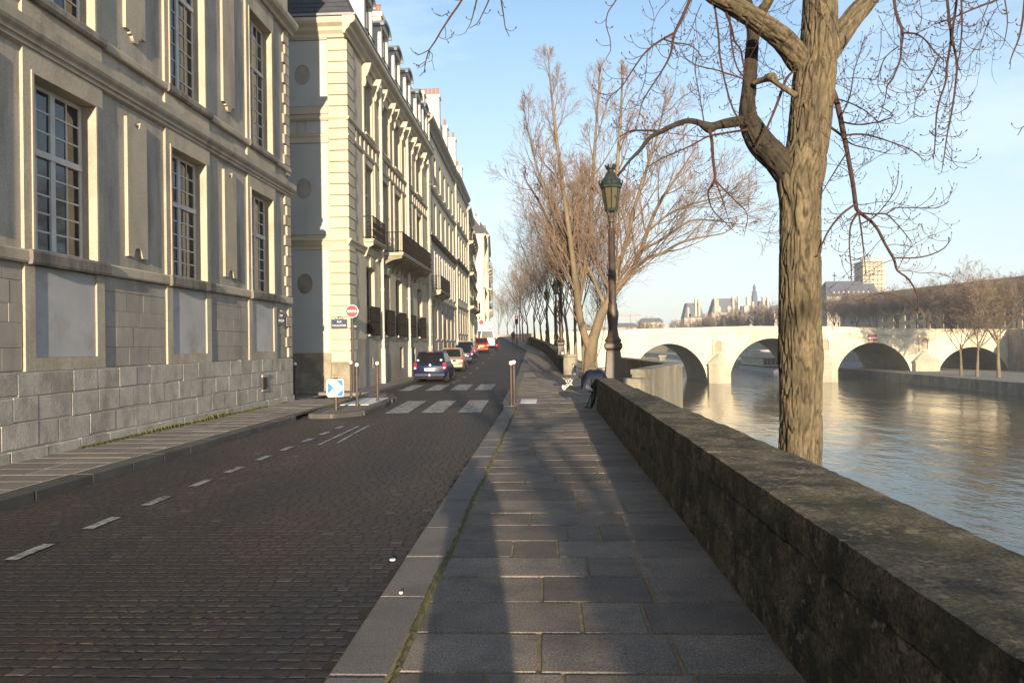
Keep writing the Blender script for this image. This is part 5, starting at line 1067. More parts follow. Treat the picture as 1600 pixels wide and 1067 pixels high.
# ------------------------------------------------------------------ trees
def spline(pts, step):
    """smooth resampling of (x,y,z,r) points"""
    P = [pts[0]] + list(pts) + [pts[-1]]; out = []
    for i in range(1, len(P) - 2):
        a, b, c, d = P[i - 1], P[i], P[i + 1], P[i + 2]; ln = math.dist(b[:3], c[:3]); n = max(1, int(ln / step))
        for k in range(n):
            t = k / n; t2, t3 = t * t, t * t * t
            out.append(tuple(.5 * ((2 * b[j]) + (-a[j] + c[j]) * t + (2 * a[j] - 5 * b[j] + 4 * c[j] - d[j]) * t2 + (-a[j] + 3 * b[j] - 3 * c[j] + d[j]) * t3) for j in range(4)))
    out.append(tuple(pts[-1])); return out
def bark_tube(mb, pts, n, step, amp, fr=9., lo=1.3, seed=0):
    q = spline(pts, step); base = len(mb.v); s_ = 0; m = len(q); ref = Vector((1, 0, 0)); fw = mb.t
    for i, (x, y, z, r) in enumerate(q):
        p = Vector((x, y, z)); d = Vector(q[min(i + 1, m - 1)][:3]) - Vector(q[max(i - 1, 0)][:3]); d.normalize()
        if i: s_ += math.dist(q[i][:3], q[i - 1][:3])
        a = (ref - d * ref.dot(d)).normalized(); ref = a; b = d.cross(a)
        for k in range(n):
            t = 2 * math.pi * k / n; ca, sa = math.cos(t), math.sin(t)
            w_ = noise.noise((ca * 2 + seed, sa * 2, s_ * 2.1)) * .9
            v = noise.noise((ca * r * fr * 2.2 + w_ + seed, sa * r * fr * 2.2 + w_, s_ * lo)); v2 = noise.noise((ca * r * fr * 4.5, sa * r * fr * 4.5 + seed, s_ * lo * 2.4))
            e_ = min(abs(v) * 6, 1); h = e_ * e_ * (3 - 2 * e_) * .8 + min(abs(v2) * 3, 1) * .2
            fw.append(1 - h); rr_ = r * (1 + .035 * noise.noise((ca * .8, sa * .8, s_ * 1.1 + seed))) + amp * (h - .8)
            w3 = p + (a * ca + b * sa) * rr_; mb.v.append((w3.x, w3.y, w3.z))
    for i in range(m - 1):
        for k in range(n):
            k2 = (k + 1) % n; mb.f.append((base + i * n + k, base + i * n + k2, base + (i + 1) * n + k2, base + (i + 1) * n + k)); mb.m.append(0)
    mb.f.append(tuple(base + (m - 1) * n + k for k in range(n))); mb.m.append(0)
rt = random.Random(21)
NT = thing('tree', 'big bare tree with furrowed bark rising beyond the parapet on the right', 'tree', (NEAR_TRUNK[0][0], 9.3, -5))
b = MB(); low = [p for p in NEAR_TRUNK if p[2] < -.4]; up = [p for p in NEAR_TRUNK if p[2] > -1.6]
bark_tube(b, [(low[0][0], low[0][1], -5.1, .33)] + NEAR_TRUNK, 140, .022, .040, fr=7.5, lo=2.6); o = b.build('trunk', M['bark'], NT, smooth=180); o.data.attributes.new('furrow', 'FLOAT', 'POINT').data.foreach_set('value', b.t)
for i, l_ in enumerate(NEAR_LIMBS):
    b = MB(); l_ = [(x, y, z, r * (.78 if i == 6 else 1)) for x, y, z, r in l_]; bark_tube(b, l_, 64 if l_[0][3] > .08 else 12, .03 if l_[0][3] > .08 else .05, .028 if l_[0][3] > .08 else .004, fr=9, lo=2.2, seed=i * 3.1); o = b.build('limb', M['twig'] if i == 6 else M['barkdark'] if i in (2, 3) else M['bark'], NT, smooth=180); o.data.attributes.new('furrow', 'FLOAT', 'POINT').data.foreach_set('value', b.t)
tw = MB()
def sprout(mb, p, d, L, r, rng, up=.55, bud=True, n=3, sub=True):
    pts = []; q = Vector(p); v = Vector(d).normalized(); k = 5
    for i in range(k + 1):
        t = i / k; pts.append((q.x, q.y, q.z)); v = (v + Vector((rng.uniform(-.18, .18), rng.uniform(-.18, .18), up * t * 1.1 + rng.uniform(-.1, .1)))).normalized(); q = q + v * (L / k)
        if sub and L > .16 and i in (2, 3) and rng.random() < .6: sprout(mb, q, (v + Vector((rng.uniform(-1, 1), rng.uniform(-1, 1), rng.uniform(-.6, .5)))), L * rng.uniform(.3, .5), r * .8, rng, up, bud, n, False)
    rs = [r * (1 - .5 * i / k) for i in range(k + 1)]
    if bud: e = Vector(pts[-1]); pts += [tuple(e + v * .006), tuple(e + v * .018), tuple(e + v * .03)]; rs += [r * 1.5, r * 1.7, r * .2]
    mb.tube(pts, rs, n, cap=False)
def dress(mb, q, rng, s0, every, lens, rmin=.003):
    s_ = 0; nxt = s0
    for i in range(1, len(q)):
        a, b_ = Vector(q[i - 1][:3]), Vector(q[i][:3]); s_ += (b_ - a).length
        while s_ > nxt:
            d = (b_ - a).normalized(); side = Vector((rng.uniform(-1, 1), rng.uniform(-.6, .6), rng.uniform(-.55, .45))); dd = d * rng.uniform(.2, .9) + side
            if d.z > .3: dd.z += .2
            sprout(mb, b_, dd, rng.uniform(*lens) * rng.choice((.5, .8, 1, 1.3)), max(rmin, min(q[i][3] * .6, .0045)), rng); nxt += every * rng.uniform(.5, 1.5)
for l_ in NEAR_TWIGS:
    q = spline(l_, .05); thick = [(x, y, z, max(r * .7, .0028)) for x, y, z, r in q]; tw.tube([p[:3] for p in thick], [p[3] for p in thick], 5, cap=False)
    over = l_[0][1] < 7.5
    dress(tw, q, rt, .06, .12 if over else .06, (.05, .13) if over else (.08, .30))
for l_ in NEAR_LIMBS[2:]:
    q = spline(l_, .06); dress(tw, [p for p in q if p[3] < .05], rt, .2, .14, (.12, .34))
# long drooping shoots of the canopy above the picture and beside the trunk
for k in range(46):
    x0 = rt.uniform(1.2, 6.3); z0 = rt.uniform(5.2, 6.6) - abs(x0 - 3.3) * .05; y0 = 9.3 + rt.uniform(-1.2, 1.4); L_ = rt.uniform(.5, 1.6); pts = []; p = Vector((x0, y0, z0)); v = Vector((rt.uniform(-.6, .6), rt.uniform(-.4, .4), -.5)).normalized()
    for i in range(9): pts.append((p.x, p.y, p.z, .0062 * (1 - i / 10))); v = (v + Vector((rt.uniform(-.25, .25), rt.uniform(-.2, .2), rt.uniform(-.45, .15)))).normalized(); p = p + v * (L_ / 8)
    q = spline(pts, .05); tw.tube([a[:3] for a in q], [max(a[3] * .8, .0024) for a in q], 4, cap=False); dress(tw, q, rt, .1, .12, (.08, .24))
for k in range(34):
    src = rt.choice(NEAR_LIMBS[2:4] + NEAR_LIMBS[6:]); x0, y0, z0, r0 = rt.choice(spline(src, .1)); p = Vector((x0, y0, z0)); v = Vector((rt.uniform(-1, 1), rt.uniform(-.5, .5), rt.uniform(-.8, .7))).normalized(); pts = []; L_ = rt.uniform(.5, 1.3)
    for i in range(9): pts.append((p.x, p.y, p.z, .0055 * (1 - i / 11))); v = (v + Vector((rt.uniform(-.25, .25), rt.uniform(-.2, .2), rt.uniform(-.35, .2)))).normalized(); p = p + v * (L_ / 8)
    q = spline(pts, .05); tw.tube([a[:3] for a in q], [max(a[3] * .8, .0022) for a in q], 4, cap=False); dress(tw, q, rt, .1, .10, (.07, .24))
tag(tw.build('twigs', M['twig'], NT), kind='stuff')

def grow(out, p, d, L, r, lvl, rng, P):
    n = P['seg'][lvl]; pts = [tuple(p)]; rs = [r]; q = Vector(p); v = Vector(d).normalized(); dirs = [v.copy()]
    for i in range(n):
        v = (v + Vector((rng.uniform(-1, 1), rng.uniform(-1, 1), rng.uniform(-1, 1))) * P['wig'][lvl] + Vector((0, 0, P['up'][lvl]))).normalized()
        q = q + v * (L / n); pts.append((q.x, q.y, q.z)); rs.append(max(r * (1 - P['tap'] * (i + 1) / n), P['rmin'])); dirs.append(v.copy())
    out.append((lvl, pts, rs))
    if lvl + 1 >= len(P['seg']): return
    nk = P['kids'][lvl]; nk = nk if rng.random() < .5 else nk + rng.choice((-1, 1))
    for k in range(max(1, nk)):
        t = P['t0'][lvl] + (1 - P['t0'][lvl]) * (k + rng.random()) / max(1, nk); f = t * n; i = min(int(f), n - 1); u = f - i
        pos = Vector(pts[i]).lerp(Vector(pts[i + 1]), u); dv = dirs[i + 1]
        perp = dv.cross(Vector((rng.uniform(-1, 1), rng.uniform(-1, 1), rng.uniform(-1, 1)))).normalized(); an = rad(rng.uniform(*P['ang'][lvl]))
        nd = dv * math.cos(an) + perp * math.sin(an)
        grow(out, pos, nd, L * rng.uniform(*P['lf'][lvl]) * (1.15 - .5 * t), max((rs[i] * (1 - u) + rs[i + 1] * u) * P['rf'], P['rmin']), lvl + 1, rng, P)
def tree_parts(out, name_mats, split=1):
    tr, cr = MB(), MB()
    for lvl, pts, rs in out:
        if lvl <= split: tr.tube(pts, rs, 8 if lvl == 0 else 6, cap=False)
        else: cr.tube(pts, rs, 3, cap=False)
    return tr.mesh('trunk', name_mats[0], smooth=180), cr.mesh('crown', name_mats[1])
PA = dict(seg=(5, 6, 5, 4, 3), wig=(.06, .09, .14, .18, .2), up=(.05, .10, .12, .08, .05), tap=.72, rmin=.0075, kids=(6, 8, 7, 6), t0=(.62, .25, .15, .15), ang=((14, 38), (22, 48), (25, 55), (25, 60)), lf=((2.2, 2.9), (.38, .55), (.36, .55), (.4, .6)), rf=.62)
PC = dict(seg=(4, 6, 5, 4, 3), wig=(.05, .10, .16, .2, .22), up=(.05, .06, .04, .02, .02), tap=.7, rmin=.010, kids=(6, 8, 7, 6), t0=(.7, .25, .2, .2), ang=((22, 55), (30, 60), (30, 65), (30, 65)), lf=((1.7, 2.2), (.42, .6), (.4, .58), (.4, .6)), rf=.6)
row_meshes = []
for sd in range(3):
    rng = random.Random(40 + sd); out = []; grow(out, (0, 0, -.6), (0, 0, 1), 5.4, .23, 0, rng, PA); row_meshes.append(tree_parts(out, (M['bark2'], M['twig2'])))
PF = dict(PC, kids=(7, 9, 8, 8), rmin=.015)
PS = dict(PC, seg=(4, 6, 5, 4), wig=PC['wig'][:4], up=PC['up'][:4], kids=(5, 6, 4), rmin=.016)
far_meshes = []; sparse_meshes = []
for sd in range(2):
    rng = random.Random(90 + sd); out = []; grow(out, (0, 0, -.5), (0, 0, 1), 6.2, .30, 0, rng, PF); far_meshes.append(tree_parts(out, (M['bark2'], M['twigfar'])))
    rng = random.Random(95 + sd); out = []; grow(out, (0, 0, -.5), (0, 0, 1), 6.8, .33, 0, rng, PS); sparse_meshes.append(tree_parts(out, (M['bark2'], M['twigfar'])))
def put_tree(meshes, loc, rz, sc, label, group):
    t = thing('tree', label, 'tree', loc, group); t.rotation_euler = (0, 0, rz); t.scale = (sc[0], sc[0], sc[1]) if isinstance(sc, tuple) else (sc,) * 3
    link('trunk', meshes[0], t); tag(link('crown', meshes[1], t)); return t
# second tree, forked trunk, beside the lamp
T2 = thing('tree', 'bare fork trunked tree with tan upswept limbs just behind the near lamp post', 'tree', (2.4, 42, -.3)); b = MB(); out = []; rng = random.Random(77)
PB = dict(seg=(6, 5, 4, 3), wig=(.07, .09, .11, .12), up=(.10, .07, .05, .03), tap=.7, rmin=.0075, kids=(6, 5, 3), t0=(.2, .2, .2), ang=((16, 38), (18, 42), (20, 50)), lf=((.45, .7), (.45, .7), (.45, .7)), rf=.62)
for i, l_ in enumerate(SECOND_LIMBS):
    l_ = [(x, y, z, r * (.92 if i == 0 else .82)) for x, y, z, r in l_]
    bark_tube(b, l_, 14 if i < 2 else 9, .25, .02 if i < 2 else .008, fr=5, lo=.6, seed=i)
    q = spline(l_, .12); s_ = 0; nxt = .5
    for a, c in zip(q, q[1:]):
        s_ += math.dist(a[:3], c[:3])
        if c[3] < .23 and s_ > nxt and c[2] > 3.6:
            d = (Vector(c[:3]) - Vector(a[:3])).normalized(); perp = d.cross(Vector((rng.uniform(-1, 1), rng.uniform(-1, 1), rng.uniform(-1, 1)))).normalized(); an = rad(rng.uniform(22, 50))
            grow(out, c[:3], d * math.cos(an) + perp * math.sin(an), rng.uniform(2.0, 4.2) * (1.1 - .6 * min(1, max(0, (c[2] - 6) / 10))), min(c[3] * .5, .05), 0, rng, PB); nxt += rng.uniform(.6, 1.15)
    e = Vector(q[-1][:3]); d = (e - Vector(q[-3][:3])).normalized(); grow(out, e, d, 1.0, q[-1][3], 0, rng, PB)
b.build('trunk', M['bark2'], T2, smooth=180)
c_ = MB(); [c_.tube(pts, rs, 4 if lvl == 0 else 3, cap=False) for lvl, pts, rs in out]; c_.build('crown', M['twig2'], T2)
ORD = 'first second third fourth fifth sixth seventh eighth ninth tenth eleventh twelfth'.split()
TX = [(42, 2.6), (50, 2.15), (58, 1.85), (66, 1.6), (75, 1.1), (84, .4), (94, -.5), (105, -1.7), (118, -3.2), (140, -5.2)]
for i, y in enumerate((49.5, 57, 64.5, 72, 80, 88, 97, 107, 118, 130, 141)):
    put_tree(row_meshes[i % 3], (lin(TX, y) + .35, y, hY(y) - .3), i * 2.3, (rt.uniform(.82, .95), rt.uniform(.82, .98)), '%s bare upright tree behind the forked tree, counting along the quay row' % ORD[i], 'row of bare trees along the quay')
# young leaning tree between lamp and fork tree
put_tree(row_meshes[1], (3.6, 52, -1.5), 4.0, (.62, .6), 'slim bare tree standing behind the forked tree below the quay wall', 'row of bare trees along the quay')
for i, (x, y, z, rz, s_) in enumerate(((-16, 196, 3, 0, .8), (-12, 188, 3, 2, .75), (-9, 176, 3, 4, .8), (-7, 168, 3, 1, .7), (-20, 205, 3, 3, .8))):
    put_tree(row_meshes[i % 3], (x, y, z), rz, s_, '%s tan bare tree from the right closing the end of the bending street' % ORD[4 - i], 'trees at the end of the street')
# far bank
for i, (x, y, s_, lab) in enumerate(((67.6, 124, .92, 'leftmost bare tree standing on the far lower quay before the fourth arch'), (68.4, 121, .98, 'middle bare tree on the far lower quay, close beside the leftmost one'), (69.8, 117.5, 1.15, 'tallest bare tree on the far lower quay, right of the fourth arch'))):
    put_tree(far_meshes[i % 2], (x, y, -4.45), i * 1.9 + .4, s_, lab, 'trees on the far lower quay')
for i, (x, y, s_) in enumerate(((94, 138, .62), (92.5, 150, .66), (91.8, 162, .7), (93, 174, .7), (91, 186, .72), (92, 199, .74), (91, 212, .74), (92, 226, .76), (94, 128, .7), (96, 118, .7), (92, 240, .78), (91, 256, .8), (90, 168, .6), (90.2, 180, .62), (90, 193, .66), (90.4, 206, .66), (90, 219, .7), (90.3, 233, .72), (91, 144, .66), (90.6, 156, .62))):
    put_tree(far_meshes[i % 2], (x, y, 2.1), i * 1.7, s_ * 1.2, 'brown bare avenue tree above the far embankment, %s planted' % ORD[i] if False else 'brown bare tree in the avenue above the far embankment', 'avenue trees above the far embankment')
def far_wood(name, spots, seed):
    rng = random.Random(seed); mb = MB()
    for x, y, zb, h, wd in spots:
        for k in range(12):
            a = rng.uniform(0, 6.28); sp = rng.uniform(.1, .5) * wd; p = Vector((x, y, zb + h * .15)); e = Vector((x + sp * math.cos(a), y + sp * math.sin(a), zb + h * rng.uniform(.75, 1))); mb.tube([tuple(p), tuple(p.lerp(e, .5) + Vector((0, 0, .4))), tuple(e)], [.14, .09, .03], 3, cap=False)
            for j in range(26):
                q = p.lerp(e, rng.uniform(.2, 1)); a2 = rng.uniform(0, 6.28); l_ = rng.uniform(.8, 2.4); v = Vector((math.cos(a2) * .7, math.sin(a2) * .7, rng.uniform(.1, 1))); m_ = q + v * l_ * .5; t_ = m_ + (v + Vector((rng.uniform(-.5, .5), rng.uniform(-.5, .5), .2))) * l_ * .5
                mb.tube([tuple(q), tuple(m_), tuple(t_)], [.045, .035, .02], 3, cap=False)
                for u in range(3):
                    w_ = m_ + Vector((rng.uniform(-1, 1), rng.uniform(-1, 1), rng.uniform(-.3, 1))) * .8; mb.tube([tuple(m_), tuple(w_)], [.03, .018], 3, cap=False)
    o = mb.build(name, M['twigfar']); return tag(o, kind='stuff')
rng = random.Random(9); spots = []
for i in range(34): t = i / 33; spots.append((92 + rng.uniform(-3, 8), 270 + t * 190, 2.1, rng.uniform(13, 17), 7))
for i in range(16): spots.append((60 + i * 4.0 + rng.uniform(-2, 2), 462 + rng.uniform(-10, 6), 1.5, rng.uniform(12, 16), 8))
for i in range(14): spots.append((20 + i * 3.6, 474 + rng.uniform(-8, 6), 1.5, rng.uniform(9, 14), 7))
far_wood('far_wood', spots, 4)
# trees of the lower quay behind the viewer, whose shade falls along the pavement and road
for i, (x, y, rz) in enumerate(((3.08, -20.5, 2.6),)):
    c = copy_tree(NT); [bpy.data.objects.remove(o) for o in list(c.children) if o.name.startswith('twigs')]; c.location = (x, y, -5); c.rotation_euler = (0, 0, rz); c['label'] = 'big furrowed bare tree by the river nearest behind the viewer'; c['group'] = 'riverside trees behind the viewer'
for i, y in enumerate((-66, -92)):
    put_tree(sparse_meshes[i % 2], (3.25 + rt.uniform(-.15, .15), y, -5.0), i * 2.1, 1.0, 'bare tree of the riverside row behind the viewer', 'riverside trees behind the viewer')

# ------------------------------------------------------------------ street furniture
def street_lamp(loc, label):
    t = thing('street_lamp', label, 'street lamp', loc, 'old street lamps along the quay'); x, y, z = loc
    k = MB()
    k.lathe([(.40, 0), (.40, .42), (.37, .45), (.37, .62)], loc, 4, rot=.5); k.lathe([(.345, .62), (.27, 1.45), (.25, 1.52), (.33, 1.60), (.33, 1.70), (.26, 1.76)], loc, 4, rot=.5)
    k.build('pedestal', M['rust'], t)
    for a in range(4):
        p = MB(); an = a * math.pi / 2; f = Fac((x + math.cos(an) * .232, y + math.sin(an) * .232), (-math.sin(an), math.cos(an)), (math.cos(an), math.sin(an)))
        f.prism(p, [(-.13, .78), (.13, .78), (.10, 1.25), (.06, 1.33), (0, 1.36), (-.06, 1.33), (-.10, 1.25)], -.02, .006); 
        p.v = [(vx + math.cos(an) * (.012 - (vz - .78) * .09 - 0 + .0), vy + math.sin(an) * (.012 - (vz - .78) * .09), vz + z) for vx, vy, vz in p.v]; p.build('pedestal_panel', M['rust'], t)
    k = MB(); prof = [(.22, 1.76), (.24, 1.80), (.16, 1.92), (.15, 2.0), (.125, 2.15), (.15, 2.4), (.165, 2.55), (.125, 2.72), (.13, 2.80), (.105, 2.86), (.10, 3.55), (.115, 3.58), (.115, 3.66), (.085, 3.70), (.065, 5.05), (.095, 5.09), (.095, 5.16), (.06, 5.22)]
    k.lathe(prof, loc, 14)
    for i in range(8): a = i * math.pi / 4; k.tube([(x + .098 * math.cos(a), y + .098 * math.sin(a), z + 2.9), (x + .075 * math.cos(a), y + .075 * math.sin(a), z + 4.9)], .014, 4)
    k.build('post', M['rust'], t, smooth=35)
    k = MB()
    for i in range(4):
        a = math.pi / 4 + i * math.pi / 2; c, s_ = math.cos(a), math.sin(a); k.tube([(x + .05 * c, y + .05 * s_, z + 5.16), (x + .11 * c, y + .11 * s_, z + 5.26), (x + .15 * c, y + .15 * s_, z + 5.38)], .018, 5)
    k.lathe([(.14, 5.36), (.17, 5.38), (.18, 5.43), (.165, 5.45)], loc, 8)
    for i in range(8):
        a = i * math.pi / 4; c, s_ = math.cos(a), math.sin(a); k.tube([(x + .162 * c, y + .162 * s_, z + 5.43), (x + .262 * c, y + .262 * s_, z + 6.02)], .014, 4)
    k.lathe([(.26, 6.0), (.30, 6.02), (.305, 6.08), (.27, 6.12)], loc, 8)
    k.build('lantern_frame', M['green_iron'], t)
    k = MB(); k.lathe([(.155, 5.44), (.252, 6.01)], loc, 8); k.build('lantern_glass', M['lantern'], t)
    k = MB(); k.lathe([(.30, 6.10), (.27, 6.22), (.17, 6.34), (.13, 6.44), (.10, 6.46), (.085, 6.52), (.12, 6.56)], loc, 12)
    for i in range(8): a = i * math.pi / 4; k.tube([(x + .285 * math.cos(a), y + .285 * math.sin(a), z + 6.06), (x + .33 * math.cos(a), y + .33 * math.sin(a), z + 6.20), (x + .30 * math.cos(a), y + .30 * math.sin(a), z + 6.23)], .022, 4)
    for i in range(6): a = i * math.pi / 3; k.tube([(x + .09 * math.cos(a), y + .09 * math.sin(a), z + 6.53), (x + .15 * math.cos(a), y + .15 * math.sin(a), z + 6.66)], .026, 4)
    k.build('lantern_cap', M['green_iron'], t, smooth=35); return t
l1_ = street_lamp((1.86, 20.6, -.02), 'tall old iron street lamp with a crowned lantern beside the end of the near parapet')
lab = ('second old street lamp from the near one, standing by the farther parapet pier', 'third old street lamp along the farther parapet', 'fourth old street lamp, small among the row of trees')
for (x, y), lb in zip(((1.0, 47.9), (.9, 64), (.15, 83)), lab):
    c = copy_tree(l1_); c.location = (x, y, hY(y) - .05); c['label'] = lb
k = MB(); k.box(.98, 1.12, 47.46, 47.475, .95, 1.2); 
sticker = k.build('paper_notice', M['signwhite'], org=(1.05, 47.46, .95)); tag(sticker, 'small white notice stuck on the base of the second street lamp', 'notice')

def bollard(loc, label, lean=0):
    t = thing('bollard', label, 'bollard', loc, 'slim posts with white ball tops')
    k = MB(); k.lathe([(.055, -.05), (.055, .05), (.042, .07), (.040, 1.08), (.05, 1.09), (.05, 1.12), (.03, 1.14)], loc, 12); k.build('post', M['rust'], t, smooth=40)
    k = MB(); k.lathe([(.02, 1.13), (.045, 1.15), (.06, 1.19), (.045, 1.235), (.015, 1.25)], loc, 12); k.build('ball', M['ball'], t, smooth=80); t.rotation_euler = (lean, lean * .6, 0); return t
bollard((-.99, 20.7, 0), 'nearer of the two white topped posts at the edge of the right pavement')
bollard((-.95, 21.7, 0), 'farther of the two white topped posts at the edge of the right pavement')
bollard((-8.75, 25.4, -.05), 'black white topped post alone at the mouth of the side street', .02)
bollard((-6.72, 25.2, -.02), 'white topped post right below the round red sign')
bollard((-5.52, 21.35, -.01), 'tallest looking white topped post on the pavement island beside the white pad')
bollard((-5.30, 23.0, -.01), 'white topped post at the far right tip of the pavement island')

t = thing('chevron_sign', 'small square blue and white arrow sign covered in stickers on a short post', 'sign', (-5.74, 19.9, -.02)); x, y, z = -5.74, 19.9, -.02
k = MB(); k.tube([(x, y + .04, z), (x, y + .04, z + .9)], .05, 10); k.tube([(x, y + .04, z + .86), (x, y + .04, z + .90)], .056, 10); k.build('post', M['rust'], t)
f = Fac((x, y - .012), (1, 0), (0, -1))
def rrect(a0, a1, z0, z1, r): return [(a1 - r + r * math.cos(rad(t_)), z1 - r + r * math.sin(rad(t_))) for t_ in range(0, 91, 30)] + [(a0 + r + r * math.cos(rad(t_)), z1 - r + r * math.sin(rad(t_))) for t_ in range(90, 181, 30)] + [(a0 + r + r * math.cos(rad(t_)), z0 + r + r * math.sin(rad(t_))) for t_ in range(180, 271, 30)] + [(a1 - r + r * math.cos(rad(t_)), z0 + r + r * math.sin(rad(t_))) for t_ in range(270, 361, 30)]
k = MB(); f.prism(k, rrect(-.235, .235, z + .38, z + .85, .05), -.01, .006); k.build('plate', M['signwhite'], t)
c = z + .615
for pts, nm in (([(-.215, c - .16), (-.215, c + .16), (-.03, c)], 'blue_field'), ([(.02, c + .215), (.18, c + .215), (.215, c + .18), (.215, c + .02)], 'blue_field'), ([(.02, c - .215), (.215, c - .02), (.215, c - .18), (.18, c - .215)], 'blue_field')):
    k = MB(); f.prism(k, pts, .006, .010); k.build(nm, M['signblue'], t)
stk = [mat('sticker_red', (.5, .06, .08), (.6, .3, .3), 60, .6, 0), mat('sticker_yellow', (.62, .5, .22), (.6, .55, .4), 60, .6, 0), mat('sticker_dark', (.08, .07, .09), (.4, .2, .15), 60, .6, 0)]
rs_ = random.Random(2)
for i in range(15):
    u = rs_.random(); a = -.13 + .26 * u + rs_.uniform(-.06, .06); zz = c + (.19 - .19 * u if i < 7 else -.19 + .19 * u) + rs_.uniform(-.04, .04); w_ = rs_.uniform(.015, .04)
    k = MB(); an = rs_.uniform(0, 3); f.prism(k, [(a + w_ * math.cos(an + q), zz + w_ * .8 * math.sin(an + q)) for q in (0, 1.3, 3.1, 4.5)], .0105 + i * .0004, .0115 + i * .0004); k.build('sticker', stk[0] if i < 4 else rs_.choice(stk), t)

t = thing('no_entry_sign', 'round red no entry sign with a white bar on a thin brown pole', 'sign', (-7.28, 27.6, 0)); x, y = -7.28, 27.6
k = MB(); k.tube([(x, y, -.1), (x, y, 3.3)], .035, 10); k.build('pole', M['rust'], t)
f = Fac((x, y - .045), (1, 0), (0, -1)); circ = lambda r, n=28: [(r * math.cos(2 * math.pi * i / n), 3.05 + r * math.sin(2 * math.pi * i / n)) for i in range(n)]
k = MB(); f.prism(k, circ(.245), -.01, .005); k.build('rim', M['signwhite'], t)
k = MB(); f.prism(k, circ(.225), .005, .009); k.build('red_disc', M['signred'], t)
k = MB(); f.box(k, -.165, .165, .009, .013, 3.01, 3.09); k.build('white_bar', M['signwhite'], t)
t = thing('parking_sign', 'white panel with a pink ring fixed low on the white gable down the street', 'sign', (-9.0, 98, 3)); f = Fac((-8.55, 98), (1, 0), (0, -1))
k = MB(); k.tube([(-8.55, 98.1, 1.5), (-8.55, 98.1, 5.4)], .05, 6); k.build('pole', M['rust'], t)
k = MB(); f.box(k, -.42, .42, .0, .04, 3.6, 5.1); k.build('panel', M['signwhite'], t); k = MB(); f.prism(k, [(.33 * math.cos(i * .35), 4.75 + .33 * math.sin(i * .35)) for i in range(18)], .041, .05); k.build('ring', M['lampred'], t)
t = thing('round_sign', 'round white sign seen down the street right of the white panel', 'sign', (-7.5, 99, 1.5)); f = Fac((-7.5, 99), (1, 0), (0, -1))
k = MB(); k.tube([(-7.5, 99.1, 1.5), (-7.5, 99.1, 5)], .05, 6); k.build('pole', M['rust'], t)
k = MB(); f.prism(k, [(.42 * math.cos(i * .35), 4.4 + .42 * math.sin(i * .35)) for i in range(18)], 0, .04); k.build('disc', M['signwhite'], t)
t = thing('traffic_light', 'dark traffic light on a post where the far pavement bends', 'traffic light', (-3.6, 92, 1.6)); z = hY(92)
k = MB(); k.tube([(-3.6, 92, z), (-3.6, 92, z + 3.6)], .07, 8); k.build('post', M['iron'], t); k = MB(); k.chbox(-3.8, -3.4, 91.75, 92, z + 2.6, z + 3.6, .04); k.build('housing', M['iron'], t)
for i in range(3): k = MB(); k.lathe([(.02, -.01), (.12, 0), (.13, .08)], (-3.6, 0, 0), 10); k.v = [(vx, 91.75 - vz, z + 2.8 + i * .3 + vy) for vx, vy, vz in k.v]; k.build('lens', M['lampred' if i == 2 else 'dark'], t)

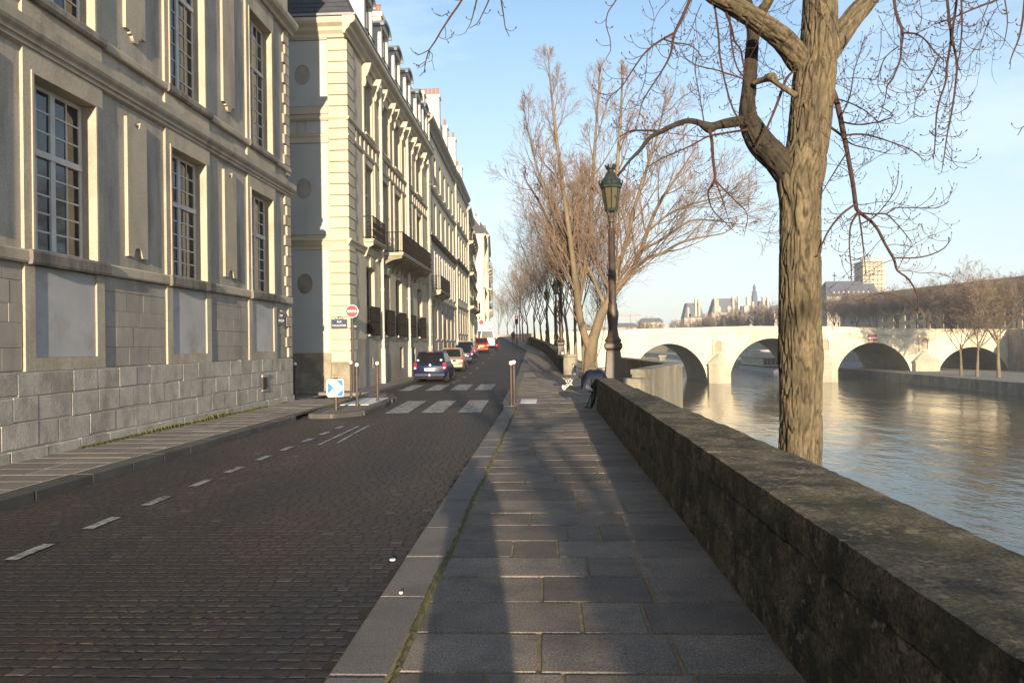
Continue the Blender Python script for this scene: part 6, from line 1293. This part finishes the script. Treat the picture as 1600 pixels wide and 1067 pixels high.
# ------------------------------------------------------------------ vehicles
def car(name, label, loc, rz, paint, W=1.68, L=3.85, H=1.58, zs=.98, rear_rake=.34, hood=1.0, style='hatch', glass='darkglass', plate=True, spoiler=True, seed=0):
    """built with the rear at y=0 and the nose at y=L, sitting on z=0"""
    t = thing(name, label, 'car' if style != 'van' else 'van', (0, 0, 0), 'vehicles parked along the left kerb'); w = W / 2
    st = [(.0, .34, zs - .16, w * .86), (.05, .25, zs - .06, w * .93), (.22, .20, zs, w * .985), (.7, .19, zs + .01, w), (L * .5, .19, zs, w), (L - 1.2, .19, zs - .04, w), (L - .5, .21, zs - .16, w * .96), (L - .12, .26, zs - .27, w * .86), (L, .36, zs - .36, w * .74)]
    k = MB(); rows = []
    for y, zb, zt, ww in st:
        h = zt - zb; sec = [(0, zb), (ww * .80, zb), (ww * .95, zb + h * .12), (ww, zb + h * .35), (ww, zb + h * .62), (ww * .975, zb + h * .86), (ww * .92, zb + h * .97), (ww * .80, zt), (0, zt + .015)]
        ring = [(x, y, z) for x, z in sec] + [(-x, y, z) for x, z in sec[-2:0:-1]]; rows.append(ring)
    n = len(rows[0]); vs = [p for r_ in rows for p in r_]; fs = [tuple(range(n))] + [tuple((len(rows) - 1) * n + i for i in range(n - 1, -1, -1))]
    for j in range(len(rows) - 1):
        for i in range(n): fs.append((j * n + i, (j + 1) * n + i, (j + 1) * n + (i + 1) % n, j * n + (i + 1) % n))
    k.add(vs, fs); body = k.build('body', paint, t, smooth=50)
    wb, wt = w * .90, w * .74; yr0, yr1 = .10, .10 + rear_rake; yf1, yf0 = L - hood - .95, L - hood - .05
    k = MB(); roof = [(-wt, yr1, H - .06), (wt, yr1, H - .06), (wt * .97, yf1, H - .05), (-wt * .97, yf1, H - .05)]
    base = [(-wb, yr0, zs - .04), (wb, yr0, zs - .04), (wb, yf0, zs - .06), (-wb, yf0, zs - .06)]
    k.hexa(base + roof); top = [(-wt * .84, yr1 + .1, H), (wt * .84, yr1 + .1, H), (wt * .8, yf1 - .15, H), (-wt * .8, yf1 - .15, H)]; k.hexa(roof + top)
    k.build('cabin', paint, t, smooth=30)
    def panel(nm, a, b, c, d, m, ins=(.07, .08), off=.006):
        a, b, c, d = map(Vector, (a, b, c, d)); nn = (b - a).cross(d - a).normalized(); u = lambda p, q, s_: p.lerp(q, s_)
        i0, i1 = ins; A, B_, C_, D_ = u(u(a, b, i0), u(d, c, i0), i1), u(u(a, b, 1 - i0), u(d, c, 1 - i0), i1), u(u(a, b, 1 - i0), u(d, c, 1 - i0), 1 - i1), u(u(a, b, i0), u(d, c, i0), 1 - i1)
        q = [u(A, B_, .03), u(A, B_, .97), u(B_, C_, .06), u(B_, C_, .94), u(C_, D_, .03), u(C_, D_, .97), u(D_, A, .06), u(D_, A, .94)]
        kk = MB(); kk.add([tuple(p + nn * off) for p in q] + [tuple(p - nn * .02) for p in q], [tuple(range(8))] + [(i, i + 8, (i + 1) % 8 + 8, (i + 1) % 8) for i in range(8)]); return kk.build(nm, m, t)
    g = M[glass]
    panel('rear_window', base[0], base[1], roof[1], roof[0], g, (.06, .10)); panel('windscreen', base[2], base[3], roof[3], roof[2], g, (.05, .06))
    for s_ in (1, -1):
        B0, B1, R0, R1 = [Vector(p) for p in ((base[1], base[2], roof[1], roof[2]) if s_ > 0 else (base[3], base[0], roof[3], roof[0]))]
        if s_ > 0: cuts = ((.04, .36), (.38, .68), (.70, .97))
        else: cuts = ((.03, .30), (.32, .62), (.64, .96))
        for c0, c1 in cuts: panel('side_window', B0.lerp(B1, c0), B0.lerp(B1, c1), R0.lerp(R1, c1), R0.lerp(R1, c0), g, (.03, .12))
        lamp = MB(); lamp.chbox(-.085, .085, -.02, .14, -.21, .19, .03); lamp.v = [(x + s_ * (w * .86), y + .015 + .10 * (abs(x) / .1 if x * s_ > 0 else 0) + max(0, z) * .12, z + zs - .18) for x, y, z in lamp.v]; tl = lamp.build('tail_light', M['lampred'], t, smooth=40)
        k = MB(); k.chbox(s_ * w * .86 - .05, s_ * w * .86 + .05, -.022, -.008, zs - .28, zs - .20, .005); k.build('reversing_lens', M['signwhite'], tl)
        k = MB(); k.chbox(-.09, .09, -.05, .05, -.06, .06, .03); k.v = [(x + s_ * (w + .08), y + yf0 - .35, z + zs + .04) for x, y, z in k.v]; k.build('door_mirror', paint, t)
        k = MB(); k.box(min(s_ * w * 1.003, s_ * w * 1.008), max(s_ * w * 1.003, s_ * w * 1.008), 1.0, L - 1.3, zs - .36, zs - .31); k.build('side_strip', M['rubber'], t)
        for yw in (.62, L - .72):
            wh = thing('wheel', None, None); wh.parent = t; ORG[wh] = Vector((0, 0, 0))
            k = MB(); prof = [(.17, -.10), (.285, -.105), (.305, -.08), (.305, .08), (.285, .105), (.17, .10)]; k.lathe(prof, (0, 0, 0), 20); cvt = lambda q: [(z + s_ * (w - .10), x + yw, y + .305) for x, y, z in q]; k.v = cvt(k.v); k.build('tyre', M['rubber'], wh, smooth=40)
            k = MB(); k.lathe([(.05, -.112), (.20, -.108), (.205, .108), (.05, .112)], (0, 0, 0), 14); k.v = cvt(k.v); k.build('rim', M['alloy'], wh)
            k = MB(); k.lathe([(.33, -.015), (.36, -.015), (.36, .015), (.33, .015)], (0, 0, 0), 20); k.v = [(z + s_ * (w - .008), x + yw, y + .31) for x, y, z in k.v]; k.build('wheel_arch', M['rubber'], t)
    k = MB(); k.chbox(-w * .92, w * .92, -.055, .12, .30, .50, .035); k.build('bumper', paint, t, smooth=40)
    k = MB(); k.chbox(-w * .80, w * .80, -.05, .2, .20, .295, .02); k.build('rear_skirt', M['rubber'], t)
    if plate: k = MB(); k.chbox(-.26, .26, -.016, .004, zs - .38, zs - .27, .004); k.build('number_plate', M['signwhite'], t); k = MB(); k.chbox(-.3, .3, -.012, .01, zs - .255, zs - .225, .008); k.build('handle_bar', M['chrome'], t)
    if spoiler: k = MB(); k.chbox(-wt * .9, wt * .9, yr1 - .16, yr1 + .12, H - .06, H - .015, .015); k.build('roof_spoiler', paint, t); k = MB(); k.chbox(-.16, .16, yr1 - .168, yr1 - .15, H - .055, H - .025, .004); k.build('brake_light', M['lampred'], t)
    k = MB(); k.tube([(-.1, yr0 - .005, zs + .08), (.28, yr0 + .05, zs + .16)], .012, 4); k.build('wiper', M['rubber'], t)
    for r_ in range(2): pass
    t.location = loc; t.rotation_euler = (0, 0, rz); return t
def paint(name, c, metal=.35): return flat(name, c, .4, metal, .25, .12)
road_z = lambda y: hY(y) - .12
c1_ = car('parked_car', 'dark blue hatchback parked nearest, rear facing, with a towing ball', (-5.75, 36.3, road_z(36.5)), .0, paint('navy_paint', (.006, .011, .042), 0), H=1.56, L=3.8, seed=1)
k = MB(); k.lathe([(.02, 0), (.045, .03), (.055, .06), (.045, .09), (.02, .11)], (0, -.10, .33), 10); k.build('tow_ball', M['ball'], c1_); 
k = MB(); k.lathe([(.02, 0), (.06, .004), (.06, .012), (.02, .016)], (0, 0, 0), 10); k.v = [(x, -.012 - z + .02, y + .86) for x, y, z in k.v]; k.build('badge', M['chrome'], c1_)
for sx in (-.6, .55): k = MB(); k.chbox(sx - .05, sx + .05, .155, .165, 1.08, 1.16, .002); k.v = [(x, y - .01 + (z - 1.0) * .0, z) for x, y, z in k.v]; k.build('window_sticker', M['signwhite'], c1_)
for sx in (-1, 1): k = MB(); k.tube([(sx * .55, .6, 1.53), (sx * .55, .65, 1.62), (sx * .55, 2.0, 1.62), (sx * .55, 2.05, 1.53)], .02, 6); k.build('roof_rail', M['alloy'], c1_)
car('parked_car', 'beige gold hatchback with a black rear window parked behind the blue car', (-6.12, 47.3, road_z(47.5)), .02, paint('beige_paint', (.24, .195, .135), .4), H=1.56, L=3.6, W=1.66, zs=.95)
car('parked_car', 'small dark blue car mostly hidden beyond the beige hatchback', (-6.32, 56.0, road_z(56.2)), .02, paint('dark_blue_paint', (.012, .016, .045)), H=1.44, L=3.6, W=1.6, spoiler=False)
car('parked_car', 'silver grey car parked beyond the small dark blue one', (-6.72, 61.5, road_z(61.7)), .025, paint('grey_paint', (.22, .25, .27), .5), H=1.62, L=4.2, W=1.75)
car('parked_car', 'short red city car with a yellow plate and black rear window', (-6.52, 74.5, road_z(74.7)), .03, paint('red_paint', (.22, .022, .010)), H=1.54, L=2.6, W=1.56, hood=.5, rear_rake=.25)
v_ = car('parked_van', 'white van parked farthest along the left kerb', (-6.85, 86.5, road_z(86.7)), .05, paint('white_paint', (.72, .72, .70), 0), H=2.15, L=4.9, W=1.85, zs=1.15, rear_rake=.12, hood=.9, style='van', spoiler=False)
for o in (bpy.data.objects['parked_car.004'],):
    for ch in o.children:
        if ch.name.startswith('number_plate'): ch.data.materials[0] = flat('yellow_plate', (.75, .5, .06), .5)
t = thing('motor_scooter', 'dark red motor scooter parked beside the red car towards the van', 'scooter', (-5.35, 80.5, road_z(80.5))); x, y, z = -5.35, 80.5, road_z(80.5)
for yy, nm in ((0, 'wheel'), (1.25, 'wheel')): k = MB(); k.lathe([(.12, -.06), (.25, -.06), (.27, 0), (.25, .06), (.12, .06)], (0, 0, 0), 16); k.v = [(x + vz, y + yy + vx, z + .27 + vy) for vx, vy, vz in k.v]; k.build(nm, M['rubber'], t)
k = MB(); k.chbox(x - .2, x + .2, y - .2, y + .55, z + .35, z + .75, .1); k.chbox(x - .17, x + .17, y + .5, y + .95, z + .25, z + .38, .04); k.hexa([(x - .2, y + .95, z + .3), (x + .2, y + .95, z + .3), (x + .2, y + 1.05, z + .3), (x - .2, y + 1.05, z + .3), (x - .2, y + .85, z + 1.0), (x + .2, y + .85, z + 1.0), (x + .2, y + .95, z + 1.05), (x - .2, y + .95, z + 1.05)]); k.build('body', paint('maroon_paint', (.16, .012, .03)), t)
k = MB(); k.chbox(x - .17, x + .17, y - .15, y + .6, z + .76, z + .86, .04); k.build('seat', M['rubber'], t); k = MB(); k.tube([(x - .35, y + .85, z + 1.08), (x, y + .92, z + 1.02), (x + .35, y + .85, z + 1.08)], .02, 6); k.build('handlebar', M['iron'], t)
k = MB(); k.chbox(x - .18, x + .18, y - .45, y - .12, z + .8, z + 1.1, .06); k.build('top_box', M['rubber'], t)

# bicycle leaning by the lamp, its basket and saddle under a blue tarpaulin
BX, BY = 1.22, 19.75
t = thing('bicycle', 'dark bicycle leaning beyond the end of the near parapet', 'bicycle', (BX, BY, 0)); ln = .10
def wheel(nm, cx_, cy_, r):
    wv = thing(nm, None, None); wv.parent = t; ORG[wv] = ORG[t].copy()
    k = MB(); ring = [(cx_ + math.sin(2 * math.pi * i / 24) * r * .12 + (r + math.sin(2 * math.pi * i / 24) * r) * ln * .6, cy_ + r * math.cos(2 * math.pi * i / 24), r + r * math.sin(2 * math.pi * i / 24)) for i in range(25)]; k.tube(ring, .024, 6); k.build('tyre', M['rubber'], wv)
    k = MB()
    for i in range(12): k.tube([(cx_ + r * ln * .6, cy_, r), ring[i * 2]], .003, 3)
    k.build('spokes', M['alloy'], wv)
wheel('wheel', BX, BY, .34); wheel('wheel', BX + .12, BY + 1.05, .34)
k = MB(); j = lambda y_, z_: (BX + .03 + .11 * (y_ / 1.05) + z_ * ln, BY + y_, z_)
for a, b in (((0, .34), (.40, .30)), ((.40, .30), (.22, .88)), ((.26, .72), (.86, .72)), ((.40, .30), (.88, .62)), ((0, .34), (.26, .72)), ((1.05, .34), (.86, .74)), ((.86, .74), (.80, 1.0))): k.tube([j(*a), j(*b)], .018, 6)
k.build('frame', M['iron'], t)
k = MB(); k.tube([(j(.80, 1.0)[0] - .30, BY + .70, 1.02), (j(.80, 1.0)[0], BY + .84, 1.02), (j(.80, 1.0)[0] + .28, BY + .70, 1.02)], .014, 6); k.build('handlebar', M['chrome'], t)
k = MB(); k.chbox(j(.22, .9)[0] - .09, j(.22, .9)[0] + .09, BY + .05, BY + .36, .86, .93, .03); k.build('saddle', M['rubber'], t)
for s_ in (-1, 1): px_ = j(.40, .30)[0]; k = MB(); k.tube([(px_, BY + .40, .30), (px_ + s_ * .10, BY + .40 - s_ * .12, .30 - s_ * .1)], .012, 5); k.chbox(px_ + s_ * .14 - .05, px_ + s_ * .14 + .05, BY + .36 - s_ * .12, BY + .45 - s_ * .12, .28 - s_ * .1, .31 - s_ * .1, .01); k.build('pedal', M['iron'], t)
k = MB(); k.tube([(BX - .02, BY - .1, .42), (BX - .17, BY - .25, .03)], .012, 5); k.tube([(BX - .17, BY - .25, .03), (BX - .22, BY - .05, .02), (BX - .05, BY - .32, .02)], .014, 5); k.build('stand', M['iron'], t)
k = MB(); k.chbox(BX - .05, BX + .22, BY - .34, BY + .02, .52, .80, .02); k.build('pannier', M['rubber'], t)
k = MB(); nx_, ny_ = 16, 12; vs = []
for i in range(nx_ + 1):
    for q in range(ny_ + 1):
        u, v = i / nx_ * 2 - 1, q / ny_ * 2 - 1; h = .99 - .05 * u * u - .16 * max(0, abs(u) - .6) / .4 - .2 * max(0, abs(v) - .7) / .3 + .035 * noise.noise((u * 3, v * 3, 1)) + .02 * noise.noise((u * 8, v * 8, 2))
        vs.append((BX + .06 + u * .34, BY + .12 + v * .36, h))
k.add(vs, [(i * (ny_ + 1) + q, (i + 1) * (ny_ + 1) + q, (i + 1) * (ny_ + 1) + q + 1, i * (ny_ + 1) + q + 1) for i in range(nx_) for q in range(ny_)])
k.add([(x_, y_, z_ - .10 - .03 * abs(math.sin(9 * x_ + 7 * y_))) for x_, y_, z_ in vs], [(i * (ny_ + 1) + q, i * (ny_ + 1) + q + 1, (i + 1) * (ny_ + 1) + q + 1, (i + 1) * (ny_ + 1) + q) for i in range(nx_) for q in range(ny_)])
N_ = len(vs); bd = [i * (ny_ + 1) for i in range(nx_ + 1)] + [nx_ * (ny_ + 1) + q for q in range(1, ny_ + 1)] + [i * (ny_ + 1) + ny_ for i in range(nx_ - 1, -1, -1)] + [q for q in range(ny_ - 1, 0, -1)]
for a, b in zip(bd, bd[1:] + bd[:1]): k.f.append((b, a, a + N_, b + N_)); k.m.append(0)
tag(k.build('tarpaulin', M['tarp'], smooth=60, org=(BX + .2, BY + .1, .9)), 'crumpled navy blue tarpaulin draped over the bicycle by the lamp base', 'tarpaulin')

# double bench with white scrolled iron ends, in front of the farther pier
t = thing('bench', 'old double bench with white scrolled iron supports on the right pavement', 'bench', (.95, 27.8, 0), None); x, y = 1.08, 27.6
for dx in (-.0, .75):
    k = MB(); X_ = x - .15 + dx * 0; Yv = y + dx * 1.3
    P = lambda a, z_: (x + a, Yv, z_)
    arcs = [[(-.42, .0), (-.48, .06), (-.42, .12), (-.34, .10), (-.22, .22), (-.14, .34), (-.28, .42), (-.45, .40)], [(.42, .0), (.48, .06), (.42, .12), (.34, .10), (.22, .22), (.14, .34), (.28, .42), (.45, .40)], [(-.14, .34), (0, .42), (.14, .34)], [(-.04, .42), (-.09, .62), (-.03, .80), (-.08, .90), (.0, .94), (.08, .90), (.03, .80), (.09, .62), (.04, .42)], [(-.22, .22), (0, .15), (.22, .22)]]
    for a_ in arcs:
        q = spline([(*P(a, z_), .024) for a, z_ in a_], .04); k.tube([p[:3] for p in q], .026, 6)
    for a, z_ in ((-.42, .06), (.42, .06), (-.3, .32), (.3, .32), (0, .28), (0, .66)): k.tube([(x + a + .05 * math.cos(i * .7), Yv, z_ + .05 * math.sin(i * .7)) for i in range(10)], .02, 5)
    k.build('iron_support', M['benchwhite'], t)
for s_ in (-1, 1):
    for i in range(3): a = s_ * (.14 + i * .13); k = MB(); k.chbox(x + min(a, a + s_ * .11), x + max(a, a + s_ * .11), y - .25, y + 1.25, .435, .47, .008); k.build('seat_slat', M['wood'], t)
for z_ in (.66, .80): k = MB(); k.chbox(x - .02, x + .02, y - .25, y + 1.25, z_, z_ + .10, .008); k.build('back_rail', M['wood'], t)
k = MB(); k.prism([(x - .6 + .5 * 0 + .62 * math.cos(i * .4), y - .05 + .30 * math.sin(i * .4)) for i in range(15)], -.003, .003); tag(k.build('sandy_patch', M['joint'], pavement))
k = MB(); k.box(-.78, -.30, 21.6, 23.0, -.002, .006); k.build('tactile_pad', M['pad'], pavement)
for i, (px_, py_, h_) in enumerate(((3.8, 26.4, .9), (4.5, 26.0, .7), (5.0, 25.3, .8))): pass

# ------------------------------------------------------------------ people
def person(name, label, joints, edges, radii, m_, loc, rz=0):
    t = thing(name, label, 'person', loc); me = bpy.data.meshes.new('body'); me.from_pydata(joints, edges, []); me.materials.append(m_); o = link('body', me, t)
    sk = o.modifiers.new('skin', 'SKIN'); sub = o.modifiers.new('sub', 'SUBSURF'); sub.levels = 1; sub.render_levels = 2
    for v, r in zip(me.skin_vertices[0].data, radii): v.radius = r
    me.skin_vertices[0].data[0].use_root = True; t.rotation_euler = (0, 0, rz); return t
J = [(0, 0, .98), (0, 0, 1.20), (0, 0, 1.42), (0, 0, 1.52), (0, .01, 1.60), (0, .01, 1.72),
     (-.10, 0, .92), (-.11, 0, .50), (-.12, 0, .09), (-.13, .14, .04), (.10, 0, .92), (.11, 0, .50), (.12, 0, .09), (.13, .14, .04),
     (-.19, 0, 1.44), (-.27, .06, 1.18), (-.17, .28, 1.36), (-.09, .36, 1.56), (.19, 0, 1.44), (.27, .06, 1.18), (.17, .28, 1.36), (.09, .36, 1.56)]
ED = [(0, 1), (1, 2), (2, 3), (3, 4), (4, 5), (0, 6), (6, 7), (7, 8), (8, 9), (0, 10), (10, 11), (11, 12), (12, 13), (2, 14), (14, 15), (15, 16), (16, 17), (2, 18), (18, 19), (19, 20), (20, 21)]
RA = [(.17, .12), (.17, .12), (.18, .12), (.07, .07), (.09, .10), (.085, .10), (.10, .10), (.07, .07), (.05, .05), (.05, .04), (.10, .10), (.07, .07), (.05, .05), (.05, .04)] + [(.075, .075), (.055, .055), (.045, .045), (.035, .03)] * 2
coat = flat('dark_coat', (.03, .03, .04), .9, 0, .1)
VIEWER = person('person', 'person in a dark coat holding up a phone at the camera position', [(x * 1.04, y, z * 1.02) for x, y, z in J], ED, RA, coat, (0.0, -.55, 0))
k = MB(); k.lathe([(.25, .42), (.25, .8), (.22, 1.15), (.22, 1.38), (.10, 1.48)], (0, -.55, 0), 16); k.v = [(x, -.55 + (y + .55) * .6, z) for x, y, z in k.v]; k.build('long_coat', coat, VIEWER, smooth=60)
k = MB(); k.chbox(-.08, .08, -.175, -.165, 1.62, 1.70, .003); tag(k.build('phone', M['iron'], org=(0, -.17, 1.66)), 'black phone held up in the hands of the viewer', 'phone')
J2 = [(x, y, z) for x, y, z in J]; J2[15:18] = [(-.25, .0, 1.18), (-.24, .10, .95), (-.24, .14, .86)]; J2[19:22] = [(.25, .0, 1.18), (.24, .10, .95), (.24, .14, .86)]; J2[7] = (-.11, .10, .5); J2[8] = (-.12, .22, .1); J2[9] = (-.12, .34, .06); J2[12] = (.12, -.24, .12); J2[13] = (.12, -.12, .05)
hp = person('person', 'pedestrian in a dark red jacket far down the right pavement', J2, ED, RA, flat('red_jacket', (.12, .02, .025), .9, 0, .1), (-4.15, 94, hY(94)), 3.1)
for o in list(hp.children):
    k = MB(); k.chbox(-.19, .19, -.13, .16, .05, .95, .05); k.build('trousers', M['iron'], hp)

# ------------------------------------------------------------------ thin winter haze over the whole scene
mb = MB(); mb.box(-260, 430, -170, 930, -9.5, 42); hz = mb.build('haze', [bpy.data.materials.new('thin_haze')]); tag(hz, kind='stuff')
hm = hz.data.materials[0]; hm.use_nodes = True; hm.node_tree.nodes.clear()
ho = hm.node_tree.nodes.new('ShaderNodeOutputMaterial'); hv = hm.node_tree.nodes.new('ShaderNodeVolumePrincipled')
hv.inputs['Color'].default_value = (.93, .95, 1, 1); hv.inputs['Density'].default_value = .0005; hv.inputs['Anisotropy'].default_value = .2
hm.node_tree.links.new(hv.outputs[0], ho.inputs['Volume'])
